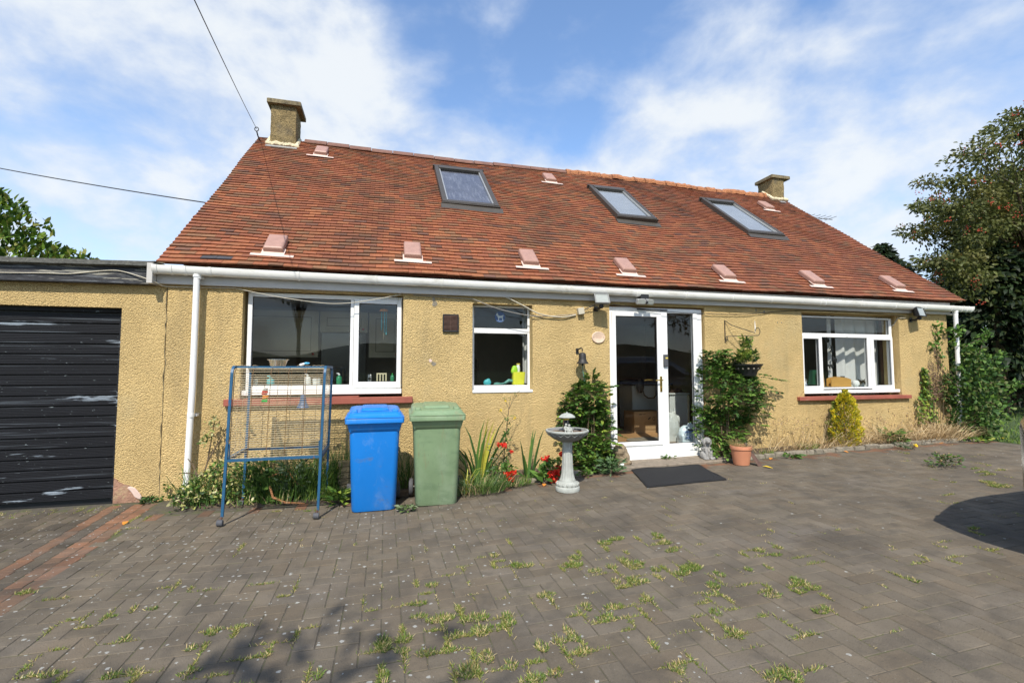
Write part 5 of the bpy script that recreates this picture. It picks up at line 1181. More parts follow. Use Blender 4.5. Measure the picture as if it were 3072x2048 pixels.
part('water', MB().lathe([(.215, .6895), (.0, .6895)], (BXc, BYc, BZ), 40, cap0=False), 'water', t)
m = MB(); m.obox((BXc - .165, BYc - .06, BZ + .703), (.045, -.012, .003), (.010, .032, .0), (0, 0, .004)); part('solar_panel', m, 'solar', t); m = MB(); m.obox((BXc + .165, BYc + .07, BZ + .706), (.045, -.010, -.003), (.012, .030, .0), (0, 0, .004)); part('solar_panel', m, 'solar', t)
# two small seated figures under the umbrella
m = MB()
def kid(m, x, y, z, s, lean_):
    m.ball((x, y, z + .030 * s), (.020 * s, .018 * s, .022 * s)); m.ball((x + lean_, y, z + .058 * s), (.017 * s, .015 * s, .022 * s)); m.ball((x + lean_ * 2, y - .004, z + .092 * s), (.016 * s, .016 * s, .018 * s))
    for q in (-1, 1):
        m.tube([(x + q * .010 * s, y - .01, z + .026 * s), (x + q * .014 * s, y - .042 * s, z + .030 * s), (x + q * .016 * s, y - .048 * s, z - .002)], [.011 * s, .010 * s, .009 * s], 7)
        m.tube([(x + q * .018 * s + lean_, y, z + .066 * s), (x + q * .024 * s, y - .02 * s, z + .045 * s), (x + q * .012 * s, y - .038 * s, z + .040 * s)], [.008 * s, .007 * s, .007 * s], 6)
kid(m, BXc - .030, BYc - .02, BZ + .685, 1.0, .004); kid(m, BXc + .022, BYc - .03, BZ + .68, .95, -.004)
part('seated_figures', fuse(m, .0045, 2, (BXc, BYc, BZ)), 'stone_grey', t)
part('lamp_post', MB().loft([rrect(BXc + .0, BYc + .035, .034, .026, .006, z, 2) for z in (BZ + .66, BZ + .83)]).loft([rrect(BXc + .052, BYc + .045, .018, .018, .006, z, 2) for z in (BZ + .66, BZ + .745)]), 'solar', t, bevel=.003)
part('lamp_collar', MB().lathe([(.034, .828), (.036, .846), (.02, .855)], (BXc, BYc + .02, BZ), 20), 'label_yellow', t, smooth=True)
um = lambda r, z, a: r * (1 + .04 * math.cos(a * 8))
part('umbrella', MB().lathe([(.100, .862), (.096, .870), (.070, .893), (.035, .908), (.010, .913), (.008, .924), (.0, .926), (.0, .905), (.06, .885), (.096, .860)], (BXc, BYc, BZ), 48, mod=um, cap0=False, cap1=False), 'stone_grey', t, smooth=True, angle=60)
part('umbrella_pole', MB().tube([(BXc + .006, BYc - .03, BZ + .70), (BXc, BYc, BZ + .90)], .004, 6), 'stone_grey', t)

# ---------------------------------------------------------------- statues, pot, shovel, mat
DX, DY = 4.66, -.23; DZ = .172
m = MB()
m.ball((DX, DY, DZ + .065), (.082, .088, .075)); m.ball((DX - .005, DY - .025, DZ + .14), (.066, .062, .085)); m.ball((DX - .010, DY - .04, DZ + .205), (.046, .044, .05))
m.ball((DX - .012, DY - .055, DZ + .275), (.054, .055, .052)); m.ball((DX - .030, DY - .108, DZ + .262), (.028, .036, .026)); m.ball((DX - .034, DY - .135, DZ + .266), (.014, .012, .011))
for s in (-1, 1):
    m.ball((DX - .010 + s * .056, DY - .048, DZ + .248), (.017, .030, .052)); m.tube([(DX + s * .036 - .008, DY - .065, DZ + .17), (DX + s * .036 - .01, DY - .088, DZ + .09), (DX + s * .036 - .01, DY - .092, DZ + .02)], [.030, .025, .022], 8)
    m.ball((DX + s * .036 - .01, DY - .108, DZ + .016), (.025, .036, .018)); m.ball((DX + s * .072, DY - .035, DZ + .05), (.034, .062, .052)); m.ball((DX + s * .076, DY - .092, DZ + .016), (.025, .042, .018))
for k in range(26):
    a, b = rng.uniform(0, 6.28), rng.uniform(.02, .2); m.ball((DX + .07 * math.cos(a) * (1 - b), DY + .075 * math.sin(a) * (1 - b), DZ + b), .018, 6, 5)
solo('dog_statue', fuse(m, .0065, 2, (DX, DY, DZ)), 'statue', 'grey stone statue of a sitting long eared dog beside the front door', 'statue', (DX, DY, DZ))
SX_, SY_ = 3.245, -.235; SZ_ = .155
m = MB(); m.ball((SX_, SY_, SZ_ + .145), (.115, .10, .16)); m.ball((SX_ + .05, SY_ - .02, SZ_ + .10), (.085, .08, .105)); m.ball((SX_ + .10, SY_ - .05, SZ_ + .035), (.055, .05, .036)); m.ball((SX_ - .03, SY_ - .05, SZ_ + .21), (.08, .07, .09)); m.ball((SX_, SY_, SZ_ + .02), (.12, .09, .03))
solo('stone_ornament', fuse(m, .008, 2, (SX_, SY_, SZ_)), 'brown_stone', 'rounded brown stone animal ornament left of the front door threshold', 'stone ornament', (SX_, SY_, SZ_))
solo('white_pebble', fuse(MB().ball((3.20, -.36, .175), (.035, .03, .022)).ball((3.215, -.365, .185), (.022, .02, .018)), .006, 2, (3.2, -.36, .16)), 'white_plastic', 'small white pebble in front of the brown stone ornament', 'pebble', (3.2, -.36, .16))
PX, PY = 4.93, -.655; PZ = float(gz(PX))
t = thing('flower_pot', 'terracotta flower pot filled with dead straw-coloured grass', 'flower pot', (PX, PY, PZ))
part('pot_body', MB().lathe([(.098, 0), (.104, .006), (.136, .215), (.140, .217), (.147, .222), (.150, .262), (.146, .270), (.136, .270), (.132, .235), (.0, .228)], (PX, PY, PZ), 36), 'terracotta', t, smooth=True, angle=35)
m = MB(); k = 330; a = rng.uniform(0, 6.28, k); r = .125 * np.sqrt(rng.random(k)); P = np.stack([PX + r * np.cos(a), PY + r * np.sin(a), np.full(k, PZ + .225)], 1)
lft = P[:, 0] < PX - .01
D = np.stack([np.cos(a) * .4 + rng.normal(0, .15, k), np.sin(a) * .4 + rng.normal(0, .15, k), np.ones(k)], 1); D[~lft, 2] *= .45
C = np.where(lft[:, None], pick([(.34, .26, .10), (.22, .20, .07), (.42, .32, .15)], k), pick([(.42, .29, .15), (.34, .23, .12), (.5, .38, .22)], k))
blades(m, P, D, np.where(lft, rng.uniform(.08, .20, k), rng.uniform(.06, .14, k)), .004, C, .5); part('dead_grass', m, 'blade', t)
t = thing('coal_shovel', 'small rusty coal shovel leaning against the terracotta pot', 'shovel', (5.08, -.80, PZ))
m = MB(); A = Vector((5.10, -.845, PZ + .003)); B = Vector((5.055, -.72, PZ + .175)); ax = (B - A).normalized(); sd = Vector((1, .30, 0)); sd = (sd - ax * sd.dot(ax)).normalized(); nn = ax.cross(sd)
rg = []
for u, w_ in ((0, .043), (.4, .048), (.8, .046), (1.0, .022)):
    c = A + (B - A) * u; rg.append([tuple(c + sd * q * w_ + nn * (.016 * abs(q) ** 3 + d)) for q, d in ((-1, 0), (-.8, 0), (0, 0), (.8, 0), (1, 0), (1, -.003), (.8, -.003), (0, -.003), (-.8, -.003), (-1, -.003))])
m.loft(rg); part('blade', m, 'rust', t, smooth=True, angle=50)
part('handle', MB().tube([tuple(B - ax * .01), tuple(B + ax * .05), tuple(B + ax * .055), tuple(B + ax * .15), tuple(B + ax * .155)], [.009, .009, .015, .017, .012], 10), 'black_plastic', t, smooth=True)
m = MB(); cs = ((3.32, -.40), (4.34, -.50), (4.11, -1.35), (3.02, -1.33)); mc = np.mean(cs, 0)
def mring(k, dz):
    out = []
    for i in range(4):
        a, b = np.array(cs[i]), np.array(cs[(i + 1) % 4])
        for u in np.linspace(0, 1, 8, endpoint=False):
            p = a + (b - a) * u; p = mc + (p - mc) * k; out.append((p[0], p[1], float(gz(p[0])) + dz + (.006 * math.sin(u * 9 + i) if dz > .01 else 0)))
    return out
m.loft([mring(1, .002), mring(1.003, .010), mring(.995, .016), mring(.97, .018)])
solo('doormat', m, 'mat_rubber', 'large black rubber bristle doormat on the paving before the front door', 'doormat', (3.7, -.9, .11), smooth=True, angle=50)

# ---------------------------------------------------------------- overhead cables, aerial, little chimney stub
def wire(name, label, A, B, r, sag, mat='dark_cable'):
    A, B = Vector(A), Vector(B); pts = [A.lerp(B, u) - Vector((0, 0, sag * 4 * u * (1 - u))) for u in np.linspace(0, 1, 24)]
    return solo(name, MB().tube(pts, r, 5), mat, label, 'cable', tuple(A), smooth=True)
wire('overhead_cable', 'black overhead cable running up from the left end of the ridge', (-2.545, 3.75, 6.30), (-1.55, -2.2, 4.52 + .72 * .0), .0048, .02)
wire('overhead_cable', 'thin overhead cable running from the left gable out over the garage', (-2.62, 2.15, 4.20), (-14.0, 9.0, 7.55), .010, .12)
m = MB().tube([(-2.50, 3.9, 6.10), (-2.53, 3.80, 6.18), (-2.545, 3.75, 6.26)], .014, 6); m.tube([(-2.545 + .035 * math.cos(a), 3.75, 6.295 + .04 * math.sin(a)) for a in np.linspace(0, 2 * math.pi, 14)], .009, 5)
solo('cable_hook', m, 'iron', 'black hook holding the overhead cable at the left ridge end', 'hook', (-2.5, 3.85, 6.1), smooth=True)
t = thing('tv_aerial', 'television aerial showing past the right slope of the roof', 'aerial', (13.2, 6.1, 6.5))
part('boom', MB().tube([(12.6, 6, 6.55), (14.6, 6.05, 6.58)], .014, 6), 'aluminium', t)
m = MB()
for x in np.linspace(12.7, 14.5, 9): m.tube([(x, 5.8, 6.60), (x, 6.25, 6.61)], .010, 5)
part('elements', m, 'aluminium', t); part('mast', MB().tube([(12.65, 6.03, 6.54), (12.65, 6.03, 3.0)], .02, 6), 'aluminium', t)
# ---------------------------------------------------------------- plants
G_DARK = [(.028, .068, .018), (.038, .088, .022), (.05, .11, .026), (.065, .135, .03)]
G_MID = [(.075, .155, .026), (.10, .195, .032), (.13, .22, .038), (.055, .12, .022)]
G_LIME = [(.18, .28, .035), (.24, .32, .045), (.13, .24, .035), (.30, .33, .06)]
DRY = [(.56, .42, .23), (.45, .33, .17), (.66, .52, .30), (.38, .26, .13)]
def interp_rows(rows, z):
    Z = [r[0] for r in rows]; return np.interp(z, Z, [r[1] for r in rows]), np.interp(z, Z, [r[2] for r in rows])
def sprigs(mb, stems, root, tips, dirs, n_leaf, L, wr, cols, curl=.2, droop=.25, rach=True):
    """pinnate sprigs: leaflets in pairs along a short stalk"""
    for P, D in zip(tips, dirs):
        D = D / np.linalg.norm(D); k = n_leaf; ln = L * k * .36 * rng.uniform(.8, 1.25)
        S = np.cross(D, (0, 0, 1.0)); S = S / max(np.linalg.norm(S), 1e-6); U = np.cross(S, D)
        u = np.repeat(np.linspace(.18, 1, k), 2)[:-1]; sg = np.array([1, -1] * k)[:len(u)]
        pos = P + np.outer(u, D) * ln - np.outer(u ** 2, (0, 0, 1.0)) * droop * ln
        dd = D * .55 + np.outer(sg, S) * .9 + rng.normal(0, .18, (len(u), 3)); dd[-1] = D
        base_c = np.asarray(cols[rng.integers(len(cols))]); C = base_c * rng.uniform(.8, 1.25, (len(u), 1))
        leaves(mb, pos, dd, U + rng.normal(0, .3, (len(u), 3)), L * rng.uniform(.75, 1.2, len(u)) * (1 - .25 * (1 - u)), wr, C, curl)
        if rach: stems.tube([tuple(P), tuple(P + D * ln * .5 - np.array((0, 0, droop * .25 * ln))), tuple(P + D * ln - np.array((0, 0, droop * ln)))], [.0025, .002, .0012], 4)
def wall_shrub(name, label, rows, thick, n, n_leaf, L, wr, cols, roots, side_bias=0.0, seed=1, extra=()):
    r = np.random.default_rng(seed); th = thing(name, label, 'shrub', (roots[0][0], roots[0][1], roots[0][2]))
    z0, z1 = rows[0][0], rows[-1][0]; tips, dirs = [], []
    while len(tips) < n:
        z = r.uniform(z0, z1); xa, xb = interp_rows(rows, z); w_ = (xb - xa) / 2; cx = (xa + xb) / 2
        if r.random() > w_ / max(q[2] - q[1] for q in rows) * 2.2: continue
        u = r.uniform(-1, 1); dep = thick * math.sqrt(max(0, 1 - u * u)) * (.6 + .4 * math.sin(z * 7)) * min(1, (w_ / .3))
        v = r.random() ** .55; y = -.015 - dep * v
        tips.append(np.array((cx + u * w_ * .92, y, z))); d = np.array((u * .9 + side_bias, -.55 * v - .15, .35)) + r.normal(0, .35, 3); dirs.append(d)
    for P, D in extra: tips.append(np.array(P)); dirs.append(np.array(D))
    fm, sm = MB(), MB(); sprigs(fm, sm, None, tips, dirs, n_leaf, L, wr, cols)
    for rx, ry, rz_ in roots:
        for k in range(5):
            tp = tips[r.integers(len(tips))]; md = (np.array((rx, ry, rz_)) + tp) / 2 + r.normal(0, .05, 3); md[1] = min(md[1], -.03)
            sm.tube([(rx + r.normal(0, .02), ry, rz_ - .03), tuple(md), tuple(tp)], [.011, .008, .003], 6)
    part('foliage', fm, 'leaf', th); part('stems', sm, 'bark', th); return th
wall_shrub('climbing_shrub', 'bushy green shrub growing up the wall between the bell and the front door',
           [(.08, 2.56, 3.16), (.3, 2.52, 3.16), (.5, 2.50, 3.14), (.7, 2.44, 3.16), (.9, 2.44, 3.10), (1.1, 2.52, 3.06), (1.25, 2.64, 3.04), (1.42, 2.84, 2.95)], .34, 430, 4, .078, .60, G_MID + G_MID + G_LIME[:2] + G_DARK[2:], [(2.85, -.15, .08), (2.7, -.18, .08)], 0, 11,
           extra=[((3.08, -.25, .68), (.8, -.2, .05)), ((3.12, -.3, .60), (.9, -.2, -.1)), ((3.05, -.2, 1.24), (.5, -.1, .2)), ((2.9, -.1, 1.38), (.15, -.1, 1)), ((3.05, -.3, .5), (.8, -.4, -.1))] * 2)
ex = []
for z, xr in ((1.58, 5.62), (1.45, 5.75), (1.38, 5.95), (1.36, 6.10), (1.25, 5.85), (1.18, 5.95), (1.05, 5.85), (.98, 5.80), (.85, 5.75), (.78, 5.80), (.66, 5.70), (1.52, 5.5), (1.30, 5.7), (.9, 5.6)):
    ex += [((xr - .25, -.22, z), (1, -.15, .12)), ((xr - .08, -.22, z - .02), (1, -.12, .02)), ((xr + .02, -.20, z - .02), (1, -.1, -.05))]
wall_shrub('climbing_shrub', 'large dark leafy shrub on the wall between front door and hanging pot',
           [(.22, 4.74, 5.28), (.4, 4.66, 5.36), (.6, 4.62, 5.56), (.8, 4.60, 5.66), (1.0, 4.64, 5.72), (1.2, 4.68, 5.74), (1.4, 4.70, 5.72), (1.55, 4.72, 5.62), (1.68, 4.76, 5.36), (1.82, 4.82, 5.10)], .50, 700, 4, .066, .60, G_DARK[2:] + G_MID + G_MID + G_LIME[2:3], [(5.0, -.2, .2), (5.2, -.18, .2)], .25, 12, extra=ex)
# hanging pot planting
pot = bpy.data.objects['hanging_pot']
fm, sm = MB(), MB(); tips, dirs = [], []
for k in range(60):
    a = rng.uniform(0, 6.28); tips.append(np.array((HX + .12 * math.cos(a), HY + .10 * math.sin(a), 1.60 + rng.uniform(0, .16)))); dirs.append(np.array((math.cos(a) * .5, math.sin(a) * .4, rng.uniform(.3, 1))))
for k in range(44): tips.append(np.array((HX + rng.normal(0, .05), HY + rng.normal(0, .03), 1.68 + .007 * k))); dirs.append(np.array((rng.normal(0, .6), rng.normal(0, .4), .6)))
sprigs(fm, sm, None, tips, dirs, 4, .050, .55, G_LIME + G_MID[:3] + [(.28, .25, .08)]); part('trailing_plant', fm, 'leaf', pot); part('plant_stems', sm, 'bark', pot)

# golden conifer
t = thing('golden_conifer', 'small yellow conifer below the right-hand window sill', 'shrub', (7.38, -.19, .22))
m = MB(); k = 6500; z = rng.uniform(.26, 1.10, k); w_ = np.interp(z, [.26, .42, .6, .8, .92, 1.02, 1.1], [.19, .245, .235, .19, .16, .11, .045]); a = rng.uniform(0, 6.28, k)
rr = w_ * (1 + .2 * np.sin(a * 5 + z * 24) + .1 * np.sin(a * 3 - z * 40)) * rng.uniform(.72, 1.0, k) ** .6
P = np.stack([7.36 + rr * np.cos(a) + .03 * (z - .7), -.22 + rr * .72 * np.sin(a), z], 1)
top = rng.random(k) < .06; P[top] = np.stack([7.36 + rng.normal(0, .022, top.sum()), -.24 + rng.normal(0, .02, top.sum()), rng.uniform(1.0, 1.16, top.sum())], 1)
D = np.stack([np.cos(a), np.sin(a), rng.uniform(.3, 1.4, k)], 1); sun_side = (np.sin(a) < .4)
C = pick([(.68, .52, .02), (.60, .50, .03), (.42, .41, .03), (.74, .60, .05), (.22, .28, .03)], k); C[~sun_side] = pick([(.16, .22, .03), (.22, .26, .03)], int((~sun_side).sum()))  # leaves away from the sun tinted darker: shade put into the colour
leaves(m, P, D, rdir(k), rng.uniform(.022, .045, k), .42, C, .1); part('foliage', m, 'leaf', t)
part('trunk', MB().tube([(7.37, -.2, .18), (7.37, -.2, .9)], [.022, .008], 7), 'bark', t)

# big bush at the right-hand corner
t = thing('corner_bush', 'large green bush swallowing the downpipe at the right corner of the cottage', 'shrub', (10.5, .1, .25))
m, sm = MB(), MB(); k = 4000
z = rng.uniform(.20, 1.95, k); xa, xb = interp_rows([(.2, 10.05, 10.80), (.5, 9.95, 11.10), (.84, 9.85, 11.25), (1.25, 9.76, 11.30), (1.42, 9.85, 11.15), (1.73, 10.22, 11.0), (1.95, 10.30, 10.75)], z)
u = rng.uniform(-1, 1, k); cx = (xa + xb) / 2; hw = (xb - xa) / 2; y = -.05 - .50 * np.sqrt(1 - u * u) * rng.random(k) ** .5 * np.minimum(1, hw / .5)
y = np.where(cx + u * hw > 10.35, y + rng.uniform(0, .7, k), y)
P = np.stack([cx + u * hw, y, z], 1); P += .05 * np.sin(P[:, [2, 0, 1]] * 9)
D = np.stack([u * .8 + .3, np.full(k, -.5), rng.normal(.1, .5, k)], 1) + rng.normal(0, .35, (k, 3))
leaves(m, P, D, rdir(k, .6), rng.uniform(.05, .10, k), .62, pick(G_MID + G_DARK + [(.12, .15, .05), (.16, .2, .06)], k))
for P0, P1, nn_ in (((10.3, -.15, 1.9), (10.85, -.2, 2.15), 60), ((10.9, -.2, 1.7), (11.3, -.2, 1.80), 60), ((11.3, -.2, 1.2), (11.75, -.2, 1.22), 70), ((10.1, -.1, 1.9), (10.2, -.16, 2.28), 50), ((9.85, -.05, 1.5), (9.78, -.06, 2.30), 60), ((9.80, -.05, 1.95), (9.62, -.05, 1.92), 20), ((9.95, -.05, 2.2), (10.16, -.1, 2.26), 25), ((10.6, -.2, 1.8), (10.75, -.25, 2.2), 50)):
    P0, P1 = np.array(P0), np.array(P1); uu = rng.random(nn_)[:, None]; P = P0 + (P1 - P0) * uu + rng.normal(0, .035, (nn_, 3)); P[:, 1] = np.minimum(P[:, 1], -.02)
    leaves(m, P, (P1 - P0) + rng.normal(0, .35, (nn_, 3)), rdir(nn_, .5), rng.uniform(.05, .09, nn_), .6, pick(G_MID, nn_)); sm.tube([tuple(P0), tuple(P1)], [.007, .003], 5)
for k_ in range(7): sm.tube([(10.3 + .1 * rng.normal(), .0, .2), (10.4 + .2 * rng.normal(), -.2, .8), (10.5 + .4 * rng.normal(), -.25, 1.5)], [.016, .012, .005], 6)
part('foliage', m, 'leaf', t); part('stems', sm, 'bark', t)
t = thing('ivy', 'light green ivy climbing the wall beside the big corner bush', 'ivy', (9.4, -.03, .25)); m = MB(); k = 420
z = rng.uniform(.55, 1.52, k); xc = np.interp(z, [.55, 1.0, 1.2, 1.52], [9.42, 9.40, 9.44, 9.40]); hw = np.interp(z, [.55, 1.0, 1.12, 1.25, 1.52], [.22, .20, .09, .06, .03])
P = np.stack([xc + hw * rng.uniform(-1, 1, k), -.02 - rng.uniform(0, .08, k), z], 1); leaves(m, P, np.stack([rng.normal(0, .6, k), np.full(k, -.5), rng.normal(-.3, .5, k)], 1), np.tile((0, -1.0, .3), (k, 1)) + rng.normal(0, .3, (k, 3)), rng.uniform(.035, .07, k), .8, pick(G_LIME + G_MID, k)); part('foliage', m, 'leaf', t)
part('stems', MB().tube([(9.42, -.02, .25), (9.40, -.02, .9), (9.41, -.02, 1.5)], [.008, .006, .003], 5), 'bark', t)
t = thing('faded_flower_spike', 'dead purple-brown flower spikes against the wall left of the corner bush', 'dead plant', (9.52, -.1, .25)); m, sm = MB(), MB()
for k_ in range(7):
    x = 9.45 + .045 * k_ + rng.normal(0, .02); h = rng.uniform(1.35, 1.92); sm.tube([(x, -.10, .25), (x + .02, -.12, h)], [.005, .002], 5); n = 150
    zz = rng.uniform(.95, h, n); P = np.stack([x + .02 * (zz - .25) / h + rng.normal(0, .028, n), -.12 + rng.normal(0, .02, n), zz], 1); leaves(m, P, rdir(n), rdir(n), rng.uniform(.012, .028, n), .6, pick([(.20, .12, .09), (.28, .17, .12), (.14, .085, .06)], n))
part('flower_heads', m, 'leaf', t); part('stems', sm, 'bark', t)

def clump(m, n, cx, cy, rx, ry, Lr, w_, cols, spread=.5, bend=.5, zoff=.03, lean_=(0, 0)):
    a = rng.uniform(0, 6.28, n); r = np.sqrt(rng.random(n)); x = cx + rx * r * np.cos(a); y = cy + ry * r * np.sin(a); y = np.minimum(y, -.03)
    P = np.stack([x, y, gz(x) + zoff], 1); D = np.stack([np.cos(a) * spread * rng.random(n) + lean_[0], np.sin(a) * spread * .6 * rng.random(n) + lean_[1], np.ones(n)], 1)
    blades(m, P, D, rng.uniform(*Lr, n), w_, pick(cols, n, .22), bend)
# dry grass along the right wall
m = MB()
for x0 in np.linspace(5.75, 9.75, 34): clump(m, 18, x0 + rng.normal(0, .05), -.20, .12, .10, (.08, .36) if x0 < 8 else (.10, .44), .008, DRY, .9, .55, lean_=(rng.normal(0, .25), -.25))
for x0 in np.linspace(6.0, 9.7, 20):
    n = 6; x = x0 + rng.normal(0, .05, n); P = np.stack([x, rng.uniform(-.22, -.06, n), gz(x) + .03], 1); D = np.stack([rng.normal(.15, .35, n), rng.normal(-.1, .12, n), np.ones(n)], 1); L = rng.uniform(.3, .62, n); blades(m, P, D, L, .005, pick(DRY, n), .18)
    T = P + norm_(D) * L[:, None] * .9; T = np.repeat(T, 6, 0) + rng.normal(0, .016, (n * 6, 3)); leaves(m, T, rdir(len(T), .8), rdir(len(T)), rng.uniform(.02, .045, len(T)), .3, pick([(.36, .23, .12), (.46, .33, .2)], len(T)))
clump(m, 340, 8.9, -.24, .95, .14, (.18, .5), .008, DRY, 1.5, .8, lean_=(-.6, -.2)); clump(m, 200, 7.0, -.28, .8, .08, (.1, .3), .007, DRY, 1.5, .8, lean_=(.3, -.3)); clump(m, 360, 9.6, -.30, .5, .12, (.15, .4), .006, DRY, 1.3, .7, lean_=(.5, -.2))
solo('dry_grass', m, 'blade', 'straw-coloured dead grass along the foot of the right-hand wall', 'dry grass', (7.8, -.2, .2), kind='stuff')
m = MB(); clump(m, 120, 6.55, -.25, .16, .08, (.06, .18), .006, G_MID + G_LIME, .8); clump(m, 90, 5.72, -.30, .14, .05, (.04, .10), .006, G_MID + G_LIME, .8)
solo('green_grass', m, 'blade', 'tufts of fresh green grass among the dead grass by the air brick', 'grass', (6.4, -.25, .2), kind='stuff')
def weed(name, label, cat, cx, cy, r, n, L, wr, cols, zr=(.02, .12), flat=.5, flowers=None, z0=None):
    zb = float(gz(cx)) if z0 is None else z0
    t = thing(name, label, cat, (cx, cy, zb)); m = MB(); a = rng.uniform(0, 6.28, n); q = rng.random(n)
    P = np.stack([cx + r * .7 * q * np.cos(a), cy + r * .55 * q * np.sin(a), zb + rng.uniform(*zr, n)], 1); D = np.stack([np.cos(a), np.sin(a) * .8, rng.uniform(.0, 1.4, n) * (1 - flat)], 1); leaves(m, P, D, rdir(n, 1.0), L * rng.uniform(.6, 1.2, n), wr, pick(cols, n)); part('foliage', m, 'leaf', t)
    if flowers:
        for fx, fy, fz, fr, fm_ in flowers:
            fr = fr * .8
            f = MB(); n2 = 34; leaves(f, np.array((fx, fy, fz)) + rng.normal(0, fr * .45, (n2, 3)), rdir(n2, .4), rdir(n2, .5), np.full(n2, fr * .9), .85, np.ones((n2, 3)) * rng.uniform(.75, 1.15, (n2, 1)), .3); part('flower', f, fm_, t)
            part('flower_stalk', MB().tube([(cx + (fx - cx) * .3, cy + (fy - cy) * .3, zb + .01), (fx, fy, fz)], .003, 5), 'bark', t)
    return t
weed('dock_weed', 'broad leaved green weed among the dead grass under the window', 'weed', 8.35, -.25, .28, 60, .13, .45, G_MID, (.05, .25))
weed('dandelion', 'flat green dandelion rosette at the kerb right of the terracotta pot', 'weed', 5.95, -.50, .17, 42, .11, .28, G_MID, (.01, .05), .8)
weed('daisy_weed', 'grey-green weed with one yellow flower on the paving below the conifer', 'weed', 8.05, -.62, .22, 60, .07, .3, [(.10, .14, .08), (.07, .11, .04)], (.01, .10), .6, [(8.17, -.72, float(gz(8.1)) + .07, .03, 'flower_yellow')])
weed('trailing_weed', 'low trailing green plant at the kerb below the corner bush', 'weed', 9.95, -.42, .40, 110, .07, .6, G_MID + G_LIME, (.01, .09), .8)
# left of the bins
t = thing('variegated_shrub', 'cream edged variegated shrub at the foot of the left downpipe', 'shrub', (-1.95, -.3, .02)); m, sm = MB(), MB()
k = 1500; x = rng.uniform(-2.18, -1.38, k); zt_s = np.interp(x, [-2.2, -2.05, -1.95, -1.8, -1.7, -1.6, -1.4], [.14, .26, .34, .46, .42, .44, .36]); z = .02 + zt_s * rng.random(k) ** .8
P = np.stack([x, -.12 - rng.uniform(.05, .52, k) * (1 - .5 * z / .5), z], 1); D = rdir(k, .3) + np.array((0, -.5, 0)); va = rng.random(k) < .48; C = np.where(va[:, None], pick([(.46, .45, .17), (.38, .40, .12), (.55, .52, .28)], k), pick(G_MID + G_DARK, k))
leaves(m, P, D, rdir(k, .6), rng.uniform(.03, .06, k), .55, C)
sp = [((-2.02, -.35, .02), (-1.97, -.16, .45), (-1.93, -.10, .90)), ((-1.97, -.16, .45), (-1.90, -.1, .62), (-1.80, -.06, .80)), ((-2.0, -.30, .1), (-1.75, -.12, .5), (-1.70, -.08, .62)), ((-1.98, -.3, .2), (-2.1, -.2, .42), (-2.16, -.2, .5)), ((-1.98, -.25, .3), (-2.08, -.25, .34), (-2.2, -.3, .36)), ((-2.05, -.5, .02), (-2.12, -.5, .1), (-2.2, -.52, .2)), ((-1.6, -.3, .1), (-1.55, -.2, .4), (-1.5, -.15, .5))]
for s in sp: sm.tube(s, [.012, .009, .004], 6)
for c in ((-1.95, -.11, .86), (-1.93, -.1, .92), (-1.96, -.14, .74), (-1.99, -.16, .70), (-1.6, -.02, .82)): n = 22; leaves(m, np.array(c) + rng.normal(0, .03, (n, 3)) - np.array((0, .02, 0)), rdir(n, .4), rdir(n), rng.uniform(.03, .05, n), .5, pick([(.30, .32, .10), (.10, .16, .04), (.42, .42, .2)], n))
part('foliage', m, 'leaf', t); part('branches', sm, 'bark', t)
weed('ivy_seedling', 'small green seedling on the wall left of the downpipe', 'weed', -2.42, -.03, .07, 34, .04, .7, G_MID, (.0, .20), .3); weed('fern_weed', 'low dark weed at the joint of garage and cottage walls', 'weed', -2.58, -.06, .13, 50, .06, .5, G_DARK, (.0, .06), .6)
m = MB(); clump(m, 650, -1.05, -.40, .45, .16, (.18, .62), .010, G_MID + G_DARK, .55, .6); clump(m, 160, -1.9, -.35, .3, .14, (.15, .5), .009, G_MID, .5, .5); clump(m, 240, -.72, -.42, .20, .14, (.2, .62), .010, G_MID + G_LIME[:1], .4, .5); clump(m, 160, -1.1, -.58, .5, .08, (.05, .18), .006, G_LIME + DRY[:1] + G_MID, .9); clump(m, 120, -.45, -.60, .16, .10, (.06, .22), .008, G_MID + G_LIME, .9)
clump(m, 110, -.45, -.3, .14, .1, (.4, .8), .007, G_MID, .3, .3); clump(m, 60, .24, -.35, .08, .1, (.3, .6), .008, G_MID, .3, .4)
solo('weeds', m, 'blade', 'tangle of long grass and weeds growing under the bird cage', 'weeds', (-1, -.4, 0), kind='stuff')
weed('broad_weed', 'lush weed with broad leaves under the left half of the cage', 'weed', -1.32, -.42, .24, 90, .12, .5, G_MID + [(.11, .17, .08)], (.02, .50), .4); weed('grey_thistle', 'grey-green spiny weed under the middle of the cage', 'weed', -1.0, -.45, .26, 110, .12, .25, [(.10, .15, .09), (.07, .12, .06), (.14, .19, .12)], (.03, .48), .4)
weed('sow_thistle', 'bright green low weed at the left foot of the blue bin', 'weed', -.48, -.72, .18, 90, .12, .28, G_LIME[:3] + G_MID, (.01, .16), .4); weed('pale_rosette', 'small pale rosette weed on the paving between the two bins', 'weed', .24, -1.20, .10, 60, .06, .5, [(.17, .22, .10), (.11, .17, .05), (.22, .26, .15)], (.01, .06), .5)
t = thing('dead_branch', 'orange-brown dead branch lying in the weeds under the cage', 'branch', (-1.0, -.5, .1)); m = MB().tube([(-1.22, -.58, .22), (-1.18, -.60, .10), (-1.05, -.62, .04), (-.85, -.62, .015)], [.010, .014, .011, .007], 7); m.tube([(-1.25, -.5, .30), (-1.1, -.5, .36), (-1.06, -.5, .30)], .006, 5); m.tube([(-1.05, -.5, .36), (-.96, -.5, .22), (-.88, -.52, .18)], [.008, .007, .005], 6)
MAT['twig'] = pbr('orange_brown_twig', (.38, .17, .07), .85, var=.2, vscale=20); part('twig', m, 'twig', t, smooth=True)
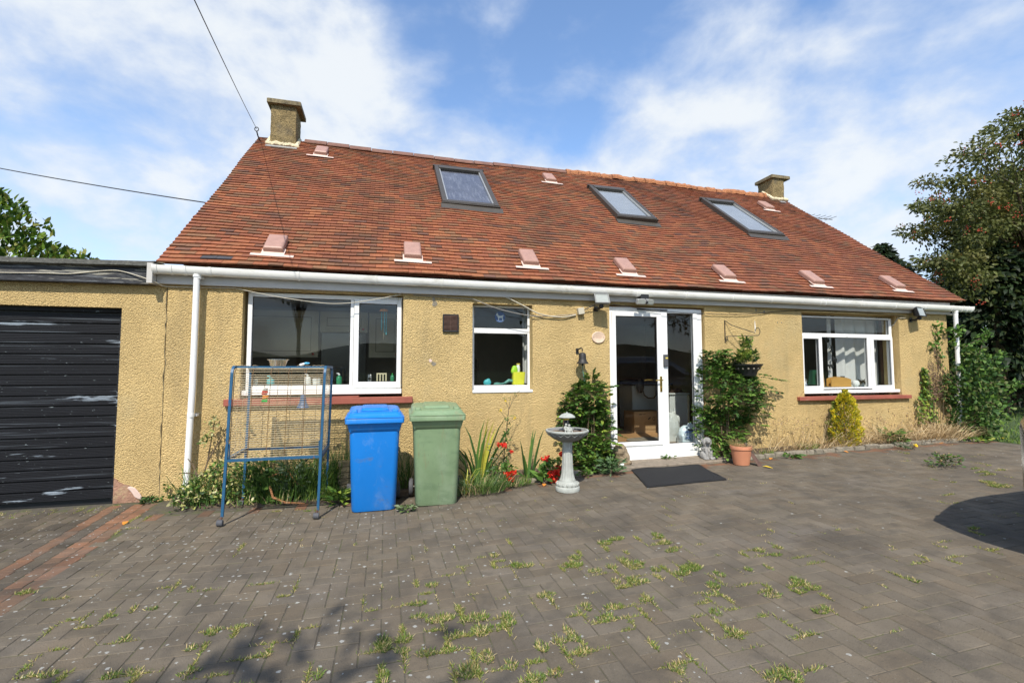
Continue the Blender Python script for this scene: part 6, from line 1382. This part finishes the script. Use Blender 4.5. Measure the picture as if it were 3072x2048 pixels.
# irises, tall weed, grass by the green bin
def iris(name, label, spec, base):
    t = thing(name, label, 'plant', base); m = MB(); P, D, L, H = [], [], [], []
    for x0, xt, zt, bend in spec:
        z0 = float(gz(x0)) + .02; P.append((x0, base[1] + rng.normal(0, .04), z0)); D.append((xt - x0, rng.normal(0, .04), zt - z0)); L.append(math.hypot(xt - x0, zt - z0)); H.append((1 if xt >= x0 else -1, rng.normal(0, .3), -.25 * bend))
    n = len(P); b = np.array([q[3] for q in spec])
    for i in range(n): blades(m, np.array(P[i:i + 1]), np.array(D[i:i + 1]), np.array(L[i:i + 1]), .040 if b[i] < .6 else .030, pick(G_MID[:2] + G_DARK[1:] if rng.random() > .10 else [(.42, .40, .05)], 1), b[i] * .6, norm_(np.array(H[i:i + 1])), wd=np.array([(1.0, rng.normal(0, .45), 0)]))
    part('leaves', m, 'leaf', t); return t
iris('iris', 'large clump of green iris leaves right of the green bin', [(1.18, 1.24, .93, .1), (1.22, 1.40, .97, .3), (1.25, 1.48, .86, .35), (1.15, 1.06, .72, .9), (1.15, 1.20, .80, .2), (1.10, .98, .62, .8), (1.2, 1.33, .80, .2), (1.12, 1.05, .60, .5), (1.24, 1.42, .68, .6), (1.18, 1.12, .85, .3), (1.2, 1.28, .88, .2), (1.14, 1.10, .56, .3), (1.22, 1.36, .66, .5), (1.28, 1.50, .60, .9), (1.1, .92, .45, .9), (1.16, 1.18, .70, .2), (1.26, 1.30, .74, .2), (1.08, 1.0, .78, .9), (1.21, 1.46, .78, .4), (1.19, 1.22, .62, .1), (1.13, 1.16, .9, .2)], (1.18, -.38, .04))
iris('iris', 'small clump of narrow iris leaves left of the bird bath', [(1.80, 1.73, .62, .1), (1.82, 1.88, .74, .15), (1.86, 1.90, .73, .1), (1.84, 1.86, .60, .1), (1.88, 1.97, .74, .2), (1.80, 1.60, .30, .9), (1.85, 1.80, .45, .2), (1.87, 1.95, .40, .5)], (1.84, -.36, .06))
t = thing('ragwort', 'tall spindly weed with small yellow flowers above the irises', 'weed', (1.52, -.36, .05)); sm, m, fl_ = MB(), MB(), MB()
sm.tube([(1.48, -.36, .05), (1.53, -.37, .6), (1.57, -.37, .95), (1.585, -.37, 1.06)], [.007, .006, .004, .003], 6)
tips_ = [(1.51, 1.13), (1.53, 1.10), (1.60, 1.14), (1.66, 1.18), (1.71, 1.22), (1.64, .88), (1.46, .97), (1.68, .86)]
for x, z in tips_: sm.tube([(1.575, -.37, .98) if z > 1 else (1.55, -.37, .78), ((1.57 + x) / 2, -.37, (1.0 + z) / 2 if z > 1 else (.8 + z) / 2), (x, -.37, z)], .0022, 5); leaves(m, np.array((x, -.37, z)) + rng.normal(0, .010, (9, 3)), rdir(9, .5), rdir(9), np.full(9, .018), .5, pick(DRY[:2] + G_MID, 9))
for x, z in ((1.46, .975), (1.655, .87), (1.53, 1.09)): leaves(fl_, np.array((x, -.375, z)) + rng.normal(0, .005, (16, 3)), rdir(16, .3), rdir(16), np.full(16, .018), .6, np.ones((16, 3)))
n = 60; zz = rng.uniform(.1, .9, n); leaves(m, np.stack([1.48 + .1 * zz + rng.normal(0, .02, n), -.37 + rng.normal(0, .02, n), zz], 1), rdir(n, .1), rdir(n, .5), rng.uniform(.04, .08, n), .3, pick(G_MID, n))
part('stems', sm, 'bark', t); part('leaves', m, 'leaf', t); part('flowers', fl_, 'flower_yellow', t)
weed('grey_leaf_plant', 'silvery green bushy plant behind the red flowers by the irises', 'plant', 1.42, -.42, .20, 240, .06, .22, [(.13, .18, .11), (.09, .14, .06), (.17, .22, .15), (.05, .10, .03)], (.02, .52), .4)
m = MB(); clump(m, 700, 1.08, -.80, .34, .20, (.08, .30), .006, G_MID + [(.12, .18, .08)] + DRY[:1], 1.0, .7); clump(m, 200, 1.45, -.68, .3, .12, (.04, .14), .006, G_MID + DRY[:1], 1.0, .6); clump(m, 60, 1.72, -.68, .06, .04, (.06, .16), .006, G_MID + G_LIME, .6); clump(m, 60, 1.6, -.72, .10, .05, (.04, .12), .006, G_MID, .8)
clump(m, 8, .98, -.82, .06, .04, (.28, .42), .012, [(.60, .50, .04), (.5, .5, .08)], .3, .8)
solo('long_grass', m, 'blade', 'sprawling tuft of long grass spilling on the paving right of the green bin', 'grass', (1.1, -.8, .04), kind='stuff')
def geranium(label, cx, cy, r, n, fls): weed('geranium', label, 'flower', cx, cy, r, n, .06, .85, G_MID, (.04, .26), .4, [(x, y, z, q, 'petal') for x, y, z, q in fls])
geranium('red geranium flowering among the iris leaves', 1.42, -.50, .12, 40, [(1.46, -.55, .55, .045), (1.385, -.55, .565, .03), (1.57, -.52, .46, .025)])
geranium('red geranium with a low double flower head at the end of the long grass', 1.50, -.62, .12, 40, [(1.49, -.68, .21, .05), (1.56, -.68, .22, .045), (1.52, -.70, .15, .04)])
geranium('red geranium blooming upright left of the bird bath column', 2.12, -.50, .22, 110, [(2.03, -.53, .34, .05), (2.26, -.50, .40, .04), (2.20, -.5, .23, .035), (2.23, -.52, .20, .03)])
geranium('red geranium drooping over the short kerb left of the bird bath', 2.02, -.62, .10, 30, [(2.06, -.66, .17, .055), (2.12, -.66, .19, .055), (2.08, -.68, .11, .045)])
weed('plantain', 'upright broad green leaves beside the drooping red geranium', 'weed', 1.98, -.60, .07, 14, .18, .35, G_MID, (.02, .06), .1); weed('mugwort', 'blue-green feathery weed at the foot of the shrub by the doorstep', 'weed', 2.95, -.55, .22, 170, .09, .25, [(.09, .16, .06), (.06, .12, .04), (.13, .20, .10)], (.01, .20), .4); weed('ground_leaves', 'low round leaved weed between bird bath and shrub', 'weed', 2.58, -.52, .16, 40, .06, .7, G_MID, (.01, .12), .5)
weed('step_weed', 'tiny bright green weed on the doorstep under the threshold', 'weed', 4.10, -.10, .13, 50, .06, .35, G_MID, (.0, .04), .6, None, .17)
# the big straggly weed far right on the paving
weed('straggly_weed', 'straggly dark green weed growing from the paving far right', 'weed', 7.25, -1.72, .32, 230, .05, .4, G_DARK + G_MID + DRY[3:], (.01, .16), .4)

# grass rooted in the joints of the paving
TUFTS = [(1.79,-2.73,1.5),(1.92,-2.68,1.2),(1.77,-2.9,0.8),(0.86,-2.67,0.9),(1.06,-2.44,0.7),(0.97,-2.91,1.2),(1.04,-2.94,1.2),(1.38,-3.05,1.3),(1.25,-3.09,0.8),(1.45,-2.94,0.9),(1.46,-2.83,0.8),(1.81,-3.18,1.6),(1.77,-3.1,1.2),(1.63,-3.17,1.1),(1.48,-3.19,0.9),(1.66,-3.43,1.5),(1.72,-3.45,1),(1.55,-3.39,1),(1.81,-3.41,0.8),(0.33,-3.03,1.1),(1.03,-3.42,1.3),(0.34,-3.49,1.8),(0.54,-3.55,1.4),(0.54,-3.69,1.5),(0.73,-3.58,1),(0.72,-3.66,1.2),(0.63,-3.69,1),(0.69,-3.69,1),(0.01,-3.66,1.4),(0.12,-3.64,1.2),(0.11,-3.75,1),(0.42,-4.03,1.4),(0.44,-4.06,1),(0.23,-3.81,1.2),(0.94,-3.93,1),(1.01,-3.93,1),(1.01,-4.06,1.1),(0.83,-3.95,1.1),(1.01,-3.85,1),(0.53,-3.94,1.1),(0.63,-4.05,0.9),(0.41,-3.69,1.1),(0.35,-3.69,0.8),(0.22,-3.55,0.8),(0.22,-3.42,0.9),(0.23,-3.26,0.9),(1.22,-3.64,0.9),(1.38,-3.69,1),(1.25,-3.8,1),(1.3,-3.8,1),(0.93,-4.08,0.8),(0.42,-3.81,0.8),(0.34,-3.82,0.9),(0.01,-3.95,1.3),(-0.06,-3.19,0.7),(1.61,-3.68,0.9),(1.55,-3.68,0.8),(0.68,-4.18,1),(0.72,-4.19,1),(0.82,-4.17,0.9),(0.64,-2.77,0.6),(0.54,-2.86,0.6),(2.28,-2.73,1.2),(2.25,-2.89,1.3),(2.2,-3.06,1.2),(2.15,-3.38,1.6),(2.04,-3.43,1.1),(1.96,-3.43,0.8),(1.86,-4.16,1.2),(1.91,-3.95,1),(2.13,-3.65,0.9),(2.04,-3.76,1),(2.01,-3.9,0.8),(2.38,-3.89,1.2),(2.68,-3.8,1.2),(2.69,-3.89,1),(2.83,-3.28,0.9),(3.01,-3.28,0.9),(2.89,-3.39,0.9),(2.72,-3.31,0.7),(3.01,-3.53,0.8),(2.51,-3.53,0.9),(1.49,-3.81,0.8),(1.33,-3.93,0.8),(1.51,-4.02,0.8),(1.4,-4.32,0.9),(1.49,-4.34,0.7),(1.86,-4.49,1),(1.79,-4.51,0.9),(1.86,-4.55,0.9),(2.18,-4.19,0.8),(2.18,-4.28,0.8),(1.35,-4.4,0.6),(2.49,-4.13,1),(2.27,-3.53,0.9),(1.9,-3.32,0.9),(1.78,-4.04,0.7),(1.84,-4.04,0.7),(2.58,-3.9,0.9),(2.34,-3.77,0.8),(-2.33,-2.39,1.2),(-1.6,-2.91,0.9),(-1.4,-2.87,0.9),(-1.4,-2.63,0.8),(-1.1,-1.84,0.7),(-0.59,-2.87,0.8),(-0.94,-3.27,1.3),(-0.8,-3.25,1.0),(-0.99,-3.42,1.0),(-0.69,-3.45,0.8),(-0.59,-3.59,0.9),(-0.48,-3.46,0.8),(-1.28,-3.58,1.2),(-1.2,-3.57,1.0),(-1.59,-3.49,1.2),(-1.73,-3.4,0.9),(-1.7,-3.36,0.8),(-1.39,-3.21,0.9),(-2.13,-2.58,0.7),(-1.69,-2.98,0.8),(-1.79,-2.94,0.7),(-0.9,-3.64,1.0),(-0.94,-3.66,0.9),(-0.3,-3.84,1),(-0.7,-3.71,0.8),(-0.78,-2.69,0.7),(-1.18,-2.65,0.7),(-3.16,-0.04,0.8),(-2.39,-0.74,0.8),(-2.37,-0.56,0.8),(-2.38,-1.06,0.6),(-0.78,-0.89,1),(-1.11,-0.91,0.6),(7.35,-2.1,1.3),(7.28,-2.2,1.2),(6.77,-2.47,1.5),(6.69,-2.6,1.4),(7.67,-2.09,0.9),(7.44,-1.93,0.9),(6.33,-2.17,0.8),(7.87,-1.82,0.8),(5.81,-2.7,0.7),(5.49,-2.84,0.6),(6.72,-2.66,1),(8.06,-1.24,0.8),(7.76,-0.88,1),(7.13,-1.56,0.6),(7.36,-1.54,0.6),(4.87,-3.46,1),(4.43,-3.78,0.8),(3.96,-3.86,0.8),(3.7,-3.75,0.8),(3.39,-4.02,0.9),(4.27,-3.62,0.6)]
m = MB(); E = np.array(edges)
GR = [(.20, .25, .035), (.25, .28, .045), (.13, .20, .03), (.31, .30, .07), (.10, .17, .03)]; DR = [(.55, .42, .18), (.48, .36, .15), (.62, .50, .26)]
def joint_tuft(x, y, s, n, dry):
    i = np.argmin((E[:, 0] - x) ** 2 + (E[:, 1] - y) ** 2); cx, cy, hx, hy = E[i]
    hor = rng.random() < .5
    if hor: x0, y0, ex, ey = cx, cy + (hy + gap) * (1 if y > cy else -1), hx, 0
    else: x0, y0, ex, ey = cx + (hx + gap) * (1 if x > cx else -1), cy, 0, hy
    u = np.clip(rng.normal(0, .5, n), -1, 1) * min(1.0, .55 + .4 * s); P = np.stack([x0 + ex * u + rng.normal(0, .006, n), y0 + ey * u + rng.normal(0, .006, n), np.zeros(n)], 1); P[:, 2] = gz(P[:, 0]) - .008
    a = rng.uniform(0, 6.28, n); sp_ = rng.uniform(.3, 1.3, n); D = np.stack([np.cos(a) * sp_, np.sin(a) * sp_, np.ones(n)], 1)
    C = np.where((rng.random(n) < dry)[:, None], pick(DR, n), pick(GR, n)); blades(m, P, D, rng.uniform(.012, .036, n) * (.65 + .35 * s), .0040, C, .45)
for x, y, s in TUFTS:
    for q in range(1 if s > .85 else 2): joint_tuft(x + rng.normal(0, .025 * s), y + rng.normal(0, .025 * s), s, int(105 * s), .25)
def cushion(x, y, s, dry):
    n = int(130 * s * s); a = rng.uniform(0, 6.28, n); q = np.sqrt(rng.random(n)) * .036 * s; ex = rng.uniform(.7, 1.5); P = np.stack([x + q * np.cos(a) * ex, y + q * np.sin(a) / ex, np.zeros(n)], 1); P[:, 2] = gz(P[:, 0]) - .004
    D = np.stack([np.cos(a) * 1.1 * rng.random(n), np.sin(a) * 1.1 * rng.random(n), np.ones(n)], 1); C = np.where((rng.random(n) < dry)[:, None], pick(DR, n), pick(GR[:1] + GR[2:3] + GR[4:] + [(.15, .24, .03)], n)); blades(m, P, D, rng.uniform(.012, .034, n) * (.6 + .35 * s), .0042, C, .5)
for x, y, s in TUFTS:
    if s >= .9: cushion(x, y, s * rng.uniform(.8, 1.15) * (.75 if x < 0 else 1.0), rng.uniform(.12, .4))
for k_ in range(640):
    x, y = rng.uniform(-2.3, 9.5), rng.uniform(-4.6, -.6); w_ = .25 + 1.0 * math.exp(-((x - 1.0) / 1.6) ** 2 - ((y + 3.6) / .7) ** 2) + .7 * math.exp(-((x - 2.6) / 1.2) ** 2 - ((y + 3.3) / .8) ** 2) + .3 * (y > -.9)
    if rng.random() > w_ * .6: continue
    joint_tuft(x, y, rng.uniform(.15, .55), int(rng.uniform(10, 45)), .4)
for k_ in range(60): joint_tuft(rng.uniform(-5.5, -2.7), rng.uniform(-.28, -.10), .7, 14, .3)
solo('grass', m, 'blade', 'little tufts of grass and moss growing in the joints of the paving', 'grass', (2, -3, 0), kind='stuff')
for i, (x, y, mt, lb) in enumerate(((5.06, -.90, 'yellow_leaf', 'large yellow fallen leaf at the foot of the coal shovel'), (-2.45, -1.02 + .2, 'orange_leaf', 'orange fallen leaf on the dark paving near the garage'), (1.95, -.70, 'orange_leaf', 'orange dead leaf beside the drooping red geranium'), (5.62, -.47, 'orange_leaf', 'orange leaf on the paving right of the coal shovel'), (7.05, -.42, 'orange_leaf', 'orange leaf lying against the kerb below the conifer'), (10.75, -.35, 'yellow_leaf', 'yellow leaf on the grass edge beyond the corner bush'), (9.2, -.48, 'orange_leaf', 'orange leaf in the gutter of the kerb near the corner bush'))):
    mm = MB(); a = rng.uniform(0, 6.28); L = .13 if i in (0, 5) else .10
    leaves(mm, np.array([(x, y, float(gz(x)) + .012)]), np.array([(math.cos(a), math.sin(a), .08)]), np.array([(0, 0, 1.0)]), np.array([L]), .5, np.ones((1, 3)), .15); o = solo('fallen_leaf', mm, mt, lb, 'leaf', (x, y, float(gz(x)) + .012)); so = o.modifiers.new('t', 'SOLIDIFY'); so.thickness = .0015
# lawn grass at the right
m = MB(); n = 9000; x = 10.38 + rng.random(n) ** 1.6 * 9; y = rng.uniform(-1.2, 6, n); P = np.stack([x, y, gz(x) - .006], 1); D = np.stack([rng.normal(0, .4, n), rng.normal(0, .4, n), np.ones(n)], 1); blades(m, P, D, rng.uniform(.05, .14, n), .010, pick(G_MID + G_LIME[:2] + [(.12, .15, .04)], n), .5)
solo('lawn_grass', m, 'blade', 'rough grass of the lawn beyond the right end of the cottage', 'grass', (12, 1, .25), kind='stuff')

# ---------------------------------------------------------------- trees
MAT['berry'] = pbr('rowan_berry', (.42, .055, .02), .45, var=.15)
def tree(name, label, base, tips, trunk_r, leafn, L, wr, cols, clump_r, limb_from=.35, droop=(0, 0, 0), berries=0, seed=1, flat=.6, along=.25, jit=.28):
    r = np.random.default_rng(seed); t = thing(name, label, 'tree', base); B = np.array(base, float); top = np.mean(tips, 0); H = max(q[2] for q in tips)
    tr = MB(); ax = [B, B + (top - B) * np.array((.15, .15, .35)), B + (top - B) * np.array((.5, .5, .7)), B + (top - B) * np.array((.9, .9, 1.05))]
    tr.tube([tuple(q) for q in ax], [trunk_r, trunk_r * .8, trunk_r * .5, trunk_r * .2], 9); part('trunk', tr, 'bark', t, smooth=True)
    lm = MB(); cr = MB(); be = MB(); per = leafn // len(tips)
    for tp in tips:
        tp = np.array(tp, float); u = r.uniform(limb_from, .9); st = B + (top - B) * np.array((u, u, u)) * np.array((.6, .6, .95)); md = (st + tp) / 2 + np.array((0, 0, .12 * np.linalg.norm(tp - st))) + r.normal(0, .1, 3)
        lm.tube([tuple(st), tuple(md), tuple(tp)], [trunk_r * .22, trunk_r * .11, trunk_r * .03], 6)
        n = int(per * r.uniform(.6, 1.4)); cr_ = clump_r * r.uniform(.7, 1.25); P = norm_(r.normal(size=(n, 3))) * (r.random((n, 1)) ** .45) * cr_ * np.array((1.25, 1.1, flat)) + tp
        k2 = int(n * along); uu = r.random((k2, 1)); P[:k2] = md + (tp - md) * uu + r.normal(0, cr_ * jit, (k2, 3))
        D = norm_(P - tp + r.normal(0, .5 * cr_, (n, 3))) + np.array(droop); bc = np.asarray(cols[r.integers(len(cols))]); leaves(cr, P, D, norm_(r.normal(size=(n, 3)) + np.array((0, 0, .8))), L * r.uniform(.7, 1.3, n), wr, .5 * (pick(cols, n, .2) + bc * np.ones((n, 1))), .2)
        for q in range(berries):
            c = tp + r.normal(0, cr_ * .55, 3); 
            for w_ in range(8): be.ball(tuple(c + r.normal(0, .050, 3)), .016, 6, 4)
    part('limbs', lm, 'bark', t, smooth=True); part('crown', cr, 'leaf', t)
    if berries: part('berries', be, 'berry', t)
    return t
def cloud_tips(c, R, n, seed, low=-.7, left=None):
    r = np.random.default_rng(seed); out = []
    while len(out) < n:
        q = norm_(r.normal(size=(1, 3)))[0] * r.uniform(.45, 1) ; 
        if q[2] < low: continue
        out.append(np.array(c) + q * np.array(R))
    return out
tips = cloud_tips((19.6, 3.2, 6.0), (4.2, 3.2, 3.6), 95, 5, -.75) + [np.array(q) + np.array((.75, 0, 0)) for q in ((13.1, 2.6, 4.35), (13.5, 2.5, 4.2), (13.9, 2.5, 4.0), (14.2, 2.6, 4.5), (13.55, 2.6, 5.85), (14.0, 2.6, 5.7), (14.4, 2.6, 5.9), (14.3, 2.6, 6.6), (14.8, 2.6, 7.3), (15.2, 2.6, 7.6), (13.9, 2.6, 3.55), (14.4, 2.6, 3.9), (14.6, 2.6, 5.0), (15.0, 2.6, 6.3), (15.6, 2.6, 8.0), (16.4, 2.7, 8.5), (15.3, 2.6, 5.4), (17.2, 2.8, 9.0))]
tree('rowan_tree', 'tall rowan tree with red berries beyond the right end of the cottage', (21.5, 4.6, .25), tips, .20, 52000, .115, .46, [(.10, .12, .028), (.13, .14, .034), (.16, .15, .04), (.085, .10, .026), (.07, .08, .024)], .52, .3, (-.45, 0, -.25), 2, 3, .42, along=.5, jit=.30)
def conifer(label, x, y, H, R, seed, n=9000, zlo=.3):
    r = np.random.default_rng(seed); t = thing('conifer', label, 'tree', (x, y, .25), 'dark conifers beyond the garden'); part('trunk', MB().tube([(x, y, .2), (x, y, H * .95)], [.2, .03], 8), 'bark', t)
    m = MB(); z = r.uniform(zlo, H, n); w_ = R * (1 - (z / H) ** 2.2) * (1 + .12 * np.sin(z * 5)); a = r.uniform(0, 6.28, n); q = w_ * r.uniform(.55, 1.05, n) * (1 + .18 * np.sin(a * 6 + z * 3))
    P = np.stack([x + q * np.cos(a), y + q * np.sin(a), z], 1); D = np.stack([np.cos(a), np.sin(a), r.normal(-.25, .3, n)], 1); leaves(m, P, D, norm_(r.normal(size=(n, 3)) + np.array((0, 0, 1.0))), r.uniform(.16, .36, n), .34, pick([(.012, .026, .008), (.018, .036, .009), (.010, .02, .007), (.035, .05, .012)], n, .3), .3); part('crown', m, 'leaf', t)
conifer('dark conifer at the right edge, nearest to the rowan trunk', 21.5, 5.2, 8.2, 2.4, 21); conifer('dark conifer showing just past the right gable behind the bush', 19.6, 8.2, 6.6, 2.1, 22); conifer('dark conifer filling the gap behind the rowan', 24.6, 7.5, 8.5, 2.6, 23); conifer('broad low conifer under the rowan branches', 17.2, 3.2, 5.2, 2.1, 24, 9000, .95); conifer('dark conifer deep in the shade at the far right', 29.0, 7.0, 8.0, 3.0, 25, 6000); conifer('far dark conifer closing the view beyond the lawn', 24, 12.5, 7.0, 3.2, 26, 6000)
# laurel behind the garage
t = thing('laurel_hedge', 'glossy green laurel bush rising behind the flat garage roof', 'bush', (-6.2, 3.6, 0)); m, sm = MB(), MB(); k = 7500
x = rng.uniform(-9.0, -4.52, k); topz = np.interp(x, [-9, -6.6, -6.1, -5.95, -5.75, -5.5, -5.3, -5.15, -4.95, -4.8, -4.6, -4.5], [5.4, 4.9, 4.45, 4.15, 3.72, 3.70, 3.78, 3.76, 3.62, 3.52, 3.34, 3.2]); z = topz - .30 - (rng.random(k) ** 1.6) * 1.6; P = np.stack([x + rng.normal(0, .05, k), 3.3 + rng.uniform(-.6, .9, k), z + rng.normal(0, .05, k)], 1)
gl = np.round(P[:, 0] * 3.2) / 3.2; D = np.stack([(P[:, 0] - gl) * 3 + .35, rng.normal(-.3, .5, k), rng.uniform(.1, 1.2, k)], 1)
leaves(m, P, D, rdir(k, .7), rng.uniform(.09, .17, k), .42, pick([(.08, .16, .018), (.12, .21, .022), (.18, .26, .026), (.045, .10, .014), (.028, .065, .010), (.22, .23, .05)], k)); 
for x in np.linspace(-8.5, -4.9, 10): sm.tube([(x, 3.4, 0), (x + .1, 3.4, 2.0), (x + .15, 3.35, 3.2)], [.05, .04, .015], 6)
part('foliage', m, 'leaf', t); part('stems', sm, 'bark', t)
# trees across the drive, behind the camera: they stand in the window reflections and throw the shade at the lower edge
GT = [(.04, .075, .016), (.055, .095, .02), (.03, .06, .014), (.08, .11, .025)]
tree('broadleaf_tree', 'broadleaf tree across the drive, mirrored in the kitchen window', (-2.9, -11.0, 0), cloud_tips((-3.0, -10.8, 6.2), (1.5, 1.4, 2.1), 34, 31, -.8), .08, 9000, .16, .5, GT, .75, seed=31)
tree('broadleaf_tree', 'broadleaf tree across the drive, mirrored in the front door', (9.2, -15.5, .2), cloud_tips((9.2, -15.5, 6.2), (3.0, 2.6, 3.4), 26, 32, -.8), .22, 6000, .2, .5, GT, .9, seed=32)
tree('broadleaf_tree', 'broadleaf tree far across the drive, mirrored in the right window', (19, -17, .2), cloud_tips((19, -17, 6.5), (4.2, 3, 3.6), 26, 33, -.8), .24, 6000, .2, .5, GT, 1.0, seed=33)

# ---------------------------------------------------------------- parked car at the right edge of the frame
CX0, CYN, CW = 4.42, -3.92, 1.80; CG = .20
t = thing('parked_car', 'dark parked car at the right edge, only the curve of its rear bumper in view', 'car', (7.0, -4.8, CG))
yc = CYN - CW / 2
def station(x, zb, zk, hw, r=.10):   # lower body ring
    h = (zk - zb) / 2; cz = (zk + zb) / 2
    return [(x, yc + a, CG + b) for a, b in [(p[0], p[1]) for p in rrect(0, cz, hw, h, min(r, h * .9), 0, 4)]]
S = []
for x, zb, zk, hw in ((0, .52, .70, .60), (.025, .42, .84, .72), (.09, .34, .98, .82), (.25, .26, 1.03, .875), (.7, .22, 1.04, .90), (2.0, .20, 1.02, .90), (3.0, .20, 1.0, .90), (3.7, .22, .98, .89), (4.2, .25, .90, .86), (4.42, .30, .80, .78), (4.5, .38, .68, .66)): S.append(station(CX0 + x, zb, zk, hw))
body = part('body', MB().loft(S), 'car_paint', t, smooth=True, angle=30)
gh = [(.12, 1.02, 1.06, .74, .70), (.34, 1.02, 1.34, .79, .64), (.62, 1.02, 1.55, .82, .62), (1.2, 1.02, 1.63, .84, .63), (2.0, 1.01, 1.64, .84, .63), (2.6, 1.0, 1.58, .83, .62), (3.05, 1.0, 1.36, .81, .66), (3.5, .98, 1.03, .78, .74)]
S = [[(CX0 + x, yc - a, CG + z0), (CX0 + x, yc + a, CG + z0), (CX0 + x, yc + (a + b) / 2 + .01, CG + (z0 * .4 + z1 * .6)), (CX0 + x, yc + b, CG + z1 - .03), (CX0 + x, yc + b - .10, CG + z1), (CX0 + x, yc - b + .10, CG + z1), (CX0 + x, yc - b, CG + z1 - .03), (CX0 + x, yc - (a + b) / 2 - .01, CG + (z0 * .4 + z1 * .6))] for x, z0, z1, a, b in gh]
part('cabin', MB().loft(S), 'car_paint', t, smooth=True, angle=40)
for sg in (1, -1):
    out_ = [(.55, 1.10), (.78, 1.32), (1.15, 1.47), (2.0, 1.50), (2.55, 1.43), (2.95, 1.20), (3.1, 1.08), (.62, 1.06)]
    def sidey(z): return yc + sg * (.855 - (z - 1.02) * .28 + .012)
    wv_ = [(CX0 + x, sidey(z), CG + z) for x, z in out_]
    part('side_window', MB().add(wv_ + [(x, y + sg * .004, z) for x, y, z in wv_], [tuple(range(8)), tuple(range(15, 7, -1))] + [(i, (i + 1) % 8, 8 + (i + 1) % 8, 8 + i) for i in range(8)]), 'car_glass', t)
    part('window_trim', MB().tube([(x, y + sg * .006, z) for x, y, z in wv_ + wv_[:1]], .018, 6), 'chrome', t, smooth=True)
    for wx in (.92, 3.55):
        q = []; c = (CX0 + wx, yc + sg * .80, CG + .335)
        for d, r in ((-.10, .27), (-.11, .32), (-.08, .335), (.08, .335), (.11, .32), (.112, .235)): q.append([(c[0] + r * math.cos(a), c[1] + sg * d, c[2] + r * math.sin(a)) for a in np.linspace(0, 2 * math.pi, 30, endpoint=False)])
        wl_ = part('wheel', MB().loft(q), 'tyre', t, smooth=True, angle=40); rim = MB()
        for k in range(10):
            a = k * 2 * math.pi / 10; rim.tube([(c[0] + .03 * math.cos(a), c[1] + sg * .105, c[2] + .03 * math.sin(a)), (c[0] + .23 * math.cos(a + .1), c[1] + sg * .118, c[2] + .23 * math.sin(a + .1))], [.018, .014], 6)
        rim.tube([(c[0] + .235 * math.cos(a), c[1] + sg * .115, c[2] + .235 * math.sin(a)) for a in np.linspace(0, 2 * math.pi, 31)], .012, 6); rim.ball((c[0], c[1] + sg * .108, c[2]), (.045, .015, .045)); part('rim', rim, 'chrome', wl_, smooth=True)
    part('tail_lamp', MB().loft([[(CX0 + x, yc + sg * y, CG + z) for x, y, z in ((.052, .62, zz), (.075, .735, zz), (.16, .845, zz), (.24, .86, zz), (.24, .80, zz), (.1, .60, zz))] for zz in (.80, .92)]), 'tail_lamp', t, bevel=.01)
part('rear_window', MB().obox((CX0 + .27, yc, CG + 1.20), (.075, 0, .115), (0, .62, 0), (-.008, 0, .006)), 'car_glass', t)
